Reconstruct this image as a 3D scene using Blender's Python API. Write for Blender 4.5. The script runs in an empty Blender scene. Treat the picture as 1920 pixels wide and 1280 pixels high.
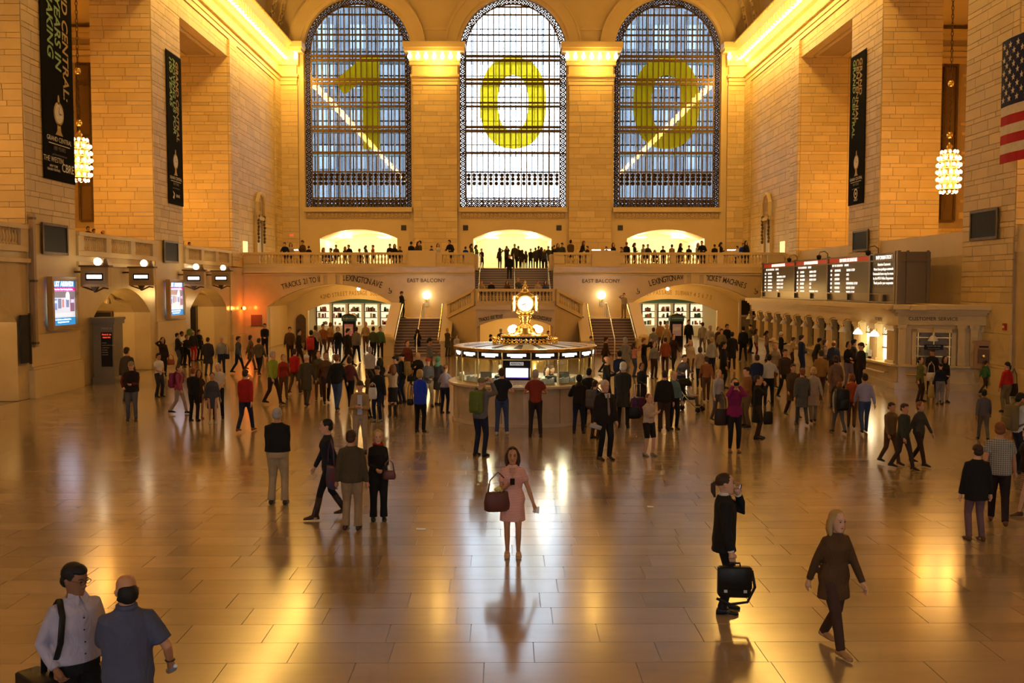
import bpy, bmesh, math, random
import numpy as np
from mathutils import Vector, Matrix, Euler

random.seed(7)
S = bpy.context.scene
COL = S.collection
PI = math.pi

# ------------------------------------------------------------------ camera, world, exposure
FPX = 1850.0
CAMP = Vector((-0.63, 0.0, 4.15))
YAW, PIT = math.atan(13 / FPX), math.atan(104 / FPX)
cam_d = bpy.data.cameras.new('camera')
cam = bpy.data.objects.new('camera', cam_d)
COL.objects.link(cam)
cam.location = CAMP
cam.rotation_euler = (PI / 2 - PIT, 0, -YAW)
cam_d.sensor_width = 36.0
cam_d.lens = 36.0 * FPX / 1920.0
cam_d.clip_end = 500
S.camera = cam

W = bpy.data.worlds.new('sky')
S.world = W
W.use_nodes = True
_bg = W.node_tree.nodes['Background']
_bg.inputs[0].default_value = (0.74, 0.87, 1.0, 1)
_bg.inputs[1].default_value = 11.5

S.view_settings.view_transform = 'Standard'
S.view_settings.look = 'None'
S.view_settings.exposure = 0.0
S.view_settings.gamma = 1.0
S.view_settings.use_curve_mapping = False
S.cycles.use_denoising = True
S.cycles.max_bounces = 4
S.cycles.diffuse_bounces = 3
S.cycles.glossy_bounces = 2
S.cycles.transmission_bounces = 3
S.cycles.transparent_max_bounces = 12
S.cycles.caustics_reflective = False
S.cycles.caustics_refractive = False
S.cycles.sample_clamp_indirect = 4.0
S.cycles.use_light_tree = True
S.cycles.time_limit = 1000
S.cycles.use_adaptive_sampling = True
S.cycles.adaptive_threshold = 0.08
S.cycles.adaptive_min_samples = 12

WARM = (1.0, 0.56, 0.11)       # colour of the hall's incandescent bulbs
AMBER = (1.15, 0.49, 0.065)      # side aisles' lamps
LAMP_W = 0.42                  # master level of every hall lamp

# ------------------------------------------------------------------ helpers
def ray(x, y):
    f = Vector((math.sin(YAW) * math.cos(PIT), math.cos(YAW) * math.cos(PIT), -math.sin(PIT)))
    r = Vector((math.cos(YAW), -math.sin(YAW), 0))
    return f + r * ((x - 960) / FPX) + r.cross(f) * ((640 - y) / FPX)

def at(x, y, ax, v):
    """point of the photograph (1920x1280 frame) on the plane where coordinate ax is v"""
    d = ray(x, y); i = 'XYZ'.index(ax)
    return CAMP + d * ((v - CAMP[i]) / d[i])

MATS = {}
def _pr(m):
    return m.node_tree.nodes['Principled BSDF']

def mat(name, col, rough=0.6, metal=0.0, emit=None, estr=0.0, spec=0.5, alpha=1.0, coat=0.0):
    if name in MATS: return MATS[name]
    m = bpy.data.materials.new(name); m.use_nodes = True
    p = _pr(m)
    p.inputs['Base Color'].default_value = (*col, 1)
    p.inputs['Roughness'].default_value = rough
    p.inputs['Metallic'].default_value = metal
    p.inputs['Specular IOR Level'].default_value = spec
    if coat: p.inputs['Coat Weight'].default_value = coat; p.inputs['Coat Roughness'].default_value = 0.1
    if emit:
        p.inputs['Emission Color'].default_value = (*emit, 1)
        p.inputs['Emission Strength'].default_value = estr
        m.cycles.emission_sampling = 'NONE'      # small lit faces; the lamps carry the light
    MATS[name] = m
    return m

def stone(name, c1, c2, rough=0.5, scale=1.2, rnd=0.25, bump=0.15, spec=0.4, island=False, stretch=(1, 1, 1)):
    """veined stone: noise between two tones, a random tone for each block, fine relief"""
    if name in MATS: return MATS[name]
    m = bpy.data.materials.new(name); m.use_nodes = True
    nt = m.node_tree; N = nt.nodes; L = nt.links; p = _pr(m)
    geo = N.new('ShaderNodeNewGeometry'); mp = N.new('ShaderNodeMapping')
    mp.inputs['Scale'].default_value = stretch
    oi = N.new('ShaderNodeObjectInfo')
    L.new(geo.outputs['Position'], mp.inputs['Vector'])
    off = N.new('ShaderNodeVectorMath'); off.operation = 'SCALE'; off.inputs['Scale'].default_value = 11.5
    cmb = N.new('ShaderNodeCombineXYZ')
    for k in range(3): L.new(oi.outputs['Random'], cmb.inputs[k])
    L.new(cmb.outputs[0], off.inputs[0])
    add = N.new('ShaderNodeVectorMath'); add.operation = 'ADD'
    L.new(mp.outputs[0], add.inputs[0]); L.new(off.outputs[0], add.inputs[1])
    nz = N.new('ShaderNodeTexNoise'); nz.inputs['Scale'].default_value = scale; nz.inputs['Detail'].default_value = 5
    nz.inputs['Roughness'].default_value = 0.6
    L.new(add.outputs[0], nz.inputs['Vector'])
    mx = N.new('ShaderNodeMix'); mx.data_type = 'RGBA'
    mx.inputs[6].default_value = (*c1, 1); mx.inputs[7].default_value = (*c2, 1)
    rp = N.new('ShaderNodeMapRange'); rp.inputs[1].default_value = 0.3; rp.inputs[2].default_value = 0.7
    L.new(nz.outputs[0], rp.inputs[0]); L.new(rp.outputs[0], mx.inputs[0])
    hsv = N.new('ShaderNodeHueSaturation')
    mr = N.new('ShaderNodeMapRange'); mr.inputs[3].default_value = 1 - rnd; mr.inputs[4].default_value = 1 + rnd * 0.45
    sm = N.new('ShaderNodeMath'); sm.operation = 'ADD'; fr = N.new('ShaderNodeMath'); fr.operation = 'FRACT'
    L.new(oi.outputs['Random'], sm.inputs[0]); sm.inputs[1].default_value = 0.0
    if island: L.new(geo.outputs['Random Per Island'], sm.inputs[1])
    L.new(sm.outputs[0], fr.inputs[0]); L.new(fr.outputs[0], mr.inputs[0]); L.new(mr.outputs[0], hsv.inputs['Value'])
    L.new(mx.outputs[2], hsv.inputs['Color']); L.new(hsv.outputs[0], p.inputs['Base Color'])
    p.inputs['Roughness'].default_value = rough
    p.inputs['Specular IOR Level'].default_value = spec
    if bump:
        b = N.new('ShaderNodeBump'); b.inputs['Strength'].default_value = bump; b.inputs['Distance'].default_value = 0.02
        n2 = N.new('ShaderNodeTexNoise'); n2.inputs['Scale'].default_value = 14; n2.inputs['Detail'].default_value = 3
        L.new(add.outputs[0], n2.inputs['Vector']); L.new(n2.outputs[0], b.inputs['Height']); L.new(b.outputs[0], p.inputs['Normal'])
    MATS[name] = m
    return m

def fabric(col, rough=0.85, tag='cloth', pattern=None, col2=(1, 1, 1), scale=40.0):
    nm = '%s_%s_%s' % (tag, '_'.join('%02d' % round(c * 99) for c in col), pattern or '')
    if nm in MATS: return MATS[nm]
    m = bpy.data.materials.new(nm); m.use_nodes = True
    nt = m.node_tree; N = nt.nodes; L = nt.links; p = _pr(m)
    tc = N.new('ShaderNodeTexCoord')
    nz = N.new('ShaderNodeTexNoise'); nz.inputs['Scale'].default_value = 6; nz.inputs['Detail'].default_value = 4
    L.new(tc.outputs['Object'], nz.inputs['Vector'])
    mx = N.new('ShaderNodeMix'); mx.data_type = 'RGBA'
    mx.inputs[6].default_value = (*[c * 0.78 for c in col], 1); mx.inputs[7].default_value = (*[min(1, c * 1.18) for c in col], 1)
    L.new(nz.outputs[0], mx.inputs[0])
    out = mx.outputs[2]
    if pattern:
        if pattern == 'stripes':
            t = N.new('ShaderNodeTexWave'); t.wave_type = 'BANDS'; t.bands_direction = 'Z'; t.inputs['Scale'].default_value = scale
            t.inputs['Distortion'].default_value = 0.0
            fac = t.outputs['Fac']
        elif pattern == 'plaid':
            a = N.new('ShaderNodeTexWave'); a.bands_direction = 'Z'; a.inputs['Scale'].default_value = scale
            b = N.new('ShaderNodeTexWave'); b.bands_direction = 'X'; b.inputs['Scale'].default_value = scale
            for q in (a, b): L.new(tc.outputs['Object'], q.inputs['Vector'])
            mm = N.new('ShaderNodeMath'); mm.operation = 'MULTIPLY'
            L.new(a.outputs['Fac'], mm.inputs[0]); L.new(b.outputs['Fac'], mm.inputs[1]); fac = mm.outputs[0]; t = None
        elif pattern == 'dots':
            t = N.new('ShaderNodeTexVoronoi'); t.inputs['Scale'].default_value = scale; t.inputs['Randomness'].default_value = 0.1
            cr = N.new('ShaderNodeMath'); cr.operation = 'LESS_THAN'; cr.inputs[1].default_value = 0.3
            L.new(t.outputs['Distance'], cr.inputs[0]); fac = cr.outputs[0]
        else:
            t = N.new('ShaderNodeTexVoronoi'); t.inputs['Scale'].default_value = scale
            sp = N.new('ShaderNodeSeparateColor'); L.new(t.outputs['Color'], sp.inputs[0]); fac = sp.outputs[0]
        if t is not None: L.new(tc.outputs['Object'], t.inputs['Vector'])
        m2 = N.new('ShaderNodeMix'); m2.data_type = 'RGBA'
        L.new(fac, m2.inputs[0]); L.new(out, m2.inputs[6]); m2.inputs[7].default_value = (*col2, 1)
        out = m2.outputs[2]
    L.new(out, p.inputs['Base Color'])
    if tag == 'cloth':
        mp = N.new('ShaderNodeMapping'); mp.inputs['Scale'].default_value = (1.0, 1.0, 0.45)
        n3 = N.new('ShaderNodeTexNoise'); n3.inputs['Scale'].default_value = 11; n3.inputs['Detail'].default_value = 2; n3.inputs['Distortion'].default_value = 1.2
        b = N.new('ShaderNodeBump'); b.inputs['Strength'].default_value = 0.55; b.inputs['Distance'].default_value = 0.03
        L.new(tc.outputs['Object'], mp.inputs['Vector']); L.new(mp.outputs[0], n3.inputs['Vector']); L.new(n3.outputs[0], b.inputs['Height']); L.new(b.outputs[0], p.inputs['Normal'])
    p.inputs['Roughness'].default_value = rough
    p.inputs['Specular IOR Level'].default_value = 0.25
    MATS[nm] = m
    return m

class MB:
    """collects boxes, tubes, lathes and prisms; build() links them as ONE mesh object"""
    def __init__(s): s.v = []; s.f = []
    def add(s, vs, fs):
        b = len(s.v); s.v += [tuple(v) for v in vs]; s.f += [tuple(i + b for i in f) for f in fs]; return s
    def box(s, x0, x1, y0, y1, z0, z1):
        return s.add([(x0, y0, z0), (x1, y0, z0), (x1, y1, z0), (x0, y1, z0), (x0, y0, z1), (x1, y0, z1), (x1, y1, z1), (x0, y1, z1)],
                     [(0, 3, 2, 1), (4, 5, 6, 7), (0, 1, 5, 4), (1, 2, 6, 5), (2, 3, 7, 6), (3, 0, 4, 7)])
    def quadprism(s, b, t):
        """eight corners: b and t are two quads of points"""
        return s.add(list(b) + list(t), [(0, 3, 2, 1), (4, 5, 6, 7), (0, 1, 5, 4), (1, 2, 6, 5), (2, 3, 7, 6), (3, 0, 4, 7)])
    def lathe(s, prof, n=16, c=(0, 0, 0), a0=0.0, a1=2 * PI):
        """prof: (r, z) pairs from bottom to top"""
        full = abs(a1 - a0 - 2 * PI) < 1e-6
        m = n if full else n + 1
        vs = []
        for r, z in prof:
            for k in range(m):
                a = a0 + (a1 - a0) * k / n
                vs.append((c[0] + r * math.cos(a), c[1] + r * math.sin(a), c[2] + z))
        fs = []
        for j in range(len(prof) - 1):
            for k in range(n):
                k2 = (k + 1) % m
                fs.append((j * m + k, j * m + k2, (j + 1) * m + k2, (j + 1) * m + k))
        if full:
            if prof[0][0] > 1e-5: fs.append(tuple(range(m))[::-1])
            if prof[-1][0] > 1e-5: fs.append(tuple((len(prof) - 1) * m + k for k in range(m)))
        return s.add(vs, fs)
    def tube(s, pts, rad, n=8, cap=True, flat=None):
        """round bar through pts; rad a number or one per point; flat=(sx, sy) squashes the section"""
        pts = [Vector(p) for p in pts]
        R = rad if isinstance(rad, (list, tuple)) else [rad] * len(pts)
        up = None; vs = []
        for i, p in enumerate(pts):
            d = (pts[min(i + 1, len(pts) - 1)] - pts[max(i - 1, 0)])
            d = d.normalized() if d.length > 1e-9 else Vector((0, 0, 1))
            if up is None:
                ref = Vector((1, 0, 0)) if abs(d.x) < 0.9 else Vector((0, 1, 0))
                up = (ref - d * ref.dot(d)).normalized()
            else:
                up = up - d * up.dot(d)
                up = up.normalized() if up.length > 1e-6 else d.orthogonal().normalized()
            w = d.cross(up)
            for k in range(n):
                a = 2 * PI * k / n
                fx, fy = flat or (1, 1)
                vs.append(p + up * (math.cos(a) * R[i] * fx) + w * (math.sin(a) * R[i] * fy))
        fs = []
        for j in range(len(pts) - 1):
            for k in range(n):
                fs.append((j * n + k, j * n + (k + 1) % n, (j + 1) * n + (k + 1) % n, (j + 1) * n + k))
        if cap:
            fs.append(tuple(range(n))[::-1]); fs.append(tuple((len(pts) - 1) * n + k for k in range(n)))
        return s.add(vs, fs)
    def loft(s, rings):
        """rings of equal length, closed, capped"""
        n = len(rings[0]); vs = [p for r in rings for p in r]; fs = []
        for j in range(len(rings) - 1):
            for k in range(n):
                fs.append((j * n + k, j * n + (k + 1) % n, (j + 1) * n + (k + 1) % n, (j + 1) * n + k))
        fs.append(tuple(range(n))[::-1]); fs.append(tuple((len(rings) - 1) * n + k for k in range(n)))
        return s.add(vs, fs)
    def ball(s, c, r, n=10, m=6):
        rx, ry, rz = r if isinstance(r, (tuple, list)) else (r, r, r)
        vs = [(c[0], c[1], c[2] - rz)]; fs = []
        for j in range(1, m):
            t = -PI / 2 + PI * j / m
            for k in range(n):
                a = 2 * PI * k / n
                vs.append((c[0] + rx * math.cos(t) * math.cos(a), c[1] + ry * math.cos(t) * math.sin(a), c[2] + rz * math.sin(t)))
        vs.append((c[0], c[1], c[2] + rz))
        for k in range(n): fs.append((0, 1 + (k + 1) % n, 1 + k))
        for j in range(m - 2):
            for k in range(n):
                a = 1 + j * n + k; b = 1 + j * n + (k + 1) % n
                fs.append((a, b, b + n, a + n))
        e = len(vs) - 1; o = 1 + (m - 2) * n
        for k in range(n): fs.append((o + k, o + (k + 1) % n, e))
        return s.add(vs, fs)
    def prism(s, poly, fn, d0, d1):
        """polygon poly of (a, b) extruded from depth d0 to d1; fn(a, b, d) gives the point"""
        n = len(poly)
        vs = [fn(a, b, d0) for a, b in poly] + [fn(a, b, d1) for a, b in poly]
        fs = [tuple(range(n)), tuple(range(n, 2 * n))[::-1]]
        for k in range(n): fs.append((k, k + n, (k + 1) % n + n, (k + 1) % n))
        return s.add(vs, fs)
    def mesh(s, name):
        me = bpy.data.meshes.new(name)
        me.from_pydata([tuple(v) for v in s.v], [], s.f)
        bm = bmesh.new(); bm.from_mesh(me); bmesh.ops.recalc_face_normals(bm, faces=bm.faces); bm.to_mesh(me); bm.free()
        return me
    def build(s, name, m, parent=None, smooth=False):
        me = s.mesh(name)
        if smooth:
            me.polygons.foreach_set('use_smooth', [True] * len(me.polygons))
        return obj(name, me, m, parent)

def obj(name, me, m=None, parent=None, loc=None):
    o = bpy.data.objects.new(name, me); COL.objects.link(o)
    if m is not None and hasattr(me, 'materials') and not me.materials: me.materials.append(m)
    if parent is not None: o.parent = parent
    if loc is not None: o.location = loc
    return o

def box(name, m, x0, x1, y0, y1, z0, z1, parent=None):
    return MB().box(min(x0, x1), max(x0, x1), min(y0, y1), max(y0, y1), min(z0, z1), max(z0, z1)).build(name, m, parent)

def empty(name, loc=(0, 0, 0), rot=(0, 0, 0)):
    o = bpy.data.objects.new(name, None); COL.objects.link(o)
    o.location = loc; o.rotation_euler = rot; o.empty_display_size = 0.2
    return o

def tag(o, label=None, cat=None, group=None, kind=None):
    if label: o['label'] = label
    if cat: o['category'] = cat
    if group: o['group'] = group
    if kind: o['kind'] = kind
    return o

def thing(name, label, cat, loc=(0, 0, 0), rot=(0, 0, 0), group=None):
    return tag(empty(name, loc, rot), label, cat, group)

def struct(o, label=None):
    return tag(o, label, None, None, 'structure')

def text(s, size, m, loc, rot=(PI / 2, 0, 0), parent=None, name='lettering', extrude=0.006, align='CENTER', sx=1.0, bold=0.0, shear=0.0):
    c = bpy.data.curves.new(name, 'FONT'); c.body = s; c.size = size; c.align_x = align; c.align_y = 'CENTER'
    c.extrude = extrude; c.offset = bold; c.resolution_u = 3; c.shear = shear
    o = bpy.data.objects.new(name, c); COL.objects.link(o)
    c.materials.append(m); o.location = loc; o.rotation_euler = rot; o.scale = (sx, 1, 1)
    if parent is not None: o.parent = parent
    return o

def lamp(name, loc, power, col=WARM, r=0.2, parent=None):
    d = bpy.data.lights.new(name, 'POINT'); d.energy = power * LAMP_W; d.color = col; d.shadow_soft_size = r
    o = bpy.data.objects.new(name, d); COL.objects.link(o); o.location = loc
    if parent is not None: o.parent = parent
    return o

# ------------------------------------------------------------------ materials of the setting
M_ST = stone('limestone_block', (0.66, 0.49, 0.22), (0.74, 0.57, 0.28), 0.55, 0.9, 0.13, island=True)
M_MORTAR = stone('mortar', (0.40, 0.30, 0.19), (0.46, 0.35, 0.22), 0.8, 3, 0.05)
M_PLAIN = stone('smooth_limestone', (0.68, 0.52, 0.25), (0.74, 0.58, 0.30), 0.5, 0.6, 0.06)
M_MARB = stone('polished_marble_wall', (0.58, 0.44, 0.23), (0.67, 0.52, 0.28), 0.18, 1.1, 0.06, bump=0.0, spec=0.5)
M_TILE = stone('tennessee_marble_floor', (0.31, 0.225, 0.14), (0.40, 0.295, 0.19), 0.19, 0.55, 0.20, bump=0.02, spec=0.5, island=True, stretch=(0.6, 2.2, 1))
M_JOINT = stone('floor_joint', (0.20, 0.145, 0.09), (0.25, 0.18, 0.115), 0.3, 2, 0.0)
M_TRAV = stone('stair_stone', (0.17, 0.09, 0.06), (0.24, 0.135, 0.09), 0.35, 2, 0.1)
_pr(M_TILE).inputs['Coat Weight'].default_value = 0.38; _pr(M_TILE).inputs['Coat Roughness'].default_value = 0.13
M_BRONZE = stone('bronze', (0.10, 0.065, 0.03), (0.16, 0.10, 0.045), 0.45, 6, 0.1, bump=0.05)
_pr(M_BRONZE).inputs['Metallic'].default_value = 0.6
M_BRASS = mat('brass', (0.85, 0.60, 0.22), 0.22, 1.0)
M_GOLD = mat('gilt_metal', (0.95, 0.68, 0.25), 0.25, 1.0)
M_BLACK = mat('black_paint', (0.012, 0.011, 0.010), 0.6, spec=0.25)
M_DARK = mat('dark_metal', (0.05, 0.042, 0.03), 0.45, 0.4)
M_BULB = mat('lit_bulb', (1, 0.9, 0.7), 0.4, emit=(1.0, 0.72, 0.36), estr=6.0)
M_GLOBE = mat('lit_globe', (1, 0.95, 0.85), 0.3, emit=(1.0, 0.84, 0.58), estr=9.0)
M_WHITE_LIT = mat('lit_sign_white', (1, 1, 1), 0.5, emit=(1.0, 0.95, 0.85), estr=3.2)
M_INK = mat('carved_letter', (0.07, 0.04, 0.02), 0.7)
for _m in (M_BULB, M_GLOBE): _m.cycles.emission_sampling = 'NONE'

def glass_mat(name, tint=(1, 1, 1), refl=0.10, rough=0.02):
    m = bpy.data.materials.new(name); m.use_nodes = True
    nt = m.node_tree; N = nt.nodes; L = nt.links
    for n in list(N): N.remove(n)
    o = N.new('ShaderNodeOutputMaterial'); mx = N.new('ShaderNodeMixShader')
    t = N.new('ShaderNodeBsdfTransparent'); t.inputs[0].default_value = (*tint, 1)
    g = N.new('ShaderNodeBsdfGlossy'); g.inputs['Roughness'].default_value = rough
    mx.inputs[0].default_value = refl
    L.new(t.outputs[0], mx.inputs[1]); L.new(g.outputs[0], mx.inputs[2]); L.new(mx.outputs[0], o.inputs[0])
    MATS[name] = m
    return m
M_GLASS = glass_mat('window_glass', (0.93, 0.97, 1.0), 0.03)
M_CLEAR = glass_mat('clear_glass', (0.96, 1.0, 0.97), 0.07)

UNIT = MB().box(-0.5, 0.5, -0.5, 0.5, -0.5, 0.5).mesh('block')
UNIT.materials.append(M_ST)

def blocks(parent, o, u, n, Wd, z0, z1, course=(0.41, 0.20), lens=(1.25, 0.9), proud=0.03, gap=0.022, limit=300, rng=None, skip=None, me=None, name='block'):
    """ashlar courses laid on a wall face: each stone an object of its own up to limit, the rest joined"""
    rng = rng or random.Random(int(o[0] * 7 + o[1] * 13 + Wd * 31))
    o = Vector(o); u = Vector(u); n = Vector(n); me = me or UNIT
    z = z0; k = 0; cnt = 0; rest = MB()
    while z < z1 - 0.05:
        h = min(course[k % len(course)], z1 - z); a = 0.0
        L0 = lens[k % len(lens)]
        first = L0 * (0.35 + 0.5 * rng.random())
        while a < Wd - 0.02:
            l = first if a == 0 else L0 * (0.75 + 0.5 * rng.random())
            if Wd - (a + l) < 0.35 * L0: l = Wd - a
            l = min(l, Wd - a)
            c = o + u * (a + l / 2); zc = z + h / 2
            if not (skip and skip(a, a + l, z, z + h)):
                th = proud + rng.random() * 0.006
                cc = c + n * (th / 2 - 0.01)
                if cnt < limit:
                    b = bpy.data.objects.new(name, me); COL.objects.link(b)
                    b.parent = parent; b.location = (cc.x, cc.y, zc)
                    b.rotation_euler = (0, 0, math.atan2(u.y, u.x))
                    b.scale = (l - gap, th + 0.02, h - gap)
                    cnt += 1
                else:
                    hu = u * ((l - gap) / 2); hn = n * (th / 2 + 0.01); hz = Vector((0, 0, (h - gap) / 2)); p = Vector((cc.x, cc.y, zc))
                    rest.quadprism([p - hu - hn - hz, p + hu - hn - hz, p + hu + hn - hz, p - hu + hn - hz],
                                   [p - hu - hn + hz, p + hu - hn + hz, p + hu + hn + hz, p - hu + hn + hz])
            a += l
        z += h; k += 1
    if rest.v:
        tag(rest.build('block_courses', me.materials[0], parent), kind='stuff')
    return cnt

def arch_z(u, op):
    ua, ub, zb, sp, cr = op[:5]
    c, h, r = (ua + ub) / 2, (ub - ua) / 2, cr - sp
    if r <= 1e-6: return sp
    t = min(1.0, abs(u - c) / h)
    if abs(r - h) < 0.15 * h: return sp + r * math.sqrt(max(0, 1 - t * t))
    R = (h * h + r * r) / (2 * r)
    return cr - R + math.sqrt(max(0, R * R - (u - c) ** 2))

def arch_wall(name, u0, u1, z0, z1, ops, fn, th, m, parent=None, seg=20):
    """wall from u0 to u1 and z0 to z1 with arched openings (ua, ub, bottom, spring, crown); fn(u, z, depth) -> point"""
    mb = MB()
    def pr(poly): mb.prism(poly, fn, 0, th)
    cur = u0
    for op in sorted(ops):
        ua, ub, zb, sp, cr = op[:5]
        if ua > cur: pr([(cur, z0), (ua, z0), (ua, z1), (cur, z1)])
        if zb > z0 + 1e-4: pr([(ua, z0), (ub, z0), (ub, zb), (ua, zb)])
        for k in range(seg):
            a = ua + (ub - ua) * (0.5 - 0.5 * math.cos(PI * k / seg)); b = ua + (ub - ua) * (0.5 - 0.5 * math.cos(PI * (k + 1) / seg))
            pr([(a, arch_z(a, op)), (b, arch_z(b, op)), (b, z1), (a, z1)])
        cur = ub
    if cur < u1: pr([(cur, z0), (u1, z0), (u1, z1), (cur, z1)])
    return mb.build(name, m, parent)

def arch_lining(name, op, fn, d0, d1, th, m, parent=None, seg=20):
    """barrel vault behind an opening, from depth d0 to d1"""
    mb = MB(); ua, ub, zb, sp, cr = op[:5]
    P = [(ua, zb)] + [(ua + (ub - ua) * k / seg, None) for k in range(seg + 1)] + [(ub, zb)]
    P = [(u, arch_z(u, op) if z is None else z) for u, z in P]
    c = (ua + ub) / 2
    for (a, za), (b, zc) in zip(P, P[1:]):
        A = [fn(a, za, d0), fn(b, zc, d0), fn(b, zc, d1), fn(a, za, d1)]
        def out(u, z): return (u + (th if u > c + 1e-6 else -th if u < c - 1e-6 else 0), z + (th if z > zb + 1e-6 else 0))
        a2, b2 = out(a, za), out(b, zc)
        B = [fn(a2[0], a2[1], d0), fn(b2[0], b2[1], d0), fn(b2[0], b2[1], d1), fn(a2[0], a2[1], d1)]
        mb.quadprism(A, B)
    return mb.build(name, m, parent)
# ------------------------------------------------------------------ the hall: floor
WX, YE = 18.2, 78.0
RAIL = 6.4; BAL = 5.4
fl = struct(box('floor', M_JOINT, -30, 30, -9, 96, -0.4, -0.012), 'polished marble floor of the concourse')
def tile_rows():
    rng = random.Random(3)
    y = 8.2; out = []
    while y < 66.0:
        d = 0.62 if rng.random() < 0.7 else 0.52
        hw = min(18.15, (y + d) * 0.56 + 2.0)
        x = -hw - rng.random() * 1.2
        while x < hw:
            l = 0.95 + rng.random() * 0.8
            a, b = max(x, -18.15), min(x + l, 18.15)
            if b - a > 0.1: out.append((a, b, y, y + d))
            x += l
        y += d
    return out
TU = MB().box(-0.5, 0.5, -0.5, 0.5, -0.5, 0.5).mesh('tile'); TU.materials.append(M_TILE)
_rest = MB()
for _i, (xa, xb, ya, yb) in enumerate(tile_rows()):
    if _i < 300:
        t = obj('tile', TU, None, fl, ((xa + xb) / 2, (ya + yb) / 2, -0.01)); t.scale = (xb - xa - 0.009, yb - ya - 0.009, 0.02)
    else:
        _rest.box(xa + 0.005, xb - 0.005, ya + 0.005, yb - 0.005, -0.02, 0.0)
_rest.box(-18.15, 18.15, -9, 8.19, -0.02, 0.0)
for sg in (-1, 1): _rest.box(sg * 17.0 - 1.1, sg * 17.0 + 1.1, 66.05, 82, -0.02, -0.002)
_rest.box(-16.8, 16.8, 66.05, 86, -0.02, -0.001)
tag(_rest.build('tile_field', M_TILE, fl), kind='stuff')

# ------------------------------------------------------------------ shell behind and above
struct(arch_wall('wall_back', -30, 30, 0, 38, [(-15.2, -9.1, 5.4, 7.2, 7.8), (-3.1, 3.1, 5.4, 7.2, 7.8), (9.1, 15.2, 5.4, 7.2, 7.8)], lambda u, z, d: (u, -9 - d, z), 0.6, M_PLAIN), 'stone wall at the near end of the hall with three unseen doorways added to let in daylight')  # doorways added behind the camera for neutral daylight on the foreground figures
def portal(name, loc, w_, h_, rx):
    d_ = bpy.data.lights.new(name, 'AREA'); d_.shape = 'RECTANGLE'; d_.size = w_; d_.size_y = h_; d_.cycles.is_portal = True
    o_ = bpy.data.objects.new(name, d_); COL.objects.link(o_); o_.location = loc; o_.rotation_euler = (rx, 0, 0)
for _x in (-12.15, 0, 12.15):
    portal('door_portal', (_x, -9.7, 6.6), 6.2, 2.4, PI / 2)
    portal('window_portal', (_x, 79.9, 18.5), 8.4, 16.4, -PI / 2)
for sg, nm in ((-1, 'wall_left'), (1, 'wall_right')):
    struct(box(nm, M_PLAIN, sg * 18.2, sg * 19.0, -9, 23, 0, 20), 'plain side wall next to the camera')
    struct(box('wall_outer', M_PLAIN, sg * 30, sg * 30.6, -9, 64, 0, 21), 'outer wall of the side aisle')
    struct(box('ceiling_aisle', M_PLAIN, sg * 21.2, sg * 30.6, -9, 64, 20.6, 21.0), 'flat ceiling of the side aisle')
    struct(box('floor_gallery', M_MARB, sg * 18.6, sg * 30, -9, 63.4, 5.1, BAL), 'gallery floor of the side aisle')
vb = MB(); NV = 28
for k in range(NV):
    a, b = PI * k / NV, PI * (k + 1) / NV
    def vp(t, r): return (-math.cos(t) * (18.6 + r), 22.7 + math.sin(t) * (14.2 + r))
    (x0, z0), (x1, z1), (X0, Z0), (X1, Z1) = vp(a, 0), vp(b, 0), vp(a, .5), vp(b, .5)
    vb.quadprism([(x0, -9, z0), (x1, -9, z1), (x1, 78.9, z1), (x0, 78.9, z0)], [(X0, -9, Z0), (X1, -9, Z1), (X1, 78.9, Z1), (X0, 78.9, Z0)])
M_VAULT = stone('vault_plaster', (0.42, 0.34, 0.20), (0.50, 0.40, 0.24), 0.8, 0.5, 0.0)
ceil = struct(vb.build('ceiling', M_VAULT), 'barrel vault of the hall')
for yy, w_ in ((76.9, 0.9), (74.6, 0.5), (61.5, 1.0)):
    rb = MB()
    for k in range(NV):
        a, b = PI * k / NV, PI * (k + 1) / NV
        def vq(t, r): return (-math.cos(t) * (18.6 - r), 22.7 + math.sin(t) * (14.2 - r))
        (x0, z0), (x1, z1), (X0, Z0), (X1, Z1) = vq(a, 0), vq(b, 0), vq(a, .45), vq(b, .45)
        rb.quadprism([(x0, yy, z0), (x1, yy, z1), (x1, yy + w_, z1), (x0, yy + w_, z0)], [(X0, yy, Z0), (X1, yy, Z1), (X1, yy + w_, Z1), (X0, yy + w_, Z0)])
    rib = rb.build('rib', M_PLAIN, ceil)
    orn = MB()
    for k in range(70):
        t = PI * (k + 0.5) / 70
        x, z = vq(t, 0.5)
        orn.ball((x, yy + w_ / 2 + 0.12 * math.sin(k * 2.1), z), (0.16, 0.3, 0.2), 6, 4)
        orn.ball((x + 0.1, yy + w_ / 2 - 0.2 * math.cos(k * 1.3), z + 0.2), (0.12, 0.16, 0.14), 5, 4)
    tag(orn.build('leaf_ornament', M_VAULT, rib), kind='stuff')

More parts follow.
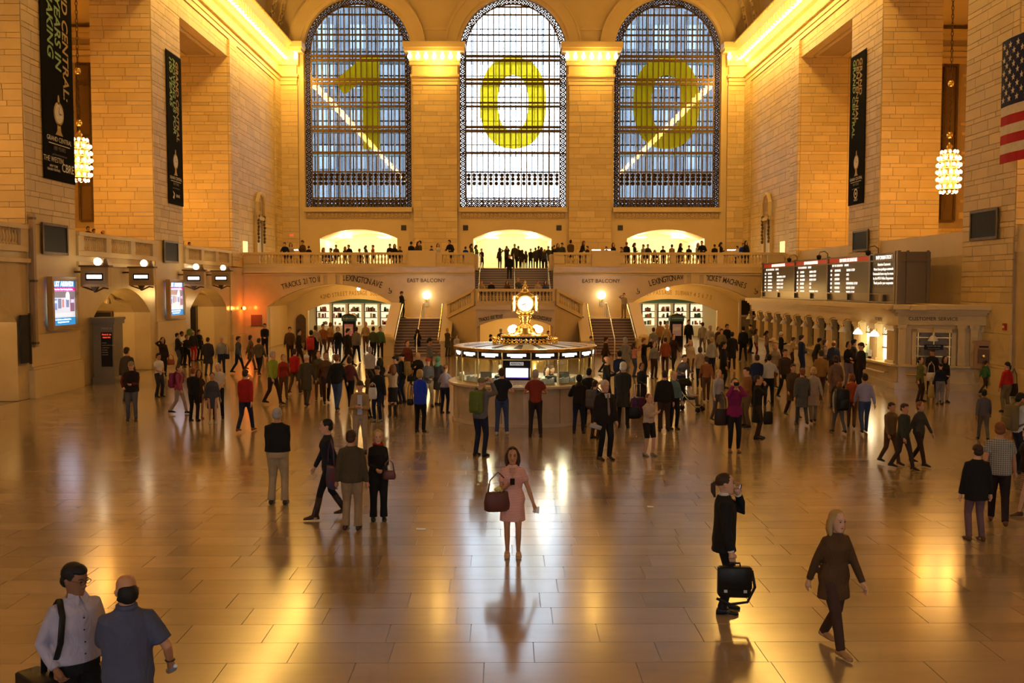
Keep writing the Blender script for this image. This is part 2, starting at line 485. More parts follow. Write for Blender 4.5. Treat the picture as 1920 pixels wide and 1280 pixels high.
# ------------------------------------------------------------------ side piers, lintels, cornices
PIERS = [(36.5, 40.6), (49.8, 54.15), (63.4, 78.0)]
UZ = Vector((0, 0, 1))
def side_prof():
    return [(0, 19.75), (0.10, 19.75), (0.10, 20.05), (0.17, 20.05), (0.17, 20.3), (0.34, 20.42), (0.34, 20.52), (0.08, 20.6), (0.08, 21.2), (0.3, 21.32),
            (0.42, 21.5), (0.42, 22.1), (1.0, 22.15), (1.05, 22.35), (1.22, 22.7), (1.22, 22.82), (0, 22.82)]
CORN = {}
for sg in (-1, 1):
    sd = 'left' if sg < 0 else 'right'
    ln = struct(box('trim_1' if sg < 0 else 'trim_2', M_PLAIN, sg * 18.2, sg * 21.2, -9, 63.4, 18.6, 22.8), 'stone lintel over the %s piers' % sd)
    for a, b in ((40.6, 49.8), (54.15, 63.4), (27.5, 36.5)):
        box('soffit_panel', M_MORTAR, sg * 18.9, sg * 20.5, a + 0.8, b - 0.8, 18.55, 18.62, ln)
        fm = MB()
        for (x0, x1, y0, y1) in ((18.75, 18.9, a + .65, b - .65), (20.5, 20.65, a + .65, b - .65), (18.75, 20.65, a + .65, a + .8), (18.75, 20.65, b - .8, b - .65)):
            fm.box(min(sg * x0, sg * x1), max(sg * x0, sg * x1), y0, y1, 18.48, 18.62)
        fm.build('soffit_moulding', M_PLAIN, ln)
    blocks(ln, (sg * 18.2, -2 + 29, 0), (0, 1, 0), (-sg, 0, 0), 36.4, 18.62, 19.72, (0.42, 0.24), (1.6, 1.2), limit=140)
    cm = MB(); cm.prism(side_prof(), lambda a, b, d: (sg * (18.2 - a), d, b), -9, 77.9)
    co = struct(cm.build('trim_3' if sg < 0 else 'trim_4', M_PLAIN), 'projecting stone cornice along the %s wall' % sd)
    CORN[sg] = co
    dn = MB()
    for k in range(200):
        y = 38 + k * 0.2
        if y < 77.6: dn.box(min(sg * 17.83, sg * 18.0), max(sg * 17.83, sg * 18.0), y, y + 0.11, 20.32, 20.44)
    tag(dn.build('dentil_row', M_PLAIN, co), kind='stuff')
    dn = MB()
    for k in range(120):
        y = 38 + k * 0.33
        if y < 77.6: dn.ball((sg * 16.97, y, 22.72), (0.09, 0.13, 0.12), 6, 4)
    tag(dn.build('egg_moulding', M_PLAIN, co), kind='stuff')
    for i, (a, b) in enumerate(PIERS):
        p = struct(box('pier', M_MORTAR, sg * 18.2, sg * 21.2, a, b, 0, 18.6 if i < 2 else 22.8), 'stone pier on the %s side, %s the far wall' % (sd, ('nearest the camera, far from', 'midway along to', 'running up to')[i]))
        if i < 2:
            blocks(p, (sg * 18.2, a, 0), (0, 1, 0), (-sg, 0, 0), b - a, 6.45 if sg < 0 else 3.5, 18.6, limit=165)
            o_ = (-21.2, a, 0) if sg < 0 else (18.2, a, 0)
            blocks(p, o_, (1, 0, 0), (0, -1, 0), 3.0, BAL, 18.6, limit=130)
            # polished dado slabs under the gallery
            for z0, z1, pr_ in ((0, 1.05, 0.22), (1.05, 1.15, 0.17), (1.15, 2.35, 0.10), (2.35, 6.45, 0.03)):
                if sg < 0: box('dado_slab', M_PLAIN, -18.2, -18.2 + pr_, a - pr_ * 0.4, b + pr_ * 0.4, z0, z1 - 0.01, p)
                elif i == 0 and z0 < 3.5: box('dado_slab', M_PLAIN, 18.2 - pr_, 18.2, a - pr_ * 0.4, b + pr_ * 0.4, z0, min(z1, 3.5) - 0.01, p)
        else:
            blocks(p, (sg * 18.2, 63.4, 0), (0, 1, 0), (-sg, 0, 0), 1.7, BAL, 19.72, limit=110, proud=0.16)
            blocks(p, (sg * 18.2, 65.4, 0), (0, 1, 0), (-sg, 0, 0), 10.4, BAL, 19.72, (0.55, 0.28), (1.6, 1.3), limit=0)
            blocks(p, (sg * 18.2, 75.9, 0), (0, 1, 0), (-sg, 0, 0), 1.9, BAL, 19.72, limit=110, proud=0.16)
            if sg < 0:
                for z0, z1, pr_ in ((0, 1.0, 0.2), (1.0, 2.6, 0.12), (2.6, 5.35, 0.05)):
                    box('dado_slab', M_MARB, -18.2, -18.2 + pr_, 63.2, 66.25, z0, z1 - 0.01, p)
            cw = struct(box('wall_cross', M_MORTAR, sg * 21.2, sg * 30.6, 63.4, 64.2, BAL, 21), 'end wall of the %s aisle facing the camera' % sd)
            o_ = (-30, 63.4, 0) if sg < 0 else (18.2, 63.4, 0)
            if sg < 0:
                blocks(cw, (-29.9, 63.4, 0), (1, 0, 0), (0, -1, 0), 8.7, BAL, 18.6, limit=200, skip=lambda a, b, z0, z1: b > 1.7 and a < 4.2 and z1 > 8 and z0 < 18.2)
                blocks(p, (-21.2, 63.4, 0), (1, 0, 0), (0, -1, 0), 3.0, BAL, 18.6, limit=130)
            else:
                blocks(cw, (21.2, 63.4, 0), (1, 0, 0), (0, -1, 0), 8.7, BAL, 18.6, limit=200, skip=lambda a, b, z0, z1: b > 4.3 and a < 7.2 and z1 > 8 and z0 < 18.2)
                blocks(p, (18.2, 63.4, 0), (1, 0, 0), (0, -1, 0), 3.0, BAL, 18.6, limit=130)
            # aisle cornice bands on the cross wall
            for z0, z1, pr_ in ((18.7, 18.95, 0.25), (19.0, 19.3, 0.12), (19.7, 20.0, 0.35), (20.0, 20.3, 0.5)):
                box('cornice_band', M_PLAIN, sg * 18.4, sg * 30, 63.4 - pr_, 63.4, z0, z1, cw)
            # tall bronze grille window of the cross wall
            xg = -26.35 if sg < 0 else 26.8
            wn = struct(empty('window_4' if sg < 0 else 'window_5', (xg, 63.4, 8.3)), 'tall narrow bronze grille window at the end of the %s aisle' % sd)
            box('backing', mat('brown_glass', (0.17, 0.095, 0.035), 0.4), -1.3, 1.3, -0.04, 0.0, 0, 9.9, wn)
            sc = MB()
            for zz in np.arange(0.1, 9.9, 0.22):
                for xx in np.arange(-0.35, 0.36, 0.22) + (-0.85 if sg < 0 else 0.85) * 0 :
                    sc.tube([(xx + 0.1 * math.cos(t), -0.07, zz + 0.1 * math.sin(t)) for t in np.linspace(0, 2 * PI, 7)], 0.022, 4, False)
            tag(sc.build('scrollwork', M_BRONZE, wn), kind='stuff')
            for x_ in (-1.3, -0.5, 0.5, 1.3):
                box('mullion', M_BRONZE, x_ - 0.07, x_ + 0.07, -0.14, -0.02, 0, 9.9, wn)
            for z_ in (0, 2.3, 5.4, 8.6, 9.8):
                box('transom', M_BRONZE, -1.3, 1.3, -0.13, -0.02, z_ - 0.07, z_ + 0.07, wn)
            if sg > 0:
                box('pane', mat('daylit_pane', (0.9, 0.9, 0.9), 0.3, emit=(1, 0.95, 0.8), estr=1.6), -0.98, -0.62, -0.06, -0.045, 6.9, 8.4, wn)
                box('pane', MATS['daylit_pane'], -0.98, -0.62, -0.06, -0.045, 6.1, 6.6, wn)

# ------------------------------------------------------------------ far (window) wall
WIN = [(-16.32, -7.96), (-4.19, 4.19), (7.9, 16.3)]
DOOR = [(-15.18, -9.11), (-3.12, 3.02), (8.98, 15.1)]
fnE = lambda u, z, d: (u, YE + d, z)
wf = struct(arch_wall('wall_far', -18.2, 18.2, 9.72, 37.2, [(a, b, 10.33, 22.42, 26.6) for a, b in WIN], fnE, 1.0, M_PLAIN, seg=28), 'far stone wall with three tall arched windows')
wl = struct(arch_wall('wall_far', -18.2, 18.2, BAL, 9.72, [(a, b, BAL, 7.88, 8.6) for a, b in DOOR], fnE, 0.8, M_PLAIN), 'stone wall with three lit arches behind the far balcony')
for (a, b) in ((-7.78, -4.37), (4.37, 7.72), (-18.1, -16.75), (16.75, 18.1)):
    box('pilaster', M_MORTAR, a, b, YE - 0.25, YE, BAL, 19.75, wf)
    blocks(wf, (a, YE - 0.25, 0), (1, 0, 0), (0, -1, 0), b - a, BAL, 19.72, (0.52, 0.30), (1.5, 1.15), limit=115)
for a, b in WIN:
    # sill frieze and archivolt
    box('window_sill', M_PLAIN, a - 0.05, b + 0.05, YE - 0.3, YE, 9.95, 10.3, wf)
    box('frieze', M_MORTAR, a + 0.1, b - 0.1, YE - 0.1, YE, 9.45, 9.9, wf)
    sc = MB()
    n = 26
    for k in range(n):
        cx = a + 0.3 + (b - a - 0.6) * k / (n - 1)
        sc.tube([(cx + 0.13 * math.cos(t) * (1 - t / 14), YE - 0.12, 9.68 + 0.14 * math.sin(t) * (1 - t / 14)) for t in np.linspace(0, 8.5, 12)], 0.03, 4, False)
    tag(sc.build('wave_scroll', M_PLAIN, wf), kind='stuff')
    av = MB(); c, h = (a + b) / 2, (b - a) / 2
    for r0, r1, pr_ in ((h + 0.25, h + 1.05, 0.18), (h + 1.05, h + 1.2, 0.28)):
        for k in range(28):
            t0, t1 = PI * k / 28, PI * (k + 1) / 28
            P = lambda r, t: (c - r * math.cos(t), 22.42 + r * math.sin(t))
            q = [P(r0, t0), P(r0, t1), P(r1, t1), P(r1, t0)]
            av.quadprism([(x, YE - pr_, z) for x, z in q], [(x, YE, z) for x, z in q])
    av.build('archivolt', M_PLAIN, wf)
for x_ in (-6.05, 6.05):
    for dz in (23.2, 24.0, 24.9):
        pass
    box('impost_band', M_PLAIN, x_ - 1.75, x_ + 1.75, YE - 0.12, YE, 24.0, 24.18, wf)
# vent squares on the lower wall
for x_, y_ in ((757, 427), (873, 427), (1048, 427), (1163, 427)):
    q = at(x_, y_, 'Y', YE)
    v = struct(box('vent', M_DARK, q.x - 0.2, q.x + 0.2, YE - 0.05, YE + 0.02, q.z - 0.2, q.z + 0.2))
    v.parent = wl; v.name = 'vent_grille'

# entablature blocks over the pilasters, with bulbs underneath
def entab(x0, x1):
    e = MB(); 
    P = [(d, z) for d, z in side_prof()]
    for (d0, z0), (d1, z1) in zip(P, P[1:]):
        pass
    lv = [(19.75, 20.05, .10), (20.05, 20.3, .17), (20.3, 20.5, .32), (20.5, 21.2, .08), (21.2, 21.5, .4), (21.5, 22.15, .46), (22.15, 22.4, 1.0), (22.4, 22.82, 1.15)]
    for z0, z1, d in lv:
        e.box(x0 - d * 0.6, x1 + d * 0.6, YE - 0.25 - d, YE, z0, z1)
    t = e.build('entablature', M_PLAIN, wf)
    dn = MB(); k = x0 - 0.1
    while k < x1 + 0.1:
        dn.box(k, k + 0.09, YE - 0.62, YE - 0.5, 20.32, 20.44); k += 0.18
    tag(dn.build('dentil_row', M_PLAIN, t), kind='stuff')
for a, b in ((-7.78, -4.37), (4.37, 7.72), (-18.1, -16.85), (16.85, 18.1)): entab(a, b)

# ---- big windows
M_YEL = bpy.data.materials.new('yellow_film'); M_YEL.use_nodes = True
def _yel():
    nt = M_YEL.node_tree; N = nt.nodes; L = nt.links
    for n in list(N): N.remove(n)
    o = N.new('ShaderNodeOutputMaterial'); mx = N.new('ShaderNodeMixShader'); d = N.new('ShaderNodeBsdfDiffuse'); t = N.new('ShaderNodeBsdfTranslucent')
    nz = N.new('ShaderNodeTexNoise'); nz.inputs['Scale'].default_value = 0.8
    c = N.new('ShaderNodeMix'); c.data_type = 'RGBA'; c.inputs[6].default_value = (0.72, 0.58, 0.02, 1); c.inputs[7].default_value = (0.80, 0.66, 0.04, 1)
    L.new(nz.outputs[0], c.inputs[0]); L.new(c.outputs[2], d.inputs[0]); L.new(c.outputs[2], t.inputs[0]); mx.inputs[0].default_value = 0.6
    L.new(d.outputs[0], mx.inputs[1]); L.new(t.outputs[0], mx.inputs[2])
    tr = N.new('ShaderNodeBsdfTransparent'); tr.inputs[0].default_value = (1.0, 0.86, 0.16, 1); m3 = N.new('ShaderNodeMixShader'); m3.inputs[0].default_value = 0.3
    L.new(mx.outputs[0], m3.inputs[1]); L.new(tr.outputs[0], m3.inputs[2]); L.new(m3.outputs[0], o.inputs[0])
_yel()
PANE = {}
for wi, (a, b) in enumerate(WIN):
    wn = struct(empty('window_%d' % (wi + 1), ((a + b) / 2, YE + 0.5, 10.33)), ('left', 'middle', 'right')[wi] + ' tall arched window of bronze bars')
    hw = (b - a) / 2; zs = 22.42 - 10.33; bw = 0.5
    def top(x): return zs + math.sqrt(max(0, (hw - 0.02) ** 2 - x * x)) if abs(x) < hw else zs
    # border frame of scrollwork between two rails
    sc = MB()
    def ringlet(x, z, r=0.17):
        sc.tube([(x + r * math.cos(t), 0.06, z + r * math.sin(t)) for t in np.linspace(0, 2 * PI, 8)], 0.05, 4, False)
        sc.tube([(x - r * .9, 0.06, z - r * .9), (x + r * .9, 0.06, z + r * .9)], 0.045, 4, False)
        sc.tube([(x - r * .9, 0.06, z + r * .9), (x + r * .9, 0.06, z - r * .9)], 0.045, 4, False)
    for sgn in (-1, 1):
        for z in np.arange(0.2, zs, 0.36): ringlet(sgn * (hw - 0.25), z)
    for k in range(38):
        t = PI * (k + 0.5) / 38; r = hw - 0.27
        ringlet(r * math.cos(t), zs + r * math.sin(t))
    for row in (0.18, 0.5):
        for x in np.arange(-hw + 0.6, hw - 0.5, 0.31): ringlet(x, row, 0.14)
    for x in np.arange(-hw + 0.7, hw - 0.5, 0.435):
        for z_ in (2.55, 2.25, 1.9): ringlet(x, z_, 0.12)
    tag(sc.build('scrollwork', M_BRONZE, wn), kind='stuff')
    fr = MB()
    for r0, r1 in ((hw - 0.06, hw + 0.02), (hw - 0.52, hw - 0.44)):
        for k in range(40):
            t0, t1 = PI * k / 40, PI * (k + 1) / 40
            q = [(r * math.cos(t), zs + r * math.sin(t)) for r, t in ((r0, t0), (r0, t1), (r1, t1), (r1, t0))]
            fr.quadprism([(x, 0, z) for x, z in q], [(x, 0.14, z) for x, z in q])
        for s2 in (-1, 1):
            fr.box(min(s2 * r0, s2 * r1), max(s2 * r0, s2 * r1), 0, 0.14, 0, zs)
    fr.box(-hw, hw, 0, 0.14, 0, 0.08)
    fr.build('frame', M_BRONZE, wn)
    # mullions and transoms, each its own bar
    n = 17; pitch = (2 * hw - 2 * bw) / n
    xs = [-hw + bw + k * pitch for k in range(n + 1)]
    rows = [0.75, 2.8, 4.3, 6.15, 8.05, 9.85, 11.65, 13.45]
    for x in xs:
        zt = top(x) - 0.35 if abs(x) < hw - 0.6 else zs
        box('mullion', M_BRONZE, x - 0.042, x + 0.042, -0.02, 0.16, 0.0, zt, wn)
    for j, z in enumerate(rows + [15.0, 15.6]):
        w_ = hw - 0.5 if z < zs else math.sqrt(max(0.1, (hw - 0.45) ** 2 - (z - zs) ** 2))
        th_ = 0.10 if j in (2, 3, 5, 6) else 0.06
        for dz in ((-0.16, 0.16) if j in (3, 4, 5, 6) else (0,)):
            box('transom', M_BRONZE, -w_, w_, 0.0, 0.15, z + dz - th_, z + dz + th_, wn)
    for z0, z1 in zip(rows[:-1], rows[1:]):
        key = (round(pitch, 3), round(z1 - z0, 3))
        if key not in PANE:
            PANE[key] = MB().box(-pitch / 2 + 0.06, pitch / 2 - 0.06, -0.008, 0.008, 0.02, z1 - z0 - 0.02).mesh('pane'); PANE[key].materials.append(M_GLASS)
        if z1 > zs + 0.2: 
            continue
        for k in range(n):
            obj('pane', PANE[key], None, wn, ((xs[k] + xs[k + 1]) / 2, 0.1, z0))
    pg = [(-hw + 0.5, 11.67), (hw - 0.5, 11.67)] + [((hw - 0.5) * math.cos(t), zs + (hw - 0.5) * math.sin(t)) for t in np.linspace(0, PI, 22)]
    MB().prism(pg, lambda p, q, d: (p, d, q), 0.092, 0.108).build('arched_pane', M_GLASS, wn)
    # outer sash of the double wall, with glass walkways between
    o2 = MB()
    for x in np.arange(-hw + 0.35, hw, 0.62):
        ow = 0.03 if wi == 1 else 0.055  # bars of the middle window thinned to stand in for glare
        o2.box(x - ow, x + ow, 2.0, 2.15, 0.6, top(x) - 0.05)
    for x in (np.arange(-hw + 0.66, hw, 0.62) if wi != 1 else ()):
        o2.box(x - 0.025, x + 0.025, 2.0, 2.1, 0.6, top(x) - 0.05)
    for z in rows[1:] + [5.2, 7.1, 9.0, 10.7, 12.6, 14.4]:
        w_ = hw if z < zs else math.sqrt(max(0.1, hw ** 2 - (z - zs) ** 2))
        o2.box(-w_, w_, 1.98, 2.12, z - 0.05 * (0.6 if wi == 1 else 1), z + 0.05 * (0.6 if wi == 1 else 1))
    o2.build('outer_sash', M_DARK, wn)
    for j, z in enumerate(rows[2:7:1]):
        box('walkway', mat('walkway_glass', (0.18, 0.30, 0.30), 0.2), -hw, hw, 0.45, 1.9, z - 0.04, z + 0.04, wn)
    # the big yellow numerals on the panes
    num = MB(); yn = 0.24
    lab = ''
    if wi == 0:
        zz = lambda y: at(672, y, 'Y', YE + 0.75).z - 10.33
        xx = lambda x: at(x, 200, 'Y', YE + 0.75).x - (a + b) / 2
        num.prism([(xx(680), zz(107)), (xx(712), zz(107)), (xx(712), zz(280)), (xx(680), zz(280))], lambda p, q, d: (p, d, q), yn, yn + 0.03)
        num.prism([(xx(680), zz(107)), (xx(680), zz(150)), (xx(646), zz(178)), (xx(627), zz(152))], lambda p, q, d: (p, d, q), yn, yn + 0.03)
        lab = 'huge yellow numeral one behind the bars of the left window'
    else:
        cx = 0.0; zt, zb_ = at(1250, 107, 'Y', YE + .75).z - 10.33, at(1250, 279, 'Y', YE + .75).z - 10.33
        zi, zj = at(1250, 140, 'Y', YE + .75).z - 10.33, at(1250, 244, 'Y', YE + .75).z - 10.33
        R, r = 61.5 / 23.5, 28 / 23.5; zc = (zt + zb_) / 2
        for k in range(36):
            t0, t1 = 2 * PI * k / 36, 2 * PI * (k + 1) / 36
            def se(t, rx, rz):
                c_, s_ = math.cos(t), math.sin(t)
                return (math.copysign(abs(c_) ** 0.85, c_) * rx, zc + math.copysign(abs(s_) ** 0.85, s_) * rz)
            q = [se(t0, r, (zi - zj) / 2), se(t1, r, (zi - zj) / 2), se(t1, R, (zt - zb_) / 2), se(t0, R, (zt - zb_) / 2)]
            num.quadprism([(x, yn, z) for x, z in q], [(x, yn + 0.03, z) for x, z in q])
        lab = 'huge yellow numeral zero behind the bars of the %s window' % ('middle' if wi == 1 else 'right')
    nm = tag(num.build('window_numeral', M_YEL), lab, 'numeral', 'giant yellow numerals in the windows')
    nm.location = wn.location

# street outside: two buildings facing the side windows, sky between
M_FAC = stone('facade_stone', (0.040, 0.052, 0.072), (0.058, 0.074, 0.10), 0.8, 0.4, 0.1)
for sg in (-1, 1):
    bd = thing('street_building', 'grey office block outside the %s window' % ('left' if sg < 0 else 'right'), 'building', (sg * 18.5, 101, 0))
    box('wall', M_FAC, -11.8, 11.8, 0, 8, 0, 46, bd)
    for z in range(8, 44, 4):
        for k in range(7):
            f_ = box('window', mat('facade_glass', (0.10, 0.13, 0.17), 0.15), -10.6 + k * 3.2, -8.9 + k * 3.2, -0.08, 0.1, z, z + 2.4, bd)
struct(box('ground_street', mat('asphalt', (0.06, 0.06, 0.065), 0.9), -60, 60, 96, 140, -0.6, -0.02), 'street outside the far windows')

# rooms behind the three lit arches
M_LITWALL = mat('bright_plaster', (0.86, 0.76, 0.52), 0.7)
for i, (a, b) in enumerate(DOOR):
    d = struct(empty('door_%d' % (i + 1), ((a + b) / 2, YE + 0.8, BAL)), ('left', 'middle', 'right')[i] + ' lit archway behind the balcony')
    w_ = (b - a) / 2
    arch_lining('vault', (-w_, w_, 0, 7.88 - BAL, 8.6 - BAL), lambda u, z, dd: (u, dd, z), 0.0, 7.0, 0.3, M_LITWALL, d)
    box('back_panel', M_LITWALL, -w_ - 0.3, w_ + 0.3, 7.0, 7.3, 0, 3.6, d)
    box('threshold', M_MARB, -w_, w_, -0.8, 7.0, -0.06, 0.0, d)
    for x_ in (-1.6, 1.6):
        f_ = box('ceiling_fixture', M_GLOBE, x_ - 0.5, x_ + 0.5, 2.2, 3.2, 2.72, 2.8, d)
        lamp('ceiling_light', (x_, 2.4, 2.5), 420, (1.0, 0.80, 0.46), 0.3, d)
        lamp('ceiling_light', (x_, 5.0, 2.4), 300, (1.0, 0.80, 0.46), 0.3, d)

# ------------------------------------------------------------------ far balcony
YB = 66.3
AR = [(-16.6, -7.86, 0.0, 2.76, 4.26), (7.74, 16.5, 0.0, 2.9, 4.3)]
for _x0, _x1 in ((-18.2, -16.9), (-7.6, 7.5), (16.8, 18.2)): struct(box('wall_far', M_PLAIN, _x0, _x1, 70.2, 70.5, 0, 5.0), 'unseen blank wall added under the far balcony to stop light leaks')  # hidden walls added to keep sky light from leaking in below the balcony
bf = struct(box('floor_balcony', M_PLAIN, -18.2, -2.65, YB + 0.02, YE + 0.1, 5.0, BAL), 'far balcony floor left of the stair')
struct(box('floor_balcony', M_PLAIN, 2.6, 18.2, YB + 0.02, YE + 0.1, 5.0, BAL), 'far balcony floor right of the stair')
struct(box('floor_balcony', M_PLAIN, -2.65, 2.6, 69.6, YE + 0.1, 5.0, BAL), 'far balcony floor at the head of the stair')
fnB = lambda u, z, d: (u, YB + d, z)
bw1 = struct(arch_wall('wall_balcony', -18.2, -2.65, 0, BAL + 0.02, [AR[0]], fnB, 0.9, M_MARB), 'polished stone wall under the far balcony, left of the stair')
bw2 = struct(arch_wall('wall_balcony', 2.6, 18.2, 0, BAL + 0.02, [AR[1]], fnB, 0.9, M_MARB), 'polished stone wall under the far balcony, right of the stair')
for sg, w_, op in ((-1, bw1, AR[0]), (1, bw2, AR[1])):
    x0, x1 = (-18.1, -2.65) if sg < 0 else (2.6, 18.1)
    box('string_course', M_PLAIN, x0, x1, YB - 0.16, YB, 5.02, 5.12, w_)
    box('string_course', M_PLAIN, x0, x1, YB - 0.09, YB, 4.88, 4.97, w_)
    c = (op[0] + op[1]) / 2
    for dx in (-0.45, 0.45): pass
    box('keystone_strip', M_PLAIN, c - 0.28, c + 0.28, YB - 0.11, YB, op[4], 5.0, w_)
    box('keystone_strip', M_PLAIN, c - 0.75, c - 0.55, YB - 0.06, YB, op[4], 4.9, w_)
    box('keystone_strip', M_PLAIN, c + 0.55, c + 0.75, YB - 0.06, YB, op[4], 4.9, w_)
    # passage vault, inner arch and shop front beyond
    arch_lining('passage_vault', op, fnB, 0.9, 6.2, 0.3, M_PLAIN, w_)
    iop = (op[0] + 1.5, op[1] - 0.05, 0.0, 2.35, 3.2) if sg < 0 else (op[0] + 0.05, op[1] - 1.5, 0, 2.35, 3.2)
    arch_wall('inner_arch', op[0] - 0.4, op[1] + 0.4, 0, 4.6, [iop], lambda u, z, d: (u, 72.5 + d, z), 0.5, M_PLAIN, w_)
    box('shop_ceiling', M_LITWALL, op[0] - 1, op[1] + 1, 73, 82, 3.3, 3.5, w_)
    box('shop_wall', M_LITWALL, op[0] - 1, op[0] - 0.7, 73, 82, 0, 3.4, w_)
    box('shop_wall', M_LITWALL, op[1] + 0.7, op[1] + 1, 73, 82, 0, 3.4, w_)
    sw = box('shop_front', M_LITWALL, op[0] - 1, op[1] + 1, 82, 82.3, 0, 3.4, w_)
    n = 6
    for k in range(n):
        xa = op[0] + 0.4 + k * (op[1] - op[0] - 0.8) / n; xb = xa + (op[1] - op[0] - 0.8) / n - 0.35
        f_ = box('shop_window', mat('lit_shop_glass', (0.9, 0.85, 0.7), 0.4, emit=(1.0, 0.85, 0.55), estr=1.0), xa, xb, 81.9, 82.0, 0.9, 2.6, w_)
        box('shop_bar', M_DARK, xa - 0.08, xa, 81.85, 82.0, 0.2, 2.7, w_)
        box('shop_shelf', M_BRONZE, xa, xb, 81.6, 81.9, 1.5, 1.56, w_)
        box('shop_shelf', M_BRONZE, xa, xb, 81.6, 81.9, 2.02, 2.08, w_)
        rg_ = random.Random(k + 10 * (sg > 0))
        for ci, cc in enumerate(((0.45, 0.10, 0.05), (0.05, 0.16, 0.10), (0.5, 0.36, 0.14), (0.08, 0.05, 0.04))):
            gd = MB()
            for j in range(5):
                gx = xa + 0.05 + rg_.random() * (xb - xa - 0.25); gz = (0.95, 1.56, 2.08)[rg_.randrange(3)]
                gd.box(gx, gx + 0.08 + 0.12 * rg_.random(), 81.64 + 0.03 * ci, 81.72 + 0.03 * ci, gz, gz + 0.14 + 0.24 * rg_.random())
            tag(gd.build('shop_goods', mat('goods_%d' % ci, cc, 0.6), w_), kind='stuff')
    box('shop_fascia', mat('shop_green', (0.05, 0.16, 0.10), 0.5), op[0], op[1], 81.7, 81.9, 2.75, 3.1, w_)
    for x_ in (op[0] + 2.6, op[0] + 5.6):
        lamp('shop_light', (x_, 76.5, 2.9), 260, (1.0, 0.72, 0.36), 0.25, w_)
        box('shop_fixture', M_GLOBE, x_ - 0.5, x_ + 0.5, 76.2, 76.8, 3.2, 3.3, w_)
    lb = MB().ball((c + 1.3 * sg * -1, 69.5, 3.95), 0.12, 10, 8).build('passage_globe', M_GLOBE, w_, True)
    lamp('passage_light', (c - 1.3 * sg, 69.5, 3.6), 620, (1.0, 0.58, 0.16), 0.15, w_)
# niches with arched tops in the left passage wall
for x_, z1 in ((-15.6, 2.1),):
    MB().prism([(x_ - .35, 0), (x_ + .35, 0), (x_ + .35, 1.75), (x_ + .2, 2.0), (x_, 2.1), (x_ - .2, 2.0), (x_ - .35, 1.75)], lambda p, q, d: (p, d, q), 72.4, 72.5).build('arched_niche', M_BRONZE, bw1)

# inscriptions cut into the balcony wall
def arc_text(s, x0, x1, zfun, y, size, parent, m=M_INK):
    wts = [0.45 if ch in ' I1' else 1.25 if ch in 'MW' else 1.0 for ch in s]
    tot = sum(wts); u = 0
    for ch, w_ in zip(s, wts):
        x = x0 + (x1 - x0) * (u + w_ / 2) / tot; u += w_
        if ch == ' ': continue
        dz = (zfun(x + 0.05) - zfun(x - 0.05)) / 0.1
        text(ch, size, m, (x, y, zfun(x)), (PI / 2, -math.atan(dz), 0), parent, 'letter', 0.004, sx=0.66, bold=0.006)
zoff = lambda op, d: (lambda x: arch_z(min(max(x, op[0] + .01), op[1] - .01), op) + d)
arc_text('TRACKS 21 TO 11', -15.6, -13.0, lambda x: 4.62 - 0.052 * (x + 12.1) ** 2 * 0.9, YB - 0.012, 0.52, bw1)
arc_text('LEXINGTON AVE', -11.55, -8.85, lambda x: 4.72 - 0.058 * (x + 12.1) ** 2 * 0.9, YB - 0.012, 0.58, bw1)
text('EAST BALCONY', 0.36, M_INK, (at(799, 526, 'Y', YB).x, YB - 0.012, at(799, 526, 'Y', YB).z), parent=bw1, name='lettering')
text('EAST BALCONY', 0.36, M_INK, (at(1127, 527, 'Y', YB).x, YB - 0.012, at(1127, 527, 'Y', YB).z), parent=bw2, name='lettering')
arc_text('LEXINGTON AVE', 9.0, 11.55, lambda x: 4.78 - 0.058 * (x - 12.1) ** 2 * 0.9, YB - 0.012, 0.56, bw2)
arc_text('TICKET MACHINES', 12.75, 15.6, lambda x: 4.72 - 0.055 * (x - 12.1) ** 2 * 0.9, YB - 0.012, 0.52, bw2)
arc_text('42ND STREET PASSAGE  SUBWAY 4 5 6 7', -14.2, -8.2, lambda x: 3.62 - 0.035 * (x + 11.2) ** 2, 72.49, 0.44, bw1, mat('gilt_letter', (0.35, 0.2, 0.05), 0.5))
arc_text('42ND STREET PASSAGE  SUBWAY 4 5 6 7 S', 8.0, 14.6, lambda x: 3.66 - 0.035 * (x - 11.2) ** 2, 72.49, 0.44, bw2, MATS['gilt_letter'])
# wheelchair signs
for (x_, y_, w_) in ((731, 545, bw1), (1196, 546, bw2), (1417, 546, bw2)):
    q = at(x_, y_, 'Y', YB); s_ = MB()
    s_.tube([(q.x + 0.12 * math.cos(t), YB - 0.01, q.z - 0.05 + 0.12 * math.sin(t)) for t in np.linspace(-2.6, 1.0, 8)], 0.02, 4)
    s_.tube([(q.x - 0.03, YB - 0.01, q.z + 0.1), (q.x - 0.02, YB - 0.01, q.z - 0.03), (q.x + 0.07, YB - 0.01, q.z - 0.03), (q.x + 0.12, YB - 0.01, q.z - 0.14)], 0.02, 4)
    s_.ball((q.x - 0.03, YB - 0.01, q.z + 0.15), 0.04, 6, 4)
    s_.build('wheelchair_symbol', M_INK, w_)
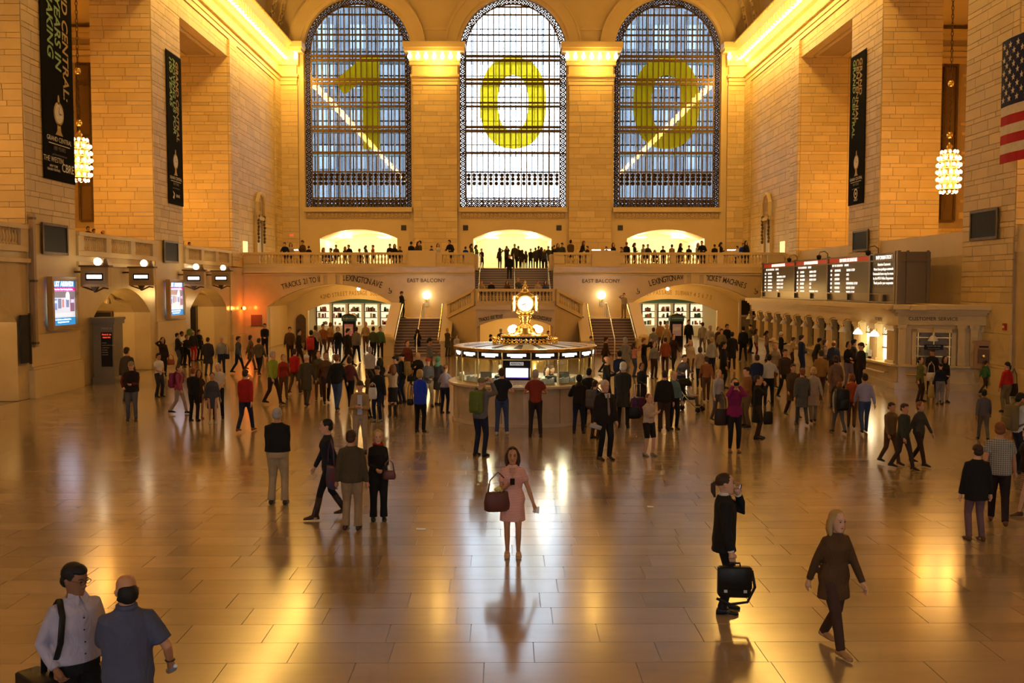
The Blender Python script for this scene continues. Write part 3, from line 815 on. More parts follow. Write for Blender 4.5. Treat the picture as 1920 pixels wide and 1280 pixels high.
# ------------------------------------------------------------------ lamps along the cornices
BULB = MB()
for dx in (-0.11, 0.11):
    BULB.ball((dx, 0, 0.0), (0.115, 0.13, 0.15), 8, 6)
    BULB.lathe([(0.05, 0.12), (0.06, 0.22), (0.06, 0.3)], 6, (dx, 0, 0))
BULB1 = MB().ball((0, 0, 0), (0.17, 0.17, 0.22), 10, 8).lathe([(0.08, 0.18), (0.09, 0.36)], 8).mesh('bulb')
BULB1.polygons.foreach_set('use_smooth', [True] * len(BULB1.polygons)); BULB1.materials.append(M_BULB)
BRK = MB().box(-0.28, 0.28, -0.07, 0.07, -0.12, 0.42).mesh('bracket'); BRK.materials.append(M_PLAIN)
for sg in (-1, 1):
    sd = 'left' if sg < 0 else 'right'
    rw = thing('cornice_lamp_row', 'row of glowing bulbs under the cornice of the %s wall' % sd, 'lamp row', (sg * 17.45, 34.5, 21.72))
    k = 0; y = 34.5
    while y < 77.2:
        obj('bulb', BULB1, None, rw, (0, y - 34.5, 0)); obj('bracket', BRK, None, rw, (0, y - 34.5 + 0.33, 0)); y += 0.66; k += 1
    for q in range(20): lamp('bulb_light', (-sg * 1.1, 1.2 + q * 2.13, -1.0), 270 if q < 10 else 500, WARM, 0.3, rw)
    # the same row goes on along the wall beside and behind the camera
    r2 = thing('cornice_lamp_row', 'row of bulbs under the %s cornice beside the camera' % sd, 'lamp row', (sg * 17.45, -8, 21.72))
    for q in range(32): obj('bulb', BULB1, None, r2, (0, q * 1.32, 0))
    for q in range(11): lamp('bulb_light', (-sg * 1.1, 2 + q * 3.9, -1.0), 330, WARM, 0.3, r2)
for lab, x0, n in (('left of the middle window', -7.98, 7), ('right of the middle window', 4.16, 7), ('in the left corner of the far wall', -18.0, 3), ('in the right corner of the far wall', 16.7, 3)):
    rw = thing('pilaster_lamp_row', 'short row of glowing bulbs ' + lab, 'lamp row', (x0, YE - 0.85, 21.8))
    for q in range(n): obj('bulb', BULB1, None, rw, (q * 0.63, 0, 0))
    lamp('bulb_light', (n * 0.31, -0.7, -0.6), 120 * n, WARM, 0.3, rw)

# ------------------------------------------------------------------ lower side walls, track gates
M_SPOT = mat('spot_housing', (0.35, 0.26, 0.12), 0.5)
fnL = lambda u, z, d: (-18.2 - d, u, z)
GATES = [(42.3, 49.0, 0, 2.85, 4.05), (55.2, 62.4, 0, 2.85, 4.05), (29.0, 35.6, 0, 2.85, 4.05)]
for gi, (g, (ya, yb)) in enumerate(zip(GATES, ((40.6, 49.8), (54.15, 63.4), (23.0, 36.5)))):
    where = ('between the two left piers', 'beyond the second left pier', 'nearest the camera')[gi]
    w_ = struct(arch_wall('wall_left', ya, yb, 0, BAL, [g], fnL, 0.8, M_MARB), 'polished wall with a track gate arch, ' + where)
    arch_lining('gate_vault', g, fnL, 0.8, 4.4, 0.3, M_PLAIN, w_)
    c = (g[0] + g[1]) / 2
    arch_wall('gate_back', g[0] - 0.3, g[1] + 0.3, 0, 4.3, [(c - 1.5, c + 1.5, 0, 2.1, 2.75)], lambda u, z, d: (-22.6 - d, u, z), 0.4, M_PLAIN, w_)
    arch_lining('gate_tunnel', (c - 1.5, c + 1.5, 0, 2.1, 2.75), lambda u, z, d: (-22.6 - d, u, z), 0.4, 4.5, 0.3, M_PLAIN, w_)
    box('tunnel_end', M_DARK, -27.3, -27.1, c - 2, c + 2, 0, 3.2, w_)
    box('string_course', M_PLAIN, -18.2, -18.05, ya, yb, 5.0, 5.15, w_)
    text('GATE', 0.34, MATS['gilt_letter'], (-22.58, c, 3.3), (PI / 2, 0, PI / 2), w_, 'lettering')
    box('gate_board', M_BLACK, -21.2, -20.1, g[1] - 0.12, g[1] - 0.02, 0.95, 2.85, w_)
    bf_ = MB()
    for (x0, x1, z0, z1) in ((-21.28, -21.2, .87, 2.93), (-20.1, -20.02, .87, 2.93), (-21.2, -20.1, 2.85, 2.93), (-21.2, -20.1, .87, .95)):
        bf_.box(x0, x1, g[1] - 0.16, g[1] - 0.02, z0, z1)
    bf_.build('gate_board_frame', M_BRONZE, w_)
    for q in range(3):
        y_ = g[0] + 1.6 + q * 1.7
        sp = tag(MB().lathe([(0.03, 0.3), (0.03, 0.12), (0.08, 0.08), (0.16, -0.12), (0.13, -0.12), (0.02, 0.02)][::-1], 10).build('spot_lamp', M_SPOT), 'hanging spotlight %s under the gate arch %s' % (('near', 'middle', 'far')[q], where), 'spotlight', 'spotlights under the gate arches')
        sp.location = (-19.6, y_, min(arch_z(y_, g), 4.05) - 0.32); sp.rotation_euler = (0.25, 0.3, 0)
        d_ = MB().ball((0, 0, -0.09), (0.1, 0.1, 0.03), 8, 4).build('lamp_face', M_GLOBE, sp)
    lamp('gate_light', (-20.2, c, 3.2), 300, (1.0, 0.58, 0.17), 0.2, w_)
for _a, _b in ((23, 36.5), (40.6, 49.8), (54.15, 63.4)): struct(box('wall_right', M_MARB, 18.3, 19.0, _a, _b, 0, BAL), 'right wall behind the ticket office')
# gallery parapets
BAL_ME = MB().lathe([(0.075, 0.0), (0.075, 0.06), (0.045, 0.09), (0.05, 0.13), (0.085, 0.24), (0.075, 0.33), (0.035, 0.46), (0.04, 0.5), (0.07, 0.53), (0.07, 0.58)], 8).mesh('baluster')
BAL_ME.polygons.foreach_set('use_smooth', [True] * len(BAL_ME.polygons)); BAL_ME.materials.append(M_PLAIN)

def balustrade(label, p0, p1, z0, sections, th=0.34, group=None, top=0.98, slope=0.0, solid=()):
    """parapet from p0 to p1 (plan points); sections: (t0, t1) of open balusters in 0..1"""
    p0, p1 = Vector((*p0, 0)), Vector((*p1, 0)); d = p1 - p0; Lg = d.length
    t = thing('balustrade', label, 'balustrade', (p0.x, p0.y, z0), (0, 0, math.atan2(d.y, d.x)), group)
    def bx(nm, a, b, za, zb, w_):
        s0, s1 = slope * a / Lg, slope * b / Lg
        MB().quadprism([(a, -w_ / 2, za + s0), (b, -w_ / 2, za + s1), (b, w_ / 2, za + s1), (a, w_ / 2, za + s0)],
                       [(a, -w_ / 2, zb + s0), (b, -w_ / 2, zb + s1), (b, w_ / 2, zb + s1), (a, w_ / 2, zb + s0)]).build(nm, M_PLAIN, t)
    bx('base_rail', 0, Lg, 0, 0.22, th)
    bx('top_rail', 0, Lg, top - 0.16, top, th + 0.08)
    cur = 0.0
    for a, b in list(sections) + [(1.0, 1.0)]:
        if a * Lg - cur > 0.03: bx('pedestal', cur, a * Lg, 0.2, top - 0.14, th)
        n = max(0, int(round((b - a) * Lg / 0.215)))
        for k in range(n):
            x = a * Lg + ((b - a) * Lg) * (k + 0.5) / n
            o = obj('baluster', BAL_ME, None, t, (x, 0, 0.22 + slope * x / Lg)); o.scale = (1, 1, (top - 0.38) / 0.58)
        cur = b * Lg
    for a, b in solid: bx('solid_block', a * Lg, b * Lg, 0, top + 0.12, th + 0.16)
    return t
for sg in (-1, 1):
    sd = 'left' if sg < 0 else 'right'
    for (ya, yb, wh) in ((40.65, 49.75, 'between the two nearer piers'), (54.2, 63.3, 'beyond the second pier'), (24.0, 36.4, 'in front of the nearest pier')):
        Lg = yb - ya; n = 3; e = 0.55 / Lg; w_ = (1 - 4 * e) / 3
        if sg > 0: continue
        balustrade('stone gallery balustrade on the %s wall %s' % (sd, wh), (sg * 18.25, ya), (sg * 18.25, yb), BAL, [(e + k * (w_ + e), e + k * (w_ + e) + w_) for k in range(n)])
    if sg > 0:
        for _a, _b in ((23, 36.5), (40.6, 49.8), (54.15, 63.4)): struct(box('wall_right', M_PLAIN, 18.3, 18.6, _a, _b, BAL, RAIL), 'parapet of the right gallery above the ticket office')
def frac(x0, x1, pairs, y=YB):
    X = lambda x: at(x, 480, 'Y', y).x
    return [((X(a) - x0) / (x1 - x0), (X(b) - x0) / (x1 - x0)) for a, b in pairs]
balustrade('stone balustrade of the far balcony left of the central stair', (-18.15, YB + 0.2), (-2.7, YB + 0.2), BAL + 0.02,
           frac(-18.15, -2.7, [(486, 568), (580, 658), (669, 755), (827, 870)]), solid=frac(-18.15, -2.7, [(765, 817)]))
balustrade('stone balustrade of the far balcony right of the central stair', (2.65, YB + 0.2), (18.15, YB + 0.2), BAL + 0.02,
           frac(2.65, 18.15, [(1058, 1100), (1172, 1257), (1268, 1346), (1357, 1440)]), solid=frac(2.65, 18.15, [(1110, 1162)]))
for sg, x_ in ((-1, -2.66), (1, 2.61)):
    MB().quadprism([(x_ - .17, YB + .3, 5.2), (x_ + .17, YB + .3, 5.2), (x_ + .17, 69.6, 5.2), (x_ - .17, 69.6, 5.2)], [(x_ - .17, YB + .3, 6.3), (x_ + .17, YB + .3, 6.3), (x_ + .17, 69.6, 6.3), (x_ - .17, 69.6, 6.3)]).build(
        'stairwell_parapet', M_PLAIN, bw1 if sg < 0 else bw2)

# ------------------------------------------------------------------ the far double stair
stz = struct(empty('stair_far', (0, 58, 0)), 'double marble stair rising to the far balcony')
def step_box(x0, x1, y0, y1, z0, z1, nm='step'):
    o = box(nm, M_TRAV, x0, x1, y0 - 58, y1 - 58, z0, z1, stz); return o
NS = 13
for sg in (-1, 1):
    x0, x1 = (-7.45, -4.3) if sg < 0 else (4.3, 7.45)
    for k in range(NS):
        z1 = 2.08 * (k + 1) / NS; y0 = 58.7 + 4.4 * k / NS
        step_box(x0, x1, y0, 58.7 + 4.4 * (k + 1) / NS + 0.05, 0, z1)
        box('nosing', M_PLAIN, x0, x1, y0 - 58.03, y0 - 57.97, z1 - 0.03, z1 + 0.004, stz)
    box('landing', M_MARB, min(x0, sg * 2.65), max(x1, sg * 2.65), 63.1 - 58, YB - 58, 1.6, 2.08, stz)
    # short inner flight up to the middle landing
    for k in range(5):
        xa = sg * (4.25 - k * 0.34)
        step_box(min(xa, sg * 2.5), max(xa, sg * 2.5), 61.2, YB, 1.7, 2.08 + 0.184 * (k + 1))
    # sloping outer and inner parapets
    for xo, nm in ((sg * 7.6, 'outer_parapet'), (sg * 4.2, 'inner_parapet')):
        w_ = 0.26
        MB().quadprism([(xo - w_, 0.4, 0), (xo + w_, 0.4, 0), (xo + w_, 5.2, 0), (xo - w_, 5.2, 0)], [(xo - w_, 0.4, 0.78), (xo + w_, 0.4, 0.78), (xo + w_, 5.2, 2.95), (xo - w_, 5.2, 2.95)]).build(nm, M_PLAIN, stz)
        MB().quadprism([(xo - w_ - .07, 0.35, 0.75), (xo + w_ + .07, 0.35, 0.75), (xo + w_ + .07, 5.2, 2.94), (xo - w_ - .07, 5.2, 2.94)], [(xo - w_ - .07, 0.35, 0.9), (xo + w_ + .07, 0.35, 0.9), (xo + w_ + .07, 5.2, 3.08), (xo - w_ - .07, 5.2, 3.08)]).build('coping', M_PLAIN, stz)
        if nm == 'outer_parapet':
            nw = MB().box(xo - 0.36, xo + 0.36, 0.0, 0.7, 0, 0.95); nw.box(xo - 0.42, xo + 0.42, -0.06, 0.76, 0.95, 1.06); nw.lathe([(0.3, 1.06), (0.33, 1.15), (0.2, 1.3), (0.0, 1.36)], 10, (xo, 0.35, 0))
            nw.build('newel', M_PLAIN, stz)
            box('parapet_return', M_PLAIN, xo - w_, xo + w_, 5.2, 8.3, 2.0, 2.1, stz)
        hx = xo - sg * 0.42 if nm == 'outer_parapet' else xo + sg * 0.42
        MB().tube([(hx, 0.5, 0.9), (hx, 5.1, 3.0), (hx, 6.2, 3.0)], 0.035, 6).build('handrail', M_BRASS, stz)
    xm = sg * 5.9
    hr = MB().tube([(xm, 0.7, 0.0), (xm, 0.7, 1.0), (xm, 5.1, 3.05), (xm, 6.0, 3.05), (xm, 6.0, 2.08)], 0.04, 6)
    hr.tube([(xm, 5.1, 2.08), (xm, 5.1, 3.0)], 0.035, 6)
    hr.build('middle_handrail', M_BRASS, stz)
# middle landing and bowed front wall with its arch
PLAN = [(-4.45, 63.1), (-4.15, 61.0), (-2.4, 59.1), (2.35, 59.1), (4.1, 61.0), (4.45, 63.1)]
TOPZ = [2.1, 2.12, 3.0, 3.0, 2.12, 2.1]
struct(box('landing_stair', M_MARB, -2.6, 2.55, 59.3, 64.6, 2.7, 3.0), 'middle landing of the far stair')
for j in range(5):
    (xa, ya), (xb, yb) = PLAN[j], PLAN[j + 1]
    if j == 2:
        op = (-2.3, 2.25, 0, 1.72, 2.24)
        fw_ = struct(arch_wall('wall_landing', -2.4, 2.35, 0, 3.0, [op], lambda u, z, d: (u, 59.1 + d, z), 0.35, M_MARB), 'bowed stair front with a low arch behind the booth')
        arch_lining('ramp_vault', op, lambda u, z, d: (u, 59.1 + d, z), 0.35, 7.0, 0.2, M_PLAIN, fw_)
        box('ramp_end', M_LITWALL, -2.6, 2.6, 66.0, 66.2, 0, 2.5, fw_)
        lamp('ramp_light', (0, 62.5, 1.7), 480, (1.0, 0.56, 0.14), 0.15, fw_)
        box('string_course', M_PLAIN, -2.4, 2.35, 59.0, 59.1, 2.72, 2.8, fw_)
        arc_text('TRACKS 100 TO 117', -2.2, -0.75, lambda x: 2.36 - 0.055 * x * x, 59.09, 0.30, fw_)
        arc_text('DINING CONCOURSE', 0.7, 2.15, lambda x: 2.36 - 0.055 * x * x, 59.09, 0.30, fw_)
    else:
        nx, ny = (yb - ya), -(xb - xa); l_ = math.hypot(nx, ny); nx, ny = nx / l_ * 0.35, ny / l_ * 0.35
        MB().quadprism([(xa, ya, 0), (xb, yb, 0), (xb - nx, yb - ny, 0), (xa - nx, ya - ny, 0)],
                       [(xa, ya, TOPZ[j]), (xb, yb, TOPZ[j + 1]), (xb - nx, yb - ny, TOPZ[j + 1]), (xa - nx, ya - ny, TOPZ[j])]).build('front_wall_side', M_MARB, fw_ if j > 2 else stz).name = 'front_wall'
        if j < 2:
            bpy.data.objects[-1] if False else None
for o in list(stz.children):
    if o.name.startswith('front_wall'): o.location = (0, -58, 0)
balustrade('straight balustrade of the stair landing behind the clock', (-2.4, 59.25), (2.35, 59.25), 3.0, [(0.03, 0.97)], 0.3)
balustrade('sloping balustrade left of the stair landing', (-4.1, 61.05), (-2.4, 59.22), 2.15, [(0.1, 0.9)], 0.3, slope=0.85)
balustrade('sloping balustrade right of the stair landing', (2.35, 59.22), (4.05, 61.05), 3.0, [(0.1, 0.9)], 0.3, slope=-0.85)
# upper flight
NU = 15
for k in range(NU):
    z1 = 3.0 + (BAL - 3.0) * (k + 1) / NU; y0 = 64.4 + 5.2 * k / NU
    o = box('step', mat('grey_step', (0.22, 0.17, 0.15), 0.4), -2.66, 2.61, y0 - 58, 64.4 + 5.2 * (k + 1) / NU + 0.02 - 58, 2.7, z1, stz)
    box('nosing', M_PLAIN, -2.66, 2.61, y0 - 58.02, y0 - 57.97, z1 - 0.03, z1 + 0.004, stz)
for x_ in (-2.35, 0.0, 2.3):
    hr = MB().tube([(x_, 6.3, 3.0), (x_, 6.3, 4.0), (x_, 11.7, 6.4), (x_, 12.4, 6.4), (x_, 12.4, 5.4)], 0.035, 6)
    hr.tube([(x_, 9, 4.1), (x_, 9, 5.2)], 0.025, 6); hr.build('handrail', M_BRASS, stz)
# wall globes beside the stair
for x_, lab in ((800, 'left'), (1128, 'right')):
    q = at(x_, 553, 'Y', YB - 0.3)
    s_ = thing('wall_sconce', 'bright globe sconce on the wall above the %s stair' % lab, 'sconce', (q.x, YB, q.z))
    MB().ball((0, -0.32, 0), 0.27, 14, 10).build('globe', M_GLOBE, s_, True)
    MB().tube([(0, 0, -0.45), (0, -0.2, -0.45), (0, -0.32, -0.28)], 0.04, 6).build('bracket', M_BRASS, s_)
    MB().box(-0.12, 0.12, -0.05, 0.0, -0.75, -0.25).build('backplate', M_BRASS, s_)
    lamp('globe_light', (0, -0.8, 0), 60, WARM, 0.2, s_)
# red-orange beacon on the wall by the left corner
q = at(474, 576, 'X', -18.0)
s_ = thing('warning_beacon', 'small glowing orange-red lamp on the left wall near the corner', 'lamp', (-18.1, 65.6, q.z))
MB().ball((0.16, 0, 0), 0.12, 12, 8).build('lens', mat('orange_lens', (1, .3, .05), .3, emit=(1.0, 0.28, 0.05), estr=12), s_, True)
MB().lathe([(0.1, 0), (0.1, 0.08)], 10).build('base', M_DARK, s_).rotation_euler = (0, PI / 2, 0)
lamp('beacon_light', (0.5, -0.3, 0), 130, (1, 0.16, 0.02), 0.1, s_)

# ------------------------------------------------------------------ chandeliers
def chandelier(loc, label, z1=18.5, power=1300):
    t = thing('chandelier', label, 'chandelier', loc, group='gilt chandeliers in the side openings')
    MB().lathe([(0.0, -0.02), (0.18, 0.0), (0.34, 0.05), (0.40, 0.12), (0.40, 0.16), (0.34, 0.18), (0.3, 0.5), (0.34, 1.0), (0.3, 1.7), (0.36, 1.78), (0.22, 1.9), (0.10, 2.0), (0.14, 2.1), (0.06, 2.2), (0.03, 2.3)], 16).build('body', M_GOLD, t, True)
    bl = MB().ball((0, 0, 0), (0.07, 0.07, 0.085), 8, 6).mesh('bulb'); bl.materials.append(M_BULB)
    bl.polygons.foreach_set('use_smooth', [True] * len(bl.polygons))
    for j, (r, z, n) in enumerate(((0.34, 0.06, 10), (0.47, 0.30, 12), (0.49, 0.62, 12), (0.5, 0.94, 12), (0.49, 1.26, 12), (0.46, 1.56, 12), (0.34, 1.84, 10))):
        for k in range(n):
            a = 2 * PI * (k + 0.5 * (j % 2)) / n
            obj('bulb', bl, None, t, (r * math.cos(a), r * math.sin(a), z))
    for z in (0.16, 0.48, 0.8, 1.12, 1.44, 1.72):
        MB().tube([(0.42 * math.cos(a), 0.42 * math.sin(a), z) for a in np.linspace(0, 2 * PI, 19)], 0.022, 5, False).build('ring', M_GOLD, t)
    ch = MB(); z = 2.25; k = 0
    top = z1 - loc[2]
    while z < top:
        ax = (0.05, 0) if k % 2 else (0, 0.05)
        ch.tube([(ax[0] * math.cos(u), ax[1] * math.cos(u), z + 0.11 + 0.12 * math.sin(u)) for u in np.linspace(0, 2 * PI, 9)], 0.018, 4, False); z += 0.19; k += 1
    ch.build('chain', M_BRONZE, t)
    for z in (2.6, 4.9): MB().ball((0, 0, z), (0.14, 0.14, 0.16), 10, 8).build('gilt_knob', M_GOLD, t, True)
    for a in (0, PI / 2, PI, 3 * PI / 2):
        lamp('bulb_light', (0.75 * math.cos(a), 0.75 * math.sin(a), 0.9), power / 4, AMBER, 0.25, t)
chandelier((-19.75, 44.9, 8.85), 'gilt chandelier of many glowing bulbs beside the large black banner')
chandelier((19.47, 44.9, 8.35), 'gilt chandelier of many glowing bulbs in the right-hand opening')
chandelier((-20.9, 58.9, 8.85), 'gilt chandelier in the left opening beyond the second pier')
chandelier((20.9, 58.9, 8.85), 'gilt chandelier in the right opening beyond the second pier')
chandelier((-20.5, 31.0, 8.85), 'gilt chandelier in the left opening nearest the camera')
chandelier((20.5, 31.0, 8.85), 'gilt chandelier in the right opening nearest the camera')
for sg in (-1, 1):
    for y_ in (40, 54):
        t = thing('aisle_pendant', 'brass pendant lamp in the %s aisle, %s' % ('left' if sg < 0 else 'right', 'nearer' if y_ < 50 else 'farther'), 'lamp', (sg * 27.0, y_, 11.5))
        MB().lathe([(0.0, 0), (0.3, 0.1), (0.4, 0.4), (0.3, 0.7), (0.05, 0.9), (0.03, 9.1)], 12).build('shade', M_GOLD, t)
        MB().ball((0, 0, -0.05), 0.22, 10, 8).build('bulb', M_BULB, t, True)
        lamp('pendant_light', (0, 0, -0.6), 900, AMBER, 0.3, t)

# ------------------------------------------------------------------ information booth with the four-faced clock
BX, BY = 0.0, 31.0
bt = thing('information_booth', 'round marble and brass information booth with lit glass panels', 'booth', (BX, BY, 0))
def ang(d): return math.radians(-90 + d)
M_BMARB = stone('booth_marble', (0.52, 0.42, 0.30), (0.64, 0.53, 0.40), 0.22, 1.6, 0.1, bump=0, spec=0.5)
for k in range(16):
    a0, a1 = ang(3.4 + 22.5 * k), ang(3.4 + 22.5 * (k + 1))
    mb = MB(); n = 4
    for q in range(n):
        t0 = a0 + 0.004 + (a1 - a0 - 0.008) * q / n; t1 = a0 + 0.004 + (a1 - a0 - 0.008) * (q + 1) / n
        P = lambda r, t, z: (r * math.cos(t), r * math.sin(t), z)
        mb.quadprism([P(2.12, t0, 0.1), P(2.12, t1, 0.1), P(2.26, t1, 0.1), P(2.26, t0, 0.1)], [P(2.12, t0, 1.1), P(2.12, t1, 1.1), P(2.26, t1, 1.1), P(2.26, t0, 1.1)])
    mb.build('base_panel', M_BMARB, bt)
MB().lathe([(2.0, 0), (2.3, 0), (2.3, 0.1), (2.0, 0.1)], 48).build('plinth', M_BMARB, bt)
MB().lathe([(1.7, 1.10), (2.36, 1.10), (2.42, 1.14), (2.42, 1.2), (2.38, 1.22), (1.7, 1.22)], 48).build('counter', M_BMARB, bt, False)
MB().lathe([(0.3, 0.02), (2.0, 0.02), (2.0, 0.04), (0.3, 0.04)], 32).build('inner_floor', M_DARK, bt)
RG = 2.16
for k in range(16):
    d0 = 3.4 + 22.5 * k; a = ang(d0)
    MB().tube([(RG * math.cos(a), RG * math.sin(a), 1.2), (RG * math.cos(a), RG * math.sin(a), 2.28)], 0.028, 6).build('mullion', M_BRASS, bt)
    am = ang(d0 + 11.25); b0, b1 = ang(d0), ang(d0 + 22.5)
    P = lambda r, t, z: Vector((r * math.cos(t), r * math.sin(t), z))
    p0, p1 = P(RG, b0, 0), P(RG, b1, 0); u = (p1 - p0).normalized(); n_ = Vector((u.y, -u.x, 0)); Lp = (p1 - p0).length
    def panel(nm, s0, s1, z0, z1, d0_, d1_, m, par=bt):
        A = [p0 + u * (s * Lp) + n_ * dd for s, dd in ((s0, d0_), (s1, d0_), (s1, d1_), (s0, d1_))]
        return MB().quadprism([(p.x, p.y, z0) for p in A], [(p.x, p.y, z1) for p in A]).build(nm, m, par)
    sb = panel('sign_band', 0.03, 0.97, 2.0, 2.2, -0.02, 0.01, M_BLACK)
    panel('band_rail', 0, 1, 1.965, 2.0, -0.03, 0.03, M_BRASS); panel('band_rail', 0, 1, 2.2, 2.26, -0.03, 0.04, M_BRASS)
    panel('lit_sign', 0.17, 0.83, 2.085, 2.155, 0.012, 0.03, M_WHITE_LIT, sb)
    panel('lit_sign', 0.3, 0.7, 2.045, 2.09, 0.012, 0.028, M_WHITE_LIT, sb)
    if k != 15:
        panel('glass_pane', 0.02, 0.98, 1.24, 1.96, -0.004, 0.004, M_CLEAR)
        if k in (0, 1, 12, 13, 14, 2, 11):
            rk = panel('brochure_rack', 0.1, 0.9, 1.22, 1.26, -0.14, -0.02, M_BRASS)
            for q in range(9):
                panel('brochure', 0.12 + q * 0.086, 0.12 + q * 0.086 + 0.075, 1.26, 1.40 + 0.02 * (q % 3), -0.11, -0.08, fabric((0.75, 0.76, 0.78), 0.6, 'paper'), rk)
    else:
        sc = panel('display_back', 0.03, 0.97, 1.3, 1.97, -0.05, -0.01, M_BLACK)
        panel('display_screen', 0.12, 0.9, 1.48, 1.74, -0.01, 0.012, mat('booth_screen', (1, 1, 1), 0.3, emit=(0.9, 0.86, 1.0), estr=2.2), sc)
        panel('display_strip', 0.12, 0.9, 1.455, 1.48, -0.01, 0.012, mat('booth_screen_strip', (.2, .1, .6), 0.3, emit=(0.25, 0.12, 0.9), estr=1.5), sc)
        panel('name_plate', 0.26, 0.74, 1.82, 1.92, -0.01, 0.005, mat('plate_grey_glow', (0.5, 0.5, 0.48), 0.5, emit=(.8, .8, .75), estr=0.35), sc)  # unlit plate given a faint glow so it shows in the dark
        c_ = p0 + u * (0.5 * Lp) + n_ * 0.012
        text('ARRIVALS', 0.082, M_BLACK, (c_.x, c_.y, 1.868), (PI / 2, 0, math.atan2(u.y, u.x)), sc, 'lettering', 0.002, bold=0.001)
        for q in range(12):
            panel('brochure', 0.06 + q * 0.075, 0.125 + q * 0.075, 1.23, 1.38, -0.01, 0.02, MATS['paper_74_75_77_'] if 'paper_74_75_77_' in MATS else fabric((0.75, 0.76, 0.78), 0.6, 'paper'), bt)
# roof of ribbed segments
M_ROOFW = mat('roof_glass_white', (0.62, 0.64, 0.66), 0.3)
for k in range(16):
    a0, a1 = ang(3.4 + 22.5 * k), ang(3.4 + 22.5 * (k + 1))
    P = lambda r, t, z: (r * math.cos(t), r * math.sin(t), z)
    for q in range(3):
        t0, t1 = a0 + (a1 - a0) * q / 3, a0 + (a1 - a0) * (q + 1) / 3
        MB().quadprism([P(0.95, t0, 2.33), P(0.95, t1, 2.33), P(2.24, t1, 2.25), P(2.24, t0, 2.25)], [P(0.95, t0, 2.37), P(0.95, t1, 2.37), P(2.24, t1, 2.28), P(2.24, t0, 2.28)]).build('roof_panel', (M_ROOFW, M_BLACK, M_ROOFW)[q], bt)
MB().lathe([(1.8, 2.2), (2.24, 2.2), (2.26, 2.29), (2.2, 2.3)], 48).build('roof_rim', M_BRASS, bt)
MB().lathe([(0.2, 2.19), (2.1, 2.19), (2.1, 2.2), (0.2, 2.2)], 32).build('booth_ceiling', mat('booth_ceiling', (.75, .68, .45), .6), bt)
for k in range(6):
    a = ang(60 * k + 20)
    lamp('booth_light', (1.2 * math.cos(a), 1.2 * math.sin(a), 2.0), 95, (1.0, 0.86, 0.55), 0.08, bt)
    MB().ball((1.2 * math.cos(a), 1.2 * math.sin(a), 2.14), (0.12, 0.12, 0.04), 8, 5).build('ceiling_lamp', M_GLOBE, bt)
MB().lathe([(0.42, 0.04), (0.42, 2.2)], 20).build('core_column', M_BRASS, bt, True)
for k in range(10):
    a = ang(36 * k); box('desk', M_BLACK, 1.25 * math.cos(a) - .2, 1.25 * math.cos(a) + .2, 1.25 * math.sin(a) - .2, 1.25 * math.sin(a) + .2, 0.04, 1.0, bt)
    if k % 2: box('monitor', M_BLACK, 1.3 * math.cos(a) - .18, 1.3 * math.cos(a) + .18, 1.3 * math.sin(a) - .05, 1.3 * math.sin(a) + .05, 1.05, 1.42, bt)
    else: box('paper_tray', fabric((0.75, 0.76, 0.78), 0.6, 'paper'), 1.3 * math.cos(a) - .15, 1.3 * math.cos(a) + .15, 1.3 * math.sin(a) - .1, 1.3 * math.sin(a) + .1, 1.0, 1.12, bt)
# gilt gallery ring
MB().lathe([(0.95, 2.34), (1.05, 2.34), (1.05, 2.38), (0.98, 2.38)], 40).build('gallery_base', M_GOLD, bt)
gr = MB()
for k in range(44):
    a = 2 * PI * k / 44
    gr.lathe([(0.02, 2.38), (0.035, 2.43), (0.015, 2.47), (0.04, 2.51), (0.0, 2.55)], 5, (1.01 * math.cos(a), 1.01 * math.sin(a), 0))
    a2 = a + PI / 44
    gr.tube([(1.01 * math.cos(a2 + .05 * math.cos(u)), 1.01 * math.sin(a2 + .05 * math.cos(u)), 2.45 + .05 * math.sin(u)) for u in np.linspace(0, 2 * PI, 7)], 0.012, 4, False)
tag(gr.build('gallery_cresting', M_GOLD, bt), kind='stuff')
dr = MB().lathe([(0.70, 2.36), (0.72, 2.4), (0.72, 2.56), (0.75, 2.58), (0.75, 2.61), (0.3, 2.63)], 40).build('sign_drum', M_BLACK, bt)
MB().lathe([(0.73, 2.57), (0.77, 2.58), (0.77, 2.62), (0.4, 2.66), (0.3, 2.64)], 40).build('drum_rim', M_GOLD, bt, True)
def ring_text(s, r, z, size, mid, m, par):
    n = len(s); w_ = size * 0.56
    for i, ch in enumerate(s):
        if ch == ' ': continue
        d = mid + math.degrees((i - (n - 1) / 2) * w_ / r); a = ang(d)
        text(ch, size, m, (r * math.cos(a), r * math.sin(a), z), (PI / 2, 0, math.radians(d)), par, 'letter', 0.003)
ring_text('Information', 0.725, 2.485, 0.115, 0, mat('sign_letter_white', (.9, .9, .88), .5, emit=(1, 1, 1), estr=0.5), dr)
ring_text('Information', 0.725, 2.485, 0.115, 90, MATS['sign_letter_white'], dr)
ring_text('Information', 0.725, 2.485, 0.115, -90, MATS['sign_letter_white'], dr)
for d in (-45, 45):
    a = ang(d)
    MB().tube([(0.728 * math.cos(a) + 0.035 * math.cos(u) * math.cos(a + PI / 2), 0.728 * math.sin(a) + 0.035 * math.cos(u) * math.sin(a + PI / 2), 2.485 + 0.035 * math.sin(u)) for u in np.linspace(-2.2, 2.2, 8)], 0.008, 4).build('roundel', M_GOLD, dr)
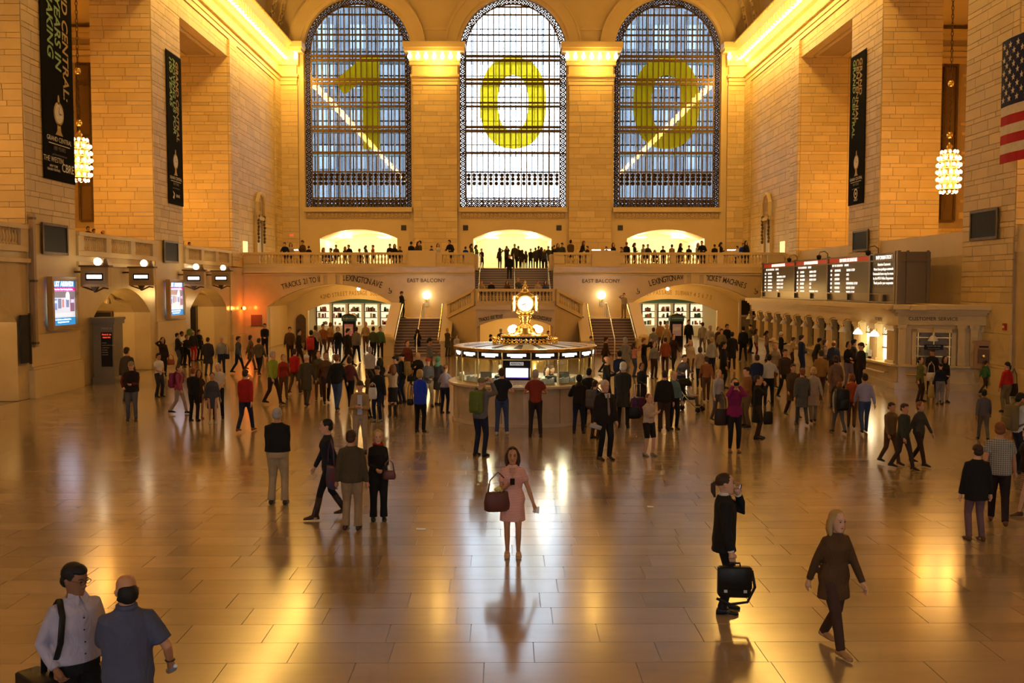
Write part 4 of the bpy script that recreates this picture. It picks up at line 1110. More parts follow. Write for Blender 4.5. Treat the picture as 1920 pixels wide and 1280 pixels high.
# clock pedestal, lamps and body
MB().lathe([(0.45, 2.62), (0.44, 2.68), (0.36, 2.72), (0.34, 2.8), (0.24, 2.88), (0.17, 2.98), (0.14, 3.06), (0.18, 3.1), (0.15, 3.14), (0.2, 3.18), (0.22, 3.22), (0.16, 3.26)], 20).build('clock_pedestal', M_GOLD, bt, True)
for k, d in enumerate((-25 * 2, 50, 140, 220)):
    a = ang(d)
    g_ = MB().ball((0.56 * math.cos(a), 0.56 * math.sin(a), 2.80), 0.12, 12, 8).build('pedestal_globe', M_GLOBE, bt, True)
    MB().lathe([(0.05, 2.62), (0.03, 2.66), (0.06, 2.7)], 8, (0.56 * math.cos(a), 0.56 * math.sin(a), 0)).build('globe_socket', M_GOLD, bt)
    lamp('globe_light', (0.75 * math.cos(a), 0.75 * math.sin(a), 2.95), 14, WARM, 0.1, bt)
ck = thing('four_faced_clock', 'gilt four-faced clock with glowing dials on top of the booth', 'clock', (BX, BY, 3.24))
MB().lathe([(0.14, 0.0), (0.24, 0.04), (0.33, 0.12), (0.385, 0.24), (0.40, 0.36), (0.385, 0.48), (0.31, 0.6), (0.2, 0.68), (0.14, 0.70)], 24).build('case', M_GOLD, ck, True)
MB().lathe([(0.16, 0.69), (0.18, 0.73), (0.1, 0.77), (0.07, 0.82), (0.10, 0.87), (0.06, 0.93), (0.03, 1.0), (0.05, 1.03), (0.0, 1.10)], 14).build('finial', M_GOLD, ck, True)
M_DIAL = mat('lit_dial', (1, 0.95, 0.8), 0.4, emit=(1.0, 0.86, 0.55), estr=2.6)
for q in range(4):
    e = empty('clock_face', (0, 0, 0.36)); e.parent = ck; e.rotation_euler = (0, 0, q * PI / 2)
    m_ = MB(); m_.lathe([(0.0, 0.02), (0.12, 0.015), (0.235, 0.0), (0.235, -0.12), (0, -0.12)][::-1], 28)
    f_ = m_.build('dial', M_DIAL, e, True); f_.rotation_euler = (PI / 2, 0, 0); f_.location = (0, -0.395, 0)
    MB().tube([(0.25 * math.cos(u), -0.39, 0.25 * math.sin(u)) for u in np.linspace(0, 2 * PI, 25)], 0.028, 6, False).build('bezel', M_GOLD, e)
    for ha, l_, w_ in ((250, 0.12, 0.012), (176, 0.19, 0.008)):
        a = math.radians(90 - ha)
        MB().tube([(0, -0.425, 0), (l_ * math.cos(a), -0.425, l_ * math.sin(a))], w_, 5).build('hand', M_BLACK, e)
    for h in range(12):
        a = h * PI / 6
        MB().tube([(0.185 * math.cos(a), -0.412, 0.185 * math.sin(a)), (0.215 * math.cos(a), -0.408, 0.215 * math.sin(a))], 0.006, 4).build('hour_mark', M_BRONZE, e)
for q in range(4):
    a = PI / 4 + q * PI / 2
    lamp('clock_light', (0.8 * math.cos(a), 0.8 * math.sin(a), 0.36), 10, (1, 0.8, 0.45), 0.1, ck)
for sgx in (-1, 1):
    for zz in (0.12, 0.6):
        for sy in (-1,):
            MB().ball((sgx * 0.24, sy * 0.30, zz), 0.035, 8, 6).build('acorn_boss', M_GOLD, ck, True)
# ------------------------------------------------------------------ ticket office on the right
TX, TZ = 15.2, 3.4
to = struct(empty('ticket_office', (TX, 39.6, 0)), 'long stone ticket office with twelve windows on the right')
def tb(nm, m, x0, x1, y0, y1, z0, z1, par=None): return box(nm, m, x0 - TX, x1 - TX, y0 - 39.6, y1 - 39.6, z0, z1, par or to)
Y0, Y1 = 39.6, 63.3
tb('dado', M_MARB, TX, TX + 0.3, Y0, Y1, 0.25, 0.92)
tb('plinth', M_MARB, TX - 0.12, TX + 0.3, Y0, Y1, 0, 0.25)
tb('counter_ledge', M_PLAIN, TX - 0.25, TX + 0.4, Y0, Y1, 0.92, 1.0)
tb('architrave', M_PLAIN, TX, TX + 0.5, Y0, Y1, 2.55, 2.95)
tb('cornice', M_PLAIN, TX - 0.14, TX + 0.5, Y0, Y1, 2.95, 3.08)
tb('cornice', M_PLAIN, TX - 0.28, TX + 0.6, Y0, Y1, 3.08, 3.2)
tb('cornice', M_PLAIN, TX - 0.42, TX + 0.8, Y0, Y1, 3.2, 3.4)
tb('roof', M_PLAIN, TX + 0.2, 18.2, Y0 - 0.8, Y1, 3.2, 3.38)
tb('back_wall', M_PLAIN, 17.9, 18.2, Y0, Y1, 0, 3.3)
NB = 12; pit = (Y1 - Y0 - 0.5) / NB
M_TGL = mat('ticket_glass_dark', (0.03, 0.024, 0.016), 0.12)
M_LITGL = mat('ticket_glass_lit', (1, .95, .8), 0.3, emit=(1.0, 0.86, 0.55), estr=2.0)
SHADE = MB().lathe([(0.03, 0.28), (0.04, 0.22), (0.10, 0.18), (0.17, 0.08), (0.20, 0.0), (0.18, 0.0), (0.14, 0.07), (0.03, 0.18)], 14).mesh('lamp_shade')
for k in range(NB):
    ya = Y0 + 0.25 + k * pit
    lit = k < 2
    pl = MB()
    yc = ya + pit * 0.27 - 39.6
    pl.box(0.02, 0.45, yc - 0.42, yc + 0.42, 1.0, 2.55)
    pl.build('pilaster', M_PLAIN, to)
    for q in range(4):
        MB().lathe([(0.07, 1.0), (0.07, 2.35)], 6, (0.04, yc - 0.3 + q * 0.2, 0)).build('flute', M_PLAIN, to)
    cp = MB().box(-0.08, 0.3, yc - 0.48, yc + 0.48, 2.42, 2.55); cp.box(-0.04, 0.3, yc - 0.45, yc + 0.45, 2.33, 2.42); cp.box(-0.05, 0.3, yc - 0.46, yc + 0.46, 1.0, 1.12)
    cp.build('capital', M_PLAIN, to)
    y0_, y1_ = ya + pit * 0.27 + 0.42, ya + pit * 1.27 - 0.42
    y1_ = min(y1_, Y1 - 0.1)
    tb('window_glass', M_LITGL if lit else M_TGL, TX + 0.3, TX + 0.34, y0_, y1_, 1.0, 2.55)
    for z_ in (1.55, 2.1): tb('window_bar', M_BRONZE, TX + 0.25, TX + 0.3, y0_, y1_, z_ - 0.025, z_ + 0.025)
    tb('window_bar', M_BRONZE, TX + 0.25, TX + 0.3, (y0_ + y1_) / 2 - .025, (y0_ + y1_) / 2 + .025, 1.0, 2.55)
    sc = MB()
    for j in range(5):
        for i_ in range(4):
            sc.tube([(0.22, (y0_ + y1_) / 2 - 39.6 - 0.33 + i_ * 0.22 + 0.09 * math.cos(u), 2.16 + j * 0.085 + 0.05 * math.sin(u)) for u in np.linspace(0, 2 * PI, 6)], 0.012, 3, False)
    tag(sc.build('grille', M_BRONZE, to), kind='stuff')
    # lamp on a bracket over each window
    lp = thing('ticket_lamp', 'bracket lamp over ticket window, %s from the customer service end%s' % (('first', 'second', 'third', 'fourth', 'fifth', 'sixth', 'seventh', 'eighth', 'ninth', 'tenth', 'eleventh', 'twelfth')[k], ', glowing' if lit else ', unlit'), 'lamp', (TX, ya + pit * 0.75, 2.05), group='bracket lamps along the ticket windows')
    m2 = M_GLOBE if lit else mat('milk_glass_unlit', (0.75, 0.70, 0.6), 0.35)
    me2 = SHADE.copy(); me2.materials.append(m2)
    o = obj('shade', me2, None, lp, (-0.32, 0, 0))
    MB().tube([(0.1, 0, 0.55), (-0.15, 0, 0.6), (-0.32, 0, 0.5), (-0.32, 0, 0.25)], 0.02, 6).build('bracket', M_BRASS, lp)
    MB().lathe([(0.03, 0.24), (0.06, 0.26), (0.05, 0.32)], 8, (-0.32, 0, 0)).build('cap', M_BRASS, lp)
    if lit: lamp('shade_light', (-0.4, 0, -0.12), 26, (1, 0.75, 0.38), 0.12, lp)
for y_ in (42.2, 47, 52): lamp('office_light', (1.6, y_ - 39.6, 2.7), 12, WARM, 0.2, to)
# posters and papers in the lit window
pp = MB(); pp.quadprism([(0.15, 3.2, 1.05), (0.15, 4.0, 1.05), (0.2, 4.0, 1.05), (0.2, 3.2, 1.05)], [(0.15, 2.9, 2.0), (0.15, 3.55, 2.0), (0.2, 3.55, 2.0), (0.2, 2.9, 2.0)])
pp.build('poster', mat('pale_green_poster', (0.55, 0.68, 0.55), 0.6), to)
tb('notice', fabric((0.75, 0.76, 0.78), 0.6, 'paper'), TX - 0.05, TX - 0.02, 42.3, 42.7, 1.02, 1.4)
tb('card_rack', mat('rack_green', (0.2, 0.3, 0.22), 0.6), TX - 0.1, TX + 0.05, 42.9, 43.3, 1.0, 1.25)
hr = MB().tube([(-0.28, 0.6, 0.62), (-0.28, 3.8, 0.62)], 0.03, 6); hr.tube([(0, 0.9, 0.6), (-0.28, 0.9, 0.62)], 0.025, 6); hr.tube([(0, 3.4, 0.6), (-0.28, 3.4, 0.62)], 0.025, 6)
hr.build('ledge_rail', M_BRASS, to)
# customer service front, facing the camera
cs = struct(empty('ticket_office_end', (TX, 39.5, 0), (0, 0, math.atan2(-1.4, 3.9))), 'stone front of the customer service window')
def cb(nm, m, x0, x1, y0, y1, z0, z1, par=None): return box(nm, m, x0, x1, y0, y1, z0, z1, par or cs)
Wc = 4.15
cb('plinth', M_MARB, -0.15, Wc, -0.14, 0.3, 0, 0.28)
cb('dado', M_MARB, 0, Wc, 0, 0.3, 0.28, 0.92)
cb('ledge', M_PLAIN, -0.1, Wc, -0.16, 0.3, 0.92, 1.0)
cb('wall', M_PLAIN, 0, Wc, 0.12, 0.4, 1.0, 2.6)
cb('frieze', M_PLAIN, -0.05, Wc, 0.0, 0.4, 2.6, 3.0)
for z0, z1, pr_ in ((3.0, 3.1, 0.1), (3.1, 3.22, 0.24), (3.22, 3.4, 0.4)): cb('cornice', M_PLAIN, -pr_ * 0.6, Wc, -pr_, 0.5, z0, z1)
for x_ in (0.12, 2.3, 2.75, 3.85): 
    cb('pilaster', M_PLAIN, x_ - 0.13, x_ + 0.13, -0.04, 0.2, 1.0, 2.6); cb('capital', M_PLAIN, x_ - 0.17, x_ + 0.17, -0.08, 0.2, 2.46, 2.6)
for (x0, x1, z0, z1) in ((0.5, 0.66, 1.0, 2.45), (1.94, 2.1, 1.0, 2.45), (0.5, 2.1, 2.3, 2.46)): cb('window_surround', M_PLAIN, x0, x1, -0.02, 0.2, z0, z1)
cb('service_window', mat('service_glass', (0.16, 0.12, 0.07), 0.2), 0.66, 1.94, 0.06, 0.12, 1.0, 2.3)
for x_ in (0.72, 1.3, 1.88): cb('window_bar', M_BRASS, x_ - 0.02, x_ + 0.02, 0.02, 0.08, 1.0, 2.3)
for z_ in (1.35, 1.75, 2.1): cb('window_bar', M_BRASS, 0.66, 1.94, 0.02, 0.08, z_ - 0.015, z_ + 0.015)
sc = MB()
for s2 in (0.78, 1.82):
    for z_ in np.arange(1.05, 2.3, 0.1): sc.tube([(s2 + 0.04 * math.cos(u), 0.03, z_ + 0.04 * math.sin(u)) for u in np.linspace(0, 2 * PI, 6)], 0.012, 3, False)
tag(sc.build('grille', MATS['brass'], cs), kind='stuff')
cb('notice_board', M_BLACK, 0.95, 1.65, 0.0, 0.04, 1.62, 1.82)
text('PLEASE ASK FOR', 0.07, mat('dull_white', (.6, .58, .5), .6), (1.3, -0.002, 1.76), parent=cs, name='lettering', extrude=0.001)
text('Customer Service', 0.06, MATS['dull_white'], (1.3, -0.002, 1.67), parent=cs, name='lettering', extrude=0.001)
text('CUSTOMER SERVICE', 0.2, M_INK, (1.25, -0.012, 2.84), parent=cs, name='lettering', extrude=0.004)
text('TICKETS', 0.2, M_INK, (-0.012, 2.1, 2.75), (PI / 2, 0, -PI / 2), to, 'lettering', 0.003)
o = obj('window_lamp', SHADE.copy(), mat('milk_glass_unlit', (0.75, 0.70, 0.6), 0.35), cs, (1.25, -0.25, 1.98))
MB().tube([(1.25, 0.1, 2.5), (1.25, -0.15, 2.5), (1.25, -0.25, 2.2)], 0.018, 6).build('lamp_bracket', M_BRASS, cs)
hr = MB().tube([(0.3, -0.32, 0.62), (1.6, -0.32, 0.62)], 0.03, 6); hr.tube([(0.5, 0, 0.6), (0.5, -0.32, 0.62)], 0.025, 6); hr.build('ledge_rail', M_BRASS, cs)
# brass mail slot panel on the end
q = at(1847, 665, 'Y', 37.9)
mb_ = thing('brass_mailbox', 'ornate brass letter box on the end of the ticket office', 'mailbox', (q.x, 38.02, 0.95), (0, 0, math.atan2(-1.4, 3.9)))
MB().box(-0.33, 0.33, 0, 0.12, 0, 1.02).build('body', mat('old_brass', (0.40, 0.20, 0.06), 0.5, 0.3), mb_)
MB().box(-0.37, 0.37, -0.03, 0.1, 0.98, 1.08).build('cap', MATS['old_brass'], mb_)
MB().box(-0.2, 0.2, -0.04, 0.0, 0.2, 0.75).build('front_panel', mat('dark_brass', (0.16, 0.08, 0.03), 0.5, 0.3), mb_)
MB().box(-0.16, 0.16, -0.05, 0.0, 0.82, 0.88).build('slot', M_BLACK, mb_)
MB().ball((0, -0.05, 0.48), (0.08, 0.03, 0.08), 10, 6).build('emblem', M_BRASS, mb_, True)
q = at(1908, 609, 'X', 18.16)
al = thing('fire_alarm', 'small red fire alarm box on the right pier', 'alarm', (18.15, 36.4 + 0.5, 2.62))
MB().box(-0.06, 0.02, -0.1, 0.1, -0.13, 0.13).build('case', mat('alarm_red', (0.5, 0.04, 0.02), 0.4), al)
MB().box(-0.08, -0.05, -0.05, 0.05, -0.04, 0.04).build('handle', mat('alarm_white', (.8, .8, .8), 0.4), al)

# ------------------------------------------------------------------ departure board
M_BRD = mat('board_frame', (0.20, 0.155, 0.10), 0.35, 0.5)
M_FACE = mat('board_face', (0.05, 0.045, 0.035), 0.3)
M_LED = mat('board_text', (1, 1, .95), 0.5, emit=(1.0, 0.97, 0.88), estr=1.25)
M_BRED = mat('board_red', (0.4, 0.03, 0.01), 0.5, emit=(0.8, 0.05, 0.01), estr=0.25)
YA_, YB_ = 41.2, 62.9; BZ0, BZ1 = 3.42, 5.58; LB = YB_ - YA_
db = thing('departure_board', 'long black departure board with lit white lettering above the ticket windows', 'departure board', (15.72, YB_, BZ0), (0, 0, -PI / 2))
# local x runs towards the camera, local -y faces the hall
MB().box(0, LB, 0.05, 1.42, 0, BZ1 - BZ0).build('body', M_BRD, db)
secs = [(0.05, 7.0), (7.0, 13.2), (13.2, 18.2), (18.2, 20.6)]
secs = [(0.0, LB * 0.345), (LB * 0.345, LB * 0.595), (LB * 0.595, LB * 0.835), (LB * 0.835, LB * 0.985)]
# section edges measured along the photograph
ed = [1431, 1491, 1553, 1632.5, 1684]
def bx_(px): return YB_ - at(px, 520, 'X', 15.72).y
ed = [max(0.05, bx_(e)) for e in ed]
titles = ['NEW HAVEN LINE DEPARTURES', 'NEW HAVEN LINE DEPARTURES', 'NEW HAVEN LINE DEPARTURES', 'INFORMATION']
dest = [('10:04', '24', 'STAMFORD', 'LOCAL'), ('10:07', '19', 'NEW HAVEN', 'SOUTH NORWALK - 1ST STOP'), ('10:22', '15', 'STAMFORD', 'NOROTON - 1ST STOP'), ('10:37', '23', 'NEW HAVEN', 'STAMFORD - 1ST STOP'), ('10:40', '28', 'SO NORWALK', 'STAMFORD - 1ST STOP'), ('11:04', '26', 'STAMFORD', 'LOCAL')]
for i in range(4):
    a, b = ed[i], ed[i + 1]; w_ = b - a
    fc = MB().box(a + 0.12, b - 0.12, 0.0, 0.05, 0.42, 1.82).build('face_panel', M_FACE, db)
    rd = MB().box(a + 0.12, b - 0.12, -0.01, 0.05, 1.84, 2.08).build('header', M_BRED if i < 3 else M_FACE, db)
    sx = w_ / 6.0 if i < 3 else w_ / 2.6
    text(titles[i], 0.23, M_LED, ((a + b) / 2, -0.02, 1.955), (PI / 2, 0, 0), rd, 'lettering', 0.004, sx=(w_ * 0.45 / 3.6 if i < 3 else w_ * 0.6 / 1.6), bold=0.002)
    if i < 3:
        text('TIME  TRK  DESTINATION       REMARKS', 0.15, M_LED, (a + w_ * 0.1, -0.01, 1.72), (PI / 2, 0, 0), fc, 'lettering', 0.003, 'LEFT', sx=w_ / 6.5, bold=0.0)
        for r in range(6):
            z = 1.48 - r * 0.21
            d_ = dest[(r + i * 2) % 6]
            text(d_[0], 0.16, M_LED, (a + w_ * 0.06, -0.01, z), (PI / 2, 0, 0), fc, 'lettering', 0.003, 'LEFT', sx=w_ / 8.5, bold=0.0)
            text(d_[1] + ' ' + d_[2], 0.16, M_LED, (a + w_ * 0.17, -0.01, z), (PI / 2, 0, 0), fc, 'lettering', 0.003, 'LEFT', sx=w_ / 8.5, bold=0.0)
            text(d_[3], 0.16, M_LED, (a + w_ * 0.46, -0.01, z), (PI / 2, 0, 0), fc, 'lettering', 0.003, 'LEFT', sx=w_ / 8.5, bold=0.0)
    else:
        for r, s_ in enumerate(('Attention Customers:', 'Never leave packages unattended.', 'Unattended items may be removed', 'by the MTA Police Department.', 'Thank you for your cooperation.')):
            text(s_, 0.17, M_LED, ((a + b) / 2, -0.01, 1.66 - r * 0.2), (PI / 2, 0, 0), fc, 'lettering', 0.003, 'CENTER', sx=w_ * 0.92 / (0.085 * len(s_)) / 1.05 if len(s_) > 24 else w_ * 0.5 / 1.6, bold=0.0)
        for r in range(6): MB().box(a + 0.2, b - 0.2, -0.01, 0.01, 0.46 + r * 0.035, 0.475 + r * 0.035).build('louvre', M_BRD, db)
for x_ in ed + [LB - 0.06]:
    MB().box(x_ - 0.09, x_ + 0.09, -0.07, 0.06, -0.02, BZ1 - BZ0 + 0.04).build('post', M_BRD, db)
for i in range(4):
    x_ = (ed[i] + ed[i + 1]) / 2
    MB().box(x_ - 0.06, x_ + 0.06, -0.05, 0.06, 0, 0.36).build('post', M_BRD, db)
for z_ in (0.03, 0.38, 1.83, 2.12): MB().box(0, LB, -0.06, 0.05, z_ - 0.035, z_ + 0.035).build('rail', M_BRD, db)
for x_ in (0.1, 0.45, 1.3): MB().box(LB, LB + 0.05, x_ - 0.05, x_ + 0.05, 0, BZ1 - BZ0 + .05).build('end_post', M_BRD, db)
for z_ in (0.4, 1.8): MB().box(LB, LB + 0.04, 0.05, 1.42, z_ - 0.035, z_ + 0.035).build('end_rail', M_BRD, db)
MB().tube([(LB - 0.35 + 0.07 * math.cos(u), -0.06, 1.95 + 0.07 * math.sin(u)) for u in np.linspace(0, 2 * PI, 12)], 0.015, 5, False).build('roundel', M_BRASS, db)
for px_ in (1485, 1541, 1634):
    q = at(px_, 478, 'X', 15.6)
    c_ = thing('dome_camera', 'dome security camera above the departure board at its %s section' % {1485: 'first', 1541: 'third', 1634: 'last'}[px_], 'camera', (15.9, q.y, BZ1))
    MB().tube([(0, 0, 0), (0, 0, 0.22), (-0.15, 0, 0.34), (-0.4, 0, 0.3), (-0.45, 0, 0.12)], 0.03, 6).build('arm', M_BRD, c_)
    MB().lathe([(0.0, -0.1), (0.09, -0.06), (0.12, 0.02), (0.12, 0.12), (0.03, 0.16)], 12, (-0.45, 0, 0)).build('dome', M_BLACK, c_, True)

# ------------------------------------------------------------------ banners, flag, screens, plaques
M_BAN = fabric((0.006, 0.0055, 0.005), 0.9, 'banner'); _pr(M_BAN).inputs['Specular IOR Level'].default_value = 0.06
M_TAN = mat('banner_tan', (0.50, 0.36, 0.14), 0.8)
M_GRN = mat('banner_green', (0.30, 0.50, 0.22), 0.8)
M_WHT = mat('banner_white', (0.75, 0.72, 0.66), 0.8)
def banner(label, sg, yA, yB, z0, z1, lines, brand):
    """vertical banner hung on a pier face; local x left to right for the viewer, local y up"""
    w_, h_ = yB - yA, z1 - z0
    t = thing('banner', label, 'banner', (sg * 18.12, (yA + yB) / 2, z0), (PI / 2, 0, PI / 2 if sg < 0 else -PI / 2), 'black centenary banners on the piers')
    MB().box(-w_ / 2, w_ / 2, 0, h_, -0.015, 0.015).build('cloth', M_BAN, t)
    MB().tube([(-w_ / 2, h_, 0), (w_ / 2, h_, 0)], 0.03, 6).build('hanging_rod', M_DARK, t)
    fs = w_ * (0.26 if brand == 'large' else 0.235)
    cy = w_ * 0.97
    for i, (s, m) in enumerate(lines):
        if brand == 'large':
            text(s, fs, m, (w_ * (0.25 - 0.24 * i), cy + (0.62, 1.7, 2.05)[i], 0.02), (0, 0, -PI / 2), t, 'lettering', 0.003, 'RIGHT', bold=0.012, shear=0.15)
        else:
            text(s, fs, m, (w_ * (0.18 - 0.21 * i), h_ - w_ * (0.12, 0.1, 0.08)[i], 0.02), (0, 0, -PI / 2), t, 'lettering', 0.003, 'LEFT', sx=1.02 if len(s) < 13 else 0.94, bold=0.012, shear=0.15)
    em = MB()
    def disc(cx, cy_, rx, ry, z, m_): m_.prism([(cx + rx * math.cos(u), cy_ + ry * math.sin(u)) for u in np.linspace(0, 2 * PI, 24, endpoint=False)], lambda a, b, d: (a, b, d), z, z + 0.006)
    disc(0, cy, w_ * 0.16, w_ * 0.17, 0.016, em); disc(0, cy + w_ * 0.2, w_ * 0.03, w_ * 0.07, 0.016, em)
    em.prism([(-w_ * .05, cy - w_ * .15), (w_ * .05, cy - w_ * .15), (w_ * .06, cy - w_ * .25), (w_ * .12, cy - w_ * .31), (-w_ * .12, cy - w_ * .31), (-w_ * .06, cy - w_ * .25)], lambda a, b, d: (a, b, d), 0.016, 0.022)
    e_ = em.build('clock_emblem', M_TAN, t)
    dl = MB(); disc(0, cy, w_ * 0.125, w_ * 0.135, 0.023, dl); dl.build('emblem_dial', M_WHT, e_)
    MB().box(-0.012, 0.012, cy, cy + w_ * 0.1, 0.03, 0.034).build('emblem_hand', M_BLACK, e_)
    MB().box(0, w_ * 0.08, cy - 0.012, cy + 0.012, 0.03, 0.034).build('emblem_hand', M_BLACK, e_)
    yb_ = cy - w_ * 0.38
    text('GRAND CENTRAL', w_ * 0.098, M_WHT, (0, yb_, 0.02), (0, 0, 0), t, 'lettering', 0.002)
    MB().box(-w_ * .34, w_ * .34, yb_ - w_ * .075, yb_ - w_ * .062, 0.016, 0.02).build('rule_line', M_WHT, t)
    text('100 YEARS', w_ * 0.085, mat('banner_grey', (.2, .18, .15), .8), (0, yb_ - w_ * .13, 0.02), (0, 0, 0), t, 'lettering', 0.002)
    text('grandcentralterminal.com', w_ * 0.045, MATS['banner_grey'], (0, yb_ - w_ * .22, 0.02), (0, 0, 0), t, 'lettering', 0.002)
    if brand == 'large':
        text('THE WESTIN', w_ * 0.11, M_WHT, (-w_ * .2, w_ * .29, 0.02), (0, 0, 0), t, 'lettering', 0.002)
        text('NEW YORK\nGRAND CENTRAL', w_ * 0.05, M_WHT, (-w_ * .2, w_ * .17, 0.02), (0, 0, 0), t, 'lettering', 0.002)
        text('CBRE', w_ * 0.17, M_WHT, (w_ * .26, w_ * .2, 0.02), (0, 0, 0), t, 'lettering', 0.002, bold=0.005)
    elif brand == 'bird':
        MB().prism([(-.22 * w_, .3 * w_), (-.1 * w_, .25 * w_), (-.14 * w_, .12 * w_), (-.23 * w_, .15 * w_), (-.15 * w_, .22 * w_)], lambda a, b, d: (a, b, d), .016, .02).build('logo', M_WHT, t)
        text('Sponsored\nBank', w_ * 0.09, M_WHT, (w_ * .12, w_ * .2, 0.02), (0, 0, 0), t, 'lettering', 0.002) if False else text('BANK', w_ * 0.1, M_WHT, (w_ * .12, w_ * .2, 0.02), (0, 0, 0), t, 'lettering', 0.002)
    else:
        MB().tube([(0.1 * w_ * math.cos(u), w_ * .25 + 0.1 * w_ * math.sin(u), 0.02) for u in np.linspace(0, 2 * PI, 20)], 0.05, 5, False, (1, .1)).build('logo_ring', M_WHT, t)
        lg = MB(); disc(0, w_ * .25, w_ * .035, w_ * .035, 0.016, lg); lg.build('logo_dot', M_WHT, t)
        text('TARGET', w_ * 0.07, M_WHT, (0, w_ * .1, 0.02), (0, 0, 0), t, 'lettering', 0.002)
banner('largest black banner with the words THE MAKING on the nearest left pier', -1, 37.85, 40.55, 8.25, 18.2, [('GRAND CENTRAL:', M_TAN), ('100 YEARS IN', M_GRN), ('THE MAKING', M_GRN)], 'large')
banner('black banner reading MOVING US FOR 100 YEARS on the second left pier', -1, 51.75, 54.1, 8.45, 16.35, [('GRAND CENTRAL', M_TAN), ('MOVING US FOR', M_GRN), ('100 YEARS', M_GRN)], 'bird')
banner('black banner reading GRAND CENTENNIAL on the second right pier', 1, 51.8, 54.1, 8.5, 16.45, [('GRAND', M_TAN), ('CENTENNIAL', M_TAN), ('GRAND CENTRAL', M_GRN)], 'ring')
# flag
q0 = at(1881, 80, 'X', 17.7)
FH = 4.45
fg = thing('national_flag', 'large stars and stripes flag hanging beside the nearest right pier', 'flag', (17.7, q0.y, q0.z - FH), (PI / 2, 0, -PI / 2))
FL = FH * 1.6; M_FR = fabric((0.50, 0.02, 0.03), 0.8, 'flag'); M_FW = fabric((0.72, 0.66, 0.58), 0.8, 'flag'); M_FB = fabric((0.02, 0.025, 0.09), 0.8, 'flag')
def wave(x): return 0.06 * math.sin(x * 2.2)
def wavy(nm, x0, x1, y0, y1, off, m):
    mb = MB(); n = 12
    for k in range(n):
        a, b = x0 + (x1 - x0) * k / n, x0 + (x1 - x0) * (k + 1) / n
        mb.quadprism([(a, y0, wave(a) + off), (b, y0, wave(b) + off), (b, y1, wave(b) + off), (a, y1, wave(a) + off)], [(a, y0, wave(a) + off + .01), (b, y0, wave(b) + off + .01), (b, y1, wave(b) + off + .01), (a, y1, wave(a) + off + .01)])
    return mb.build(nm, m, fg)
for k in range(13): wavy('stripe', 0, FL, FH * k / 13, FH * (k + 1) / 13 - 0.002, 0, M_FR if k % 2 == 0 else M_FW)
cn = wavy('canton', 0, FL * 0.4, FH * 6 / 13, FH, 0.012, M_FB)
for r in range(9):
    for c_ in range(6 if r % 2 == 0 else 5):
        x = FL * 0.4 * ((c_ * 2 + (1 if r % 2 == 0 else 2)) / 12); y = FH * 6 / 13 + FH * 7 / 13 * (r + 1) / 10
        pts = [((0.13 if i % 2 == 0 else 0.052) * math.cos(PI / 2 + i * PI / 5) + x, (0.13 if i % 2 == 0 else 0.052) * math.sin(PI / 2 + i * PI / 5) + y) for i in range(10)]
        MB().prism(pts, lambda a, b, d: (a, b, wave(x) + d), 0.022, 0.034).build('star', M_FW, cn)
MB().tube([(-0.1, FH + 0.03, 0), (FL, FH + 0.03, 0)], 0.03, 6).build('rope', M_WHT, fg)
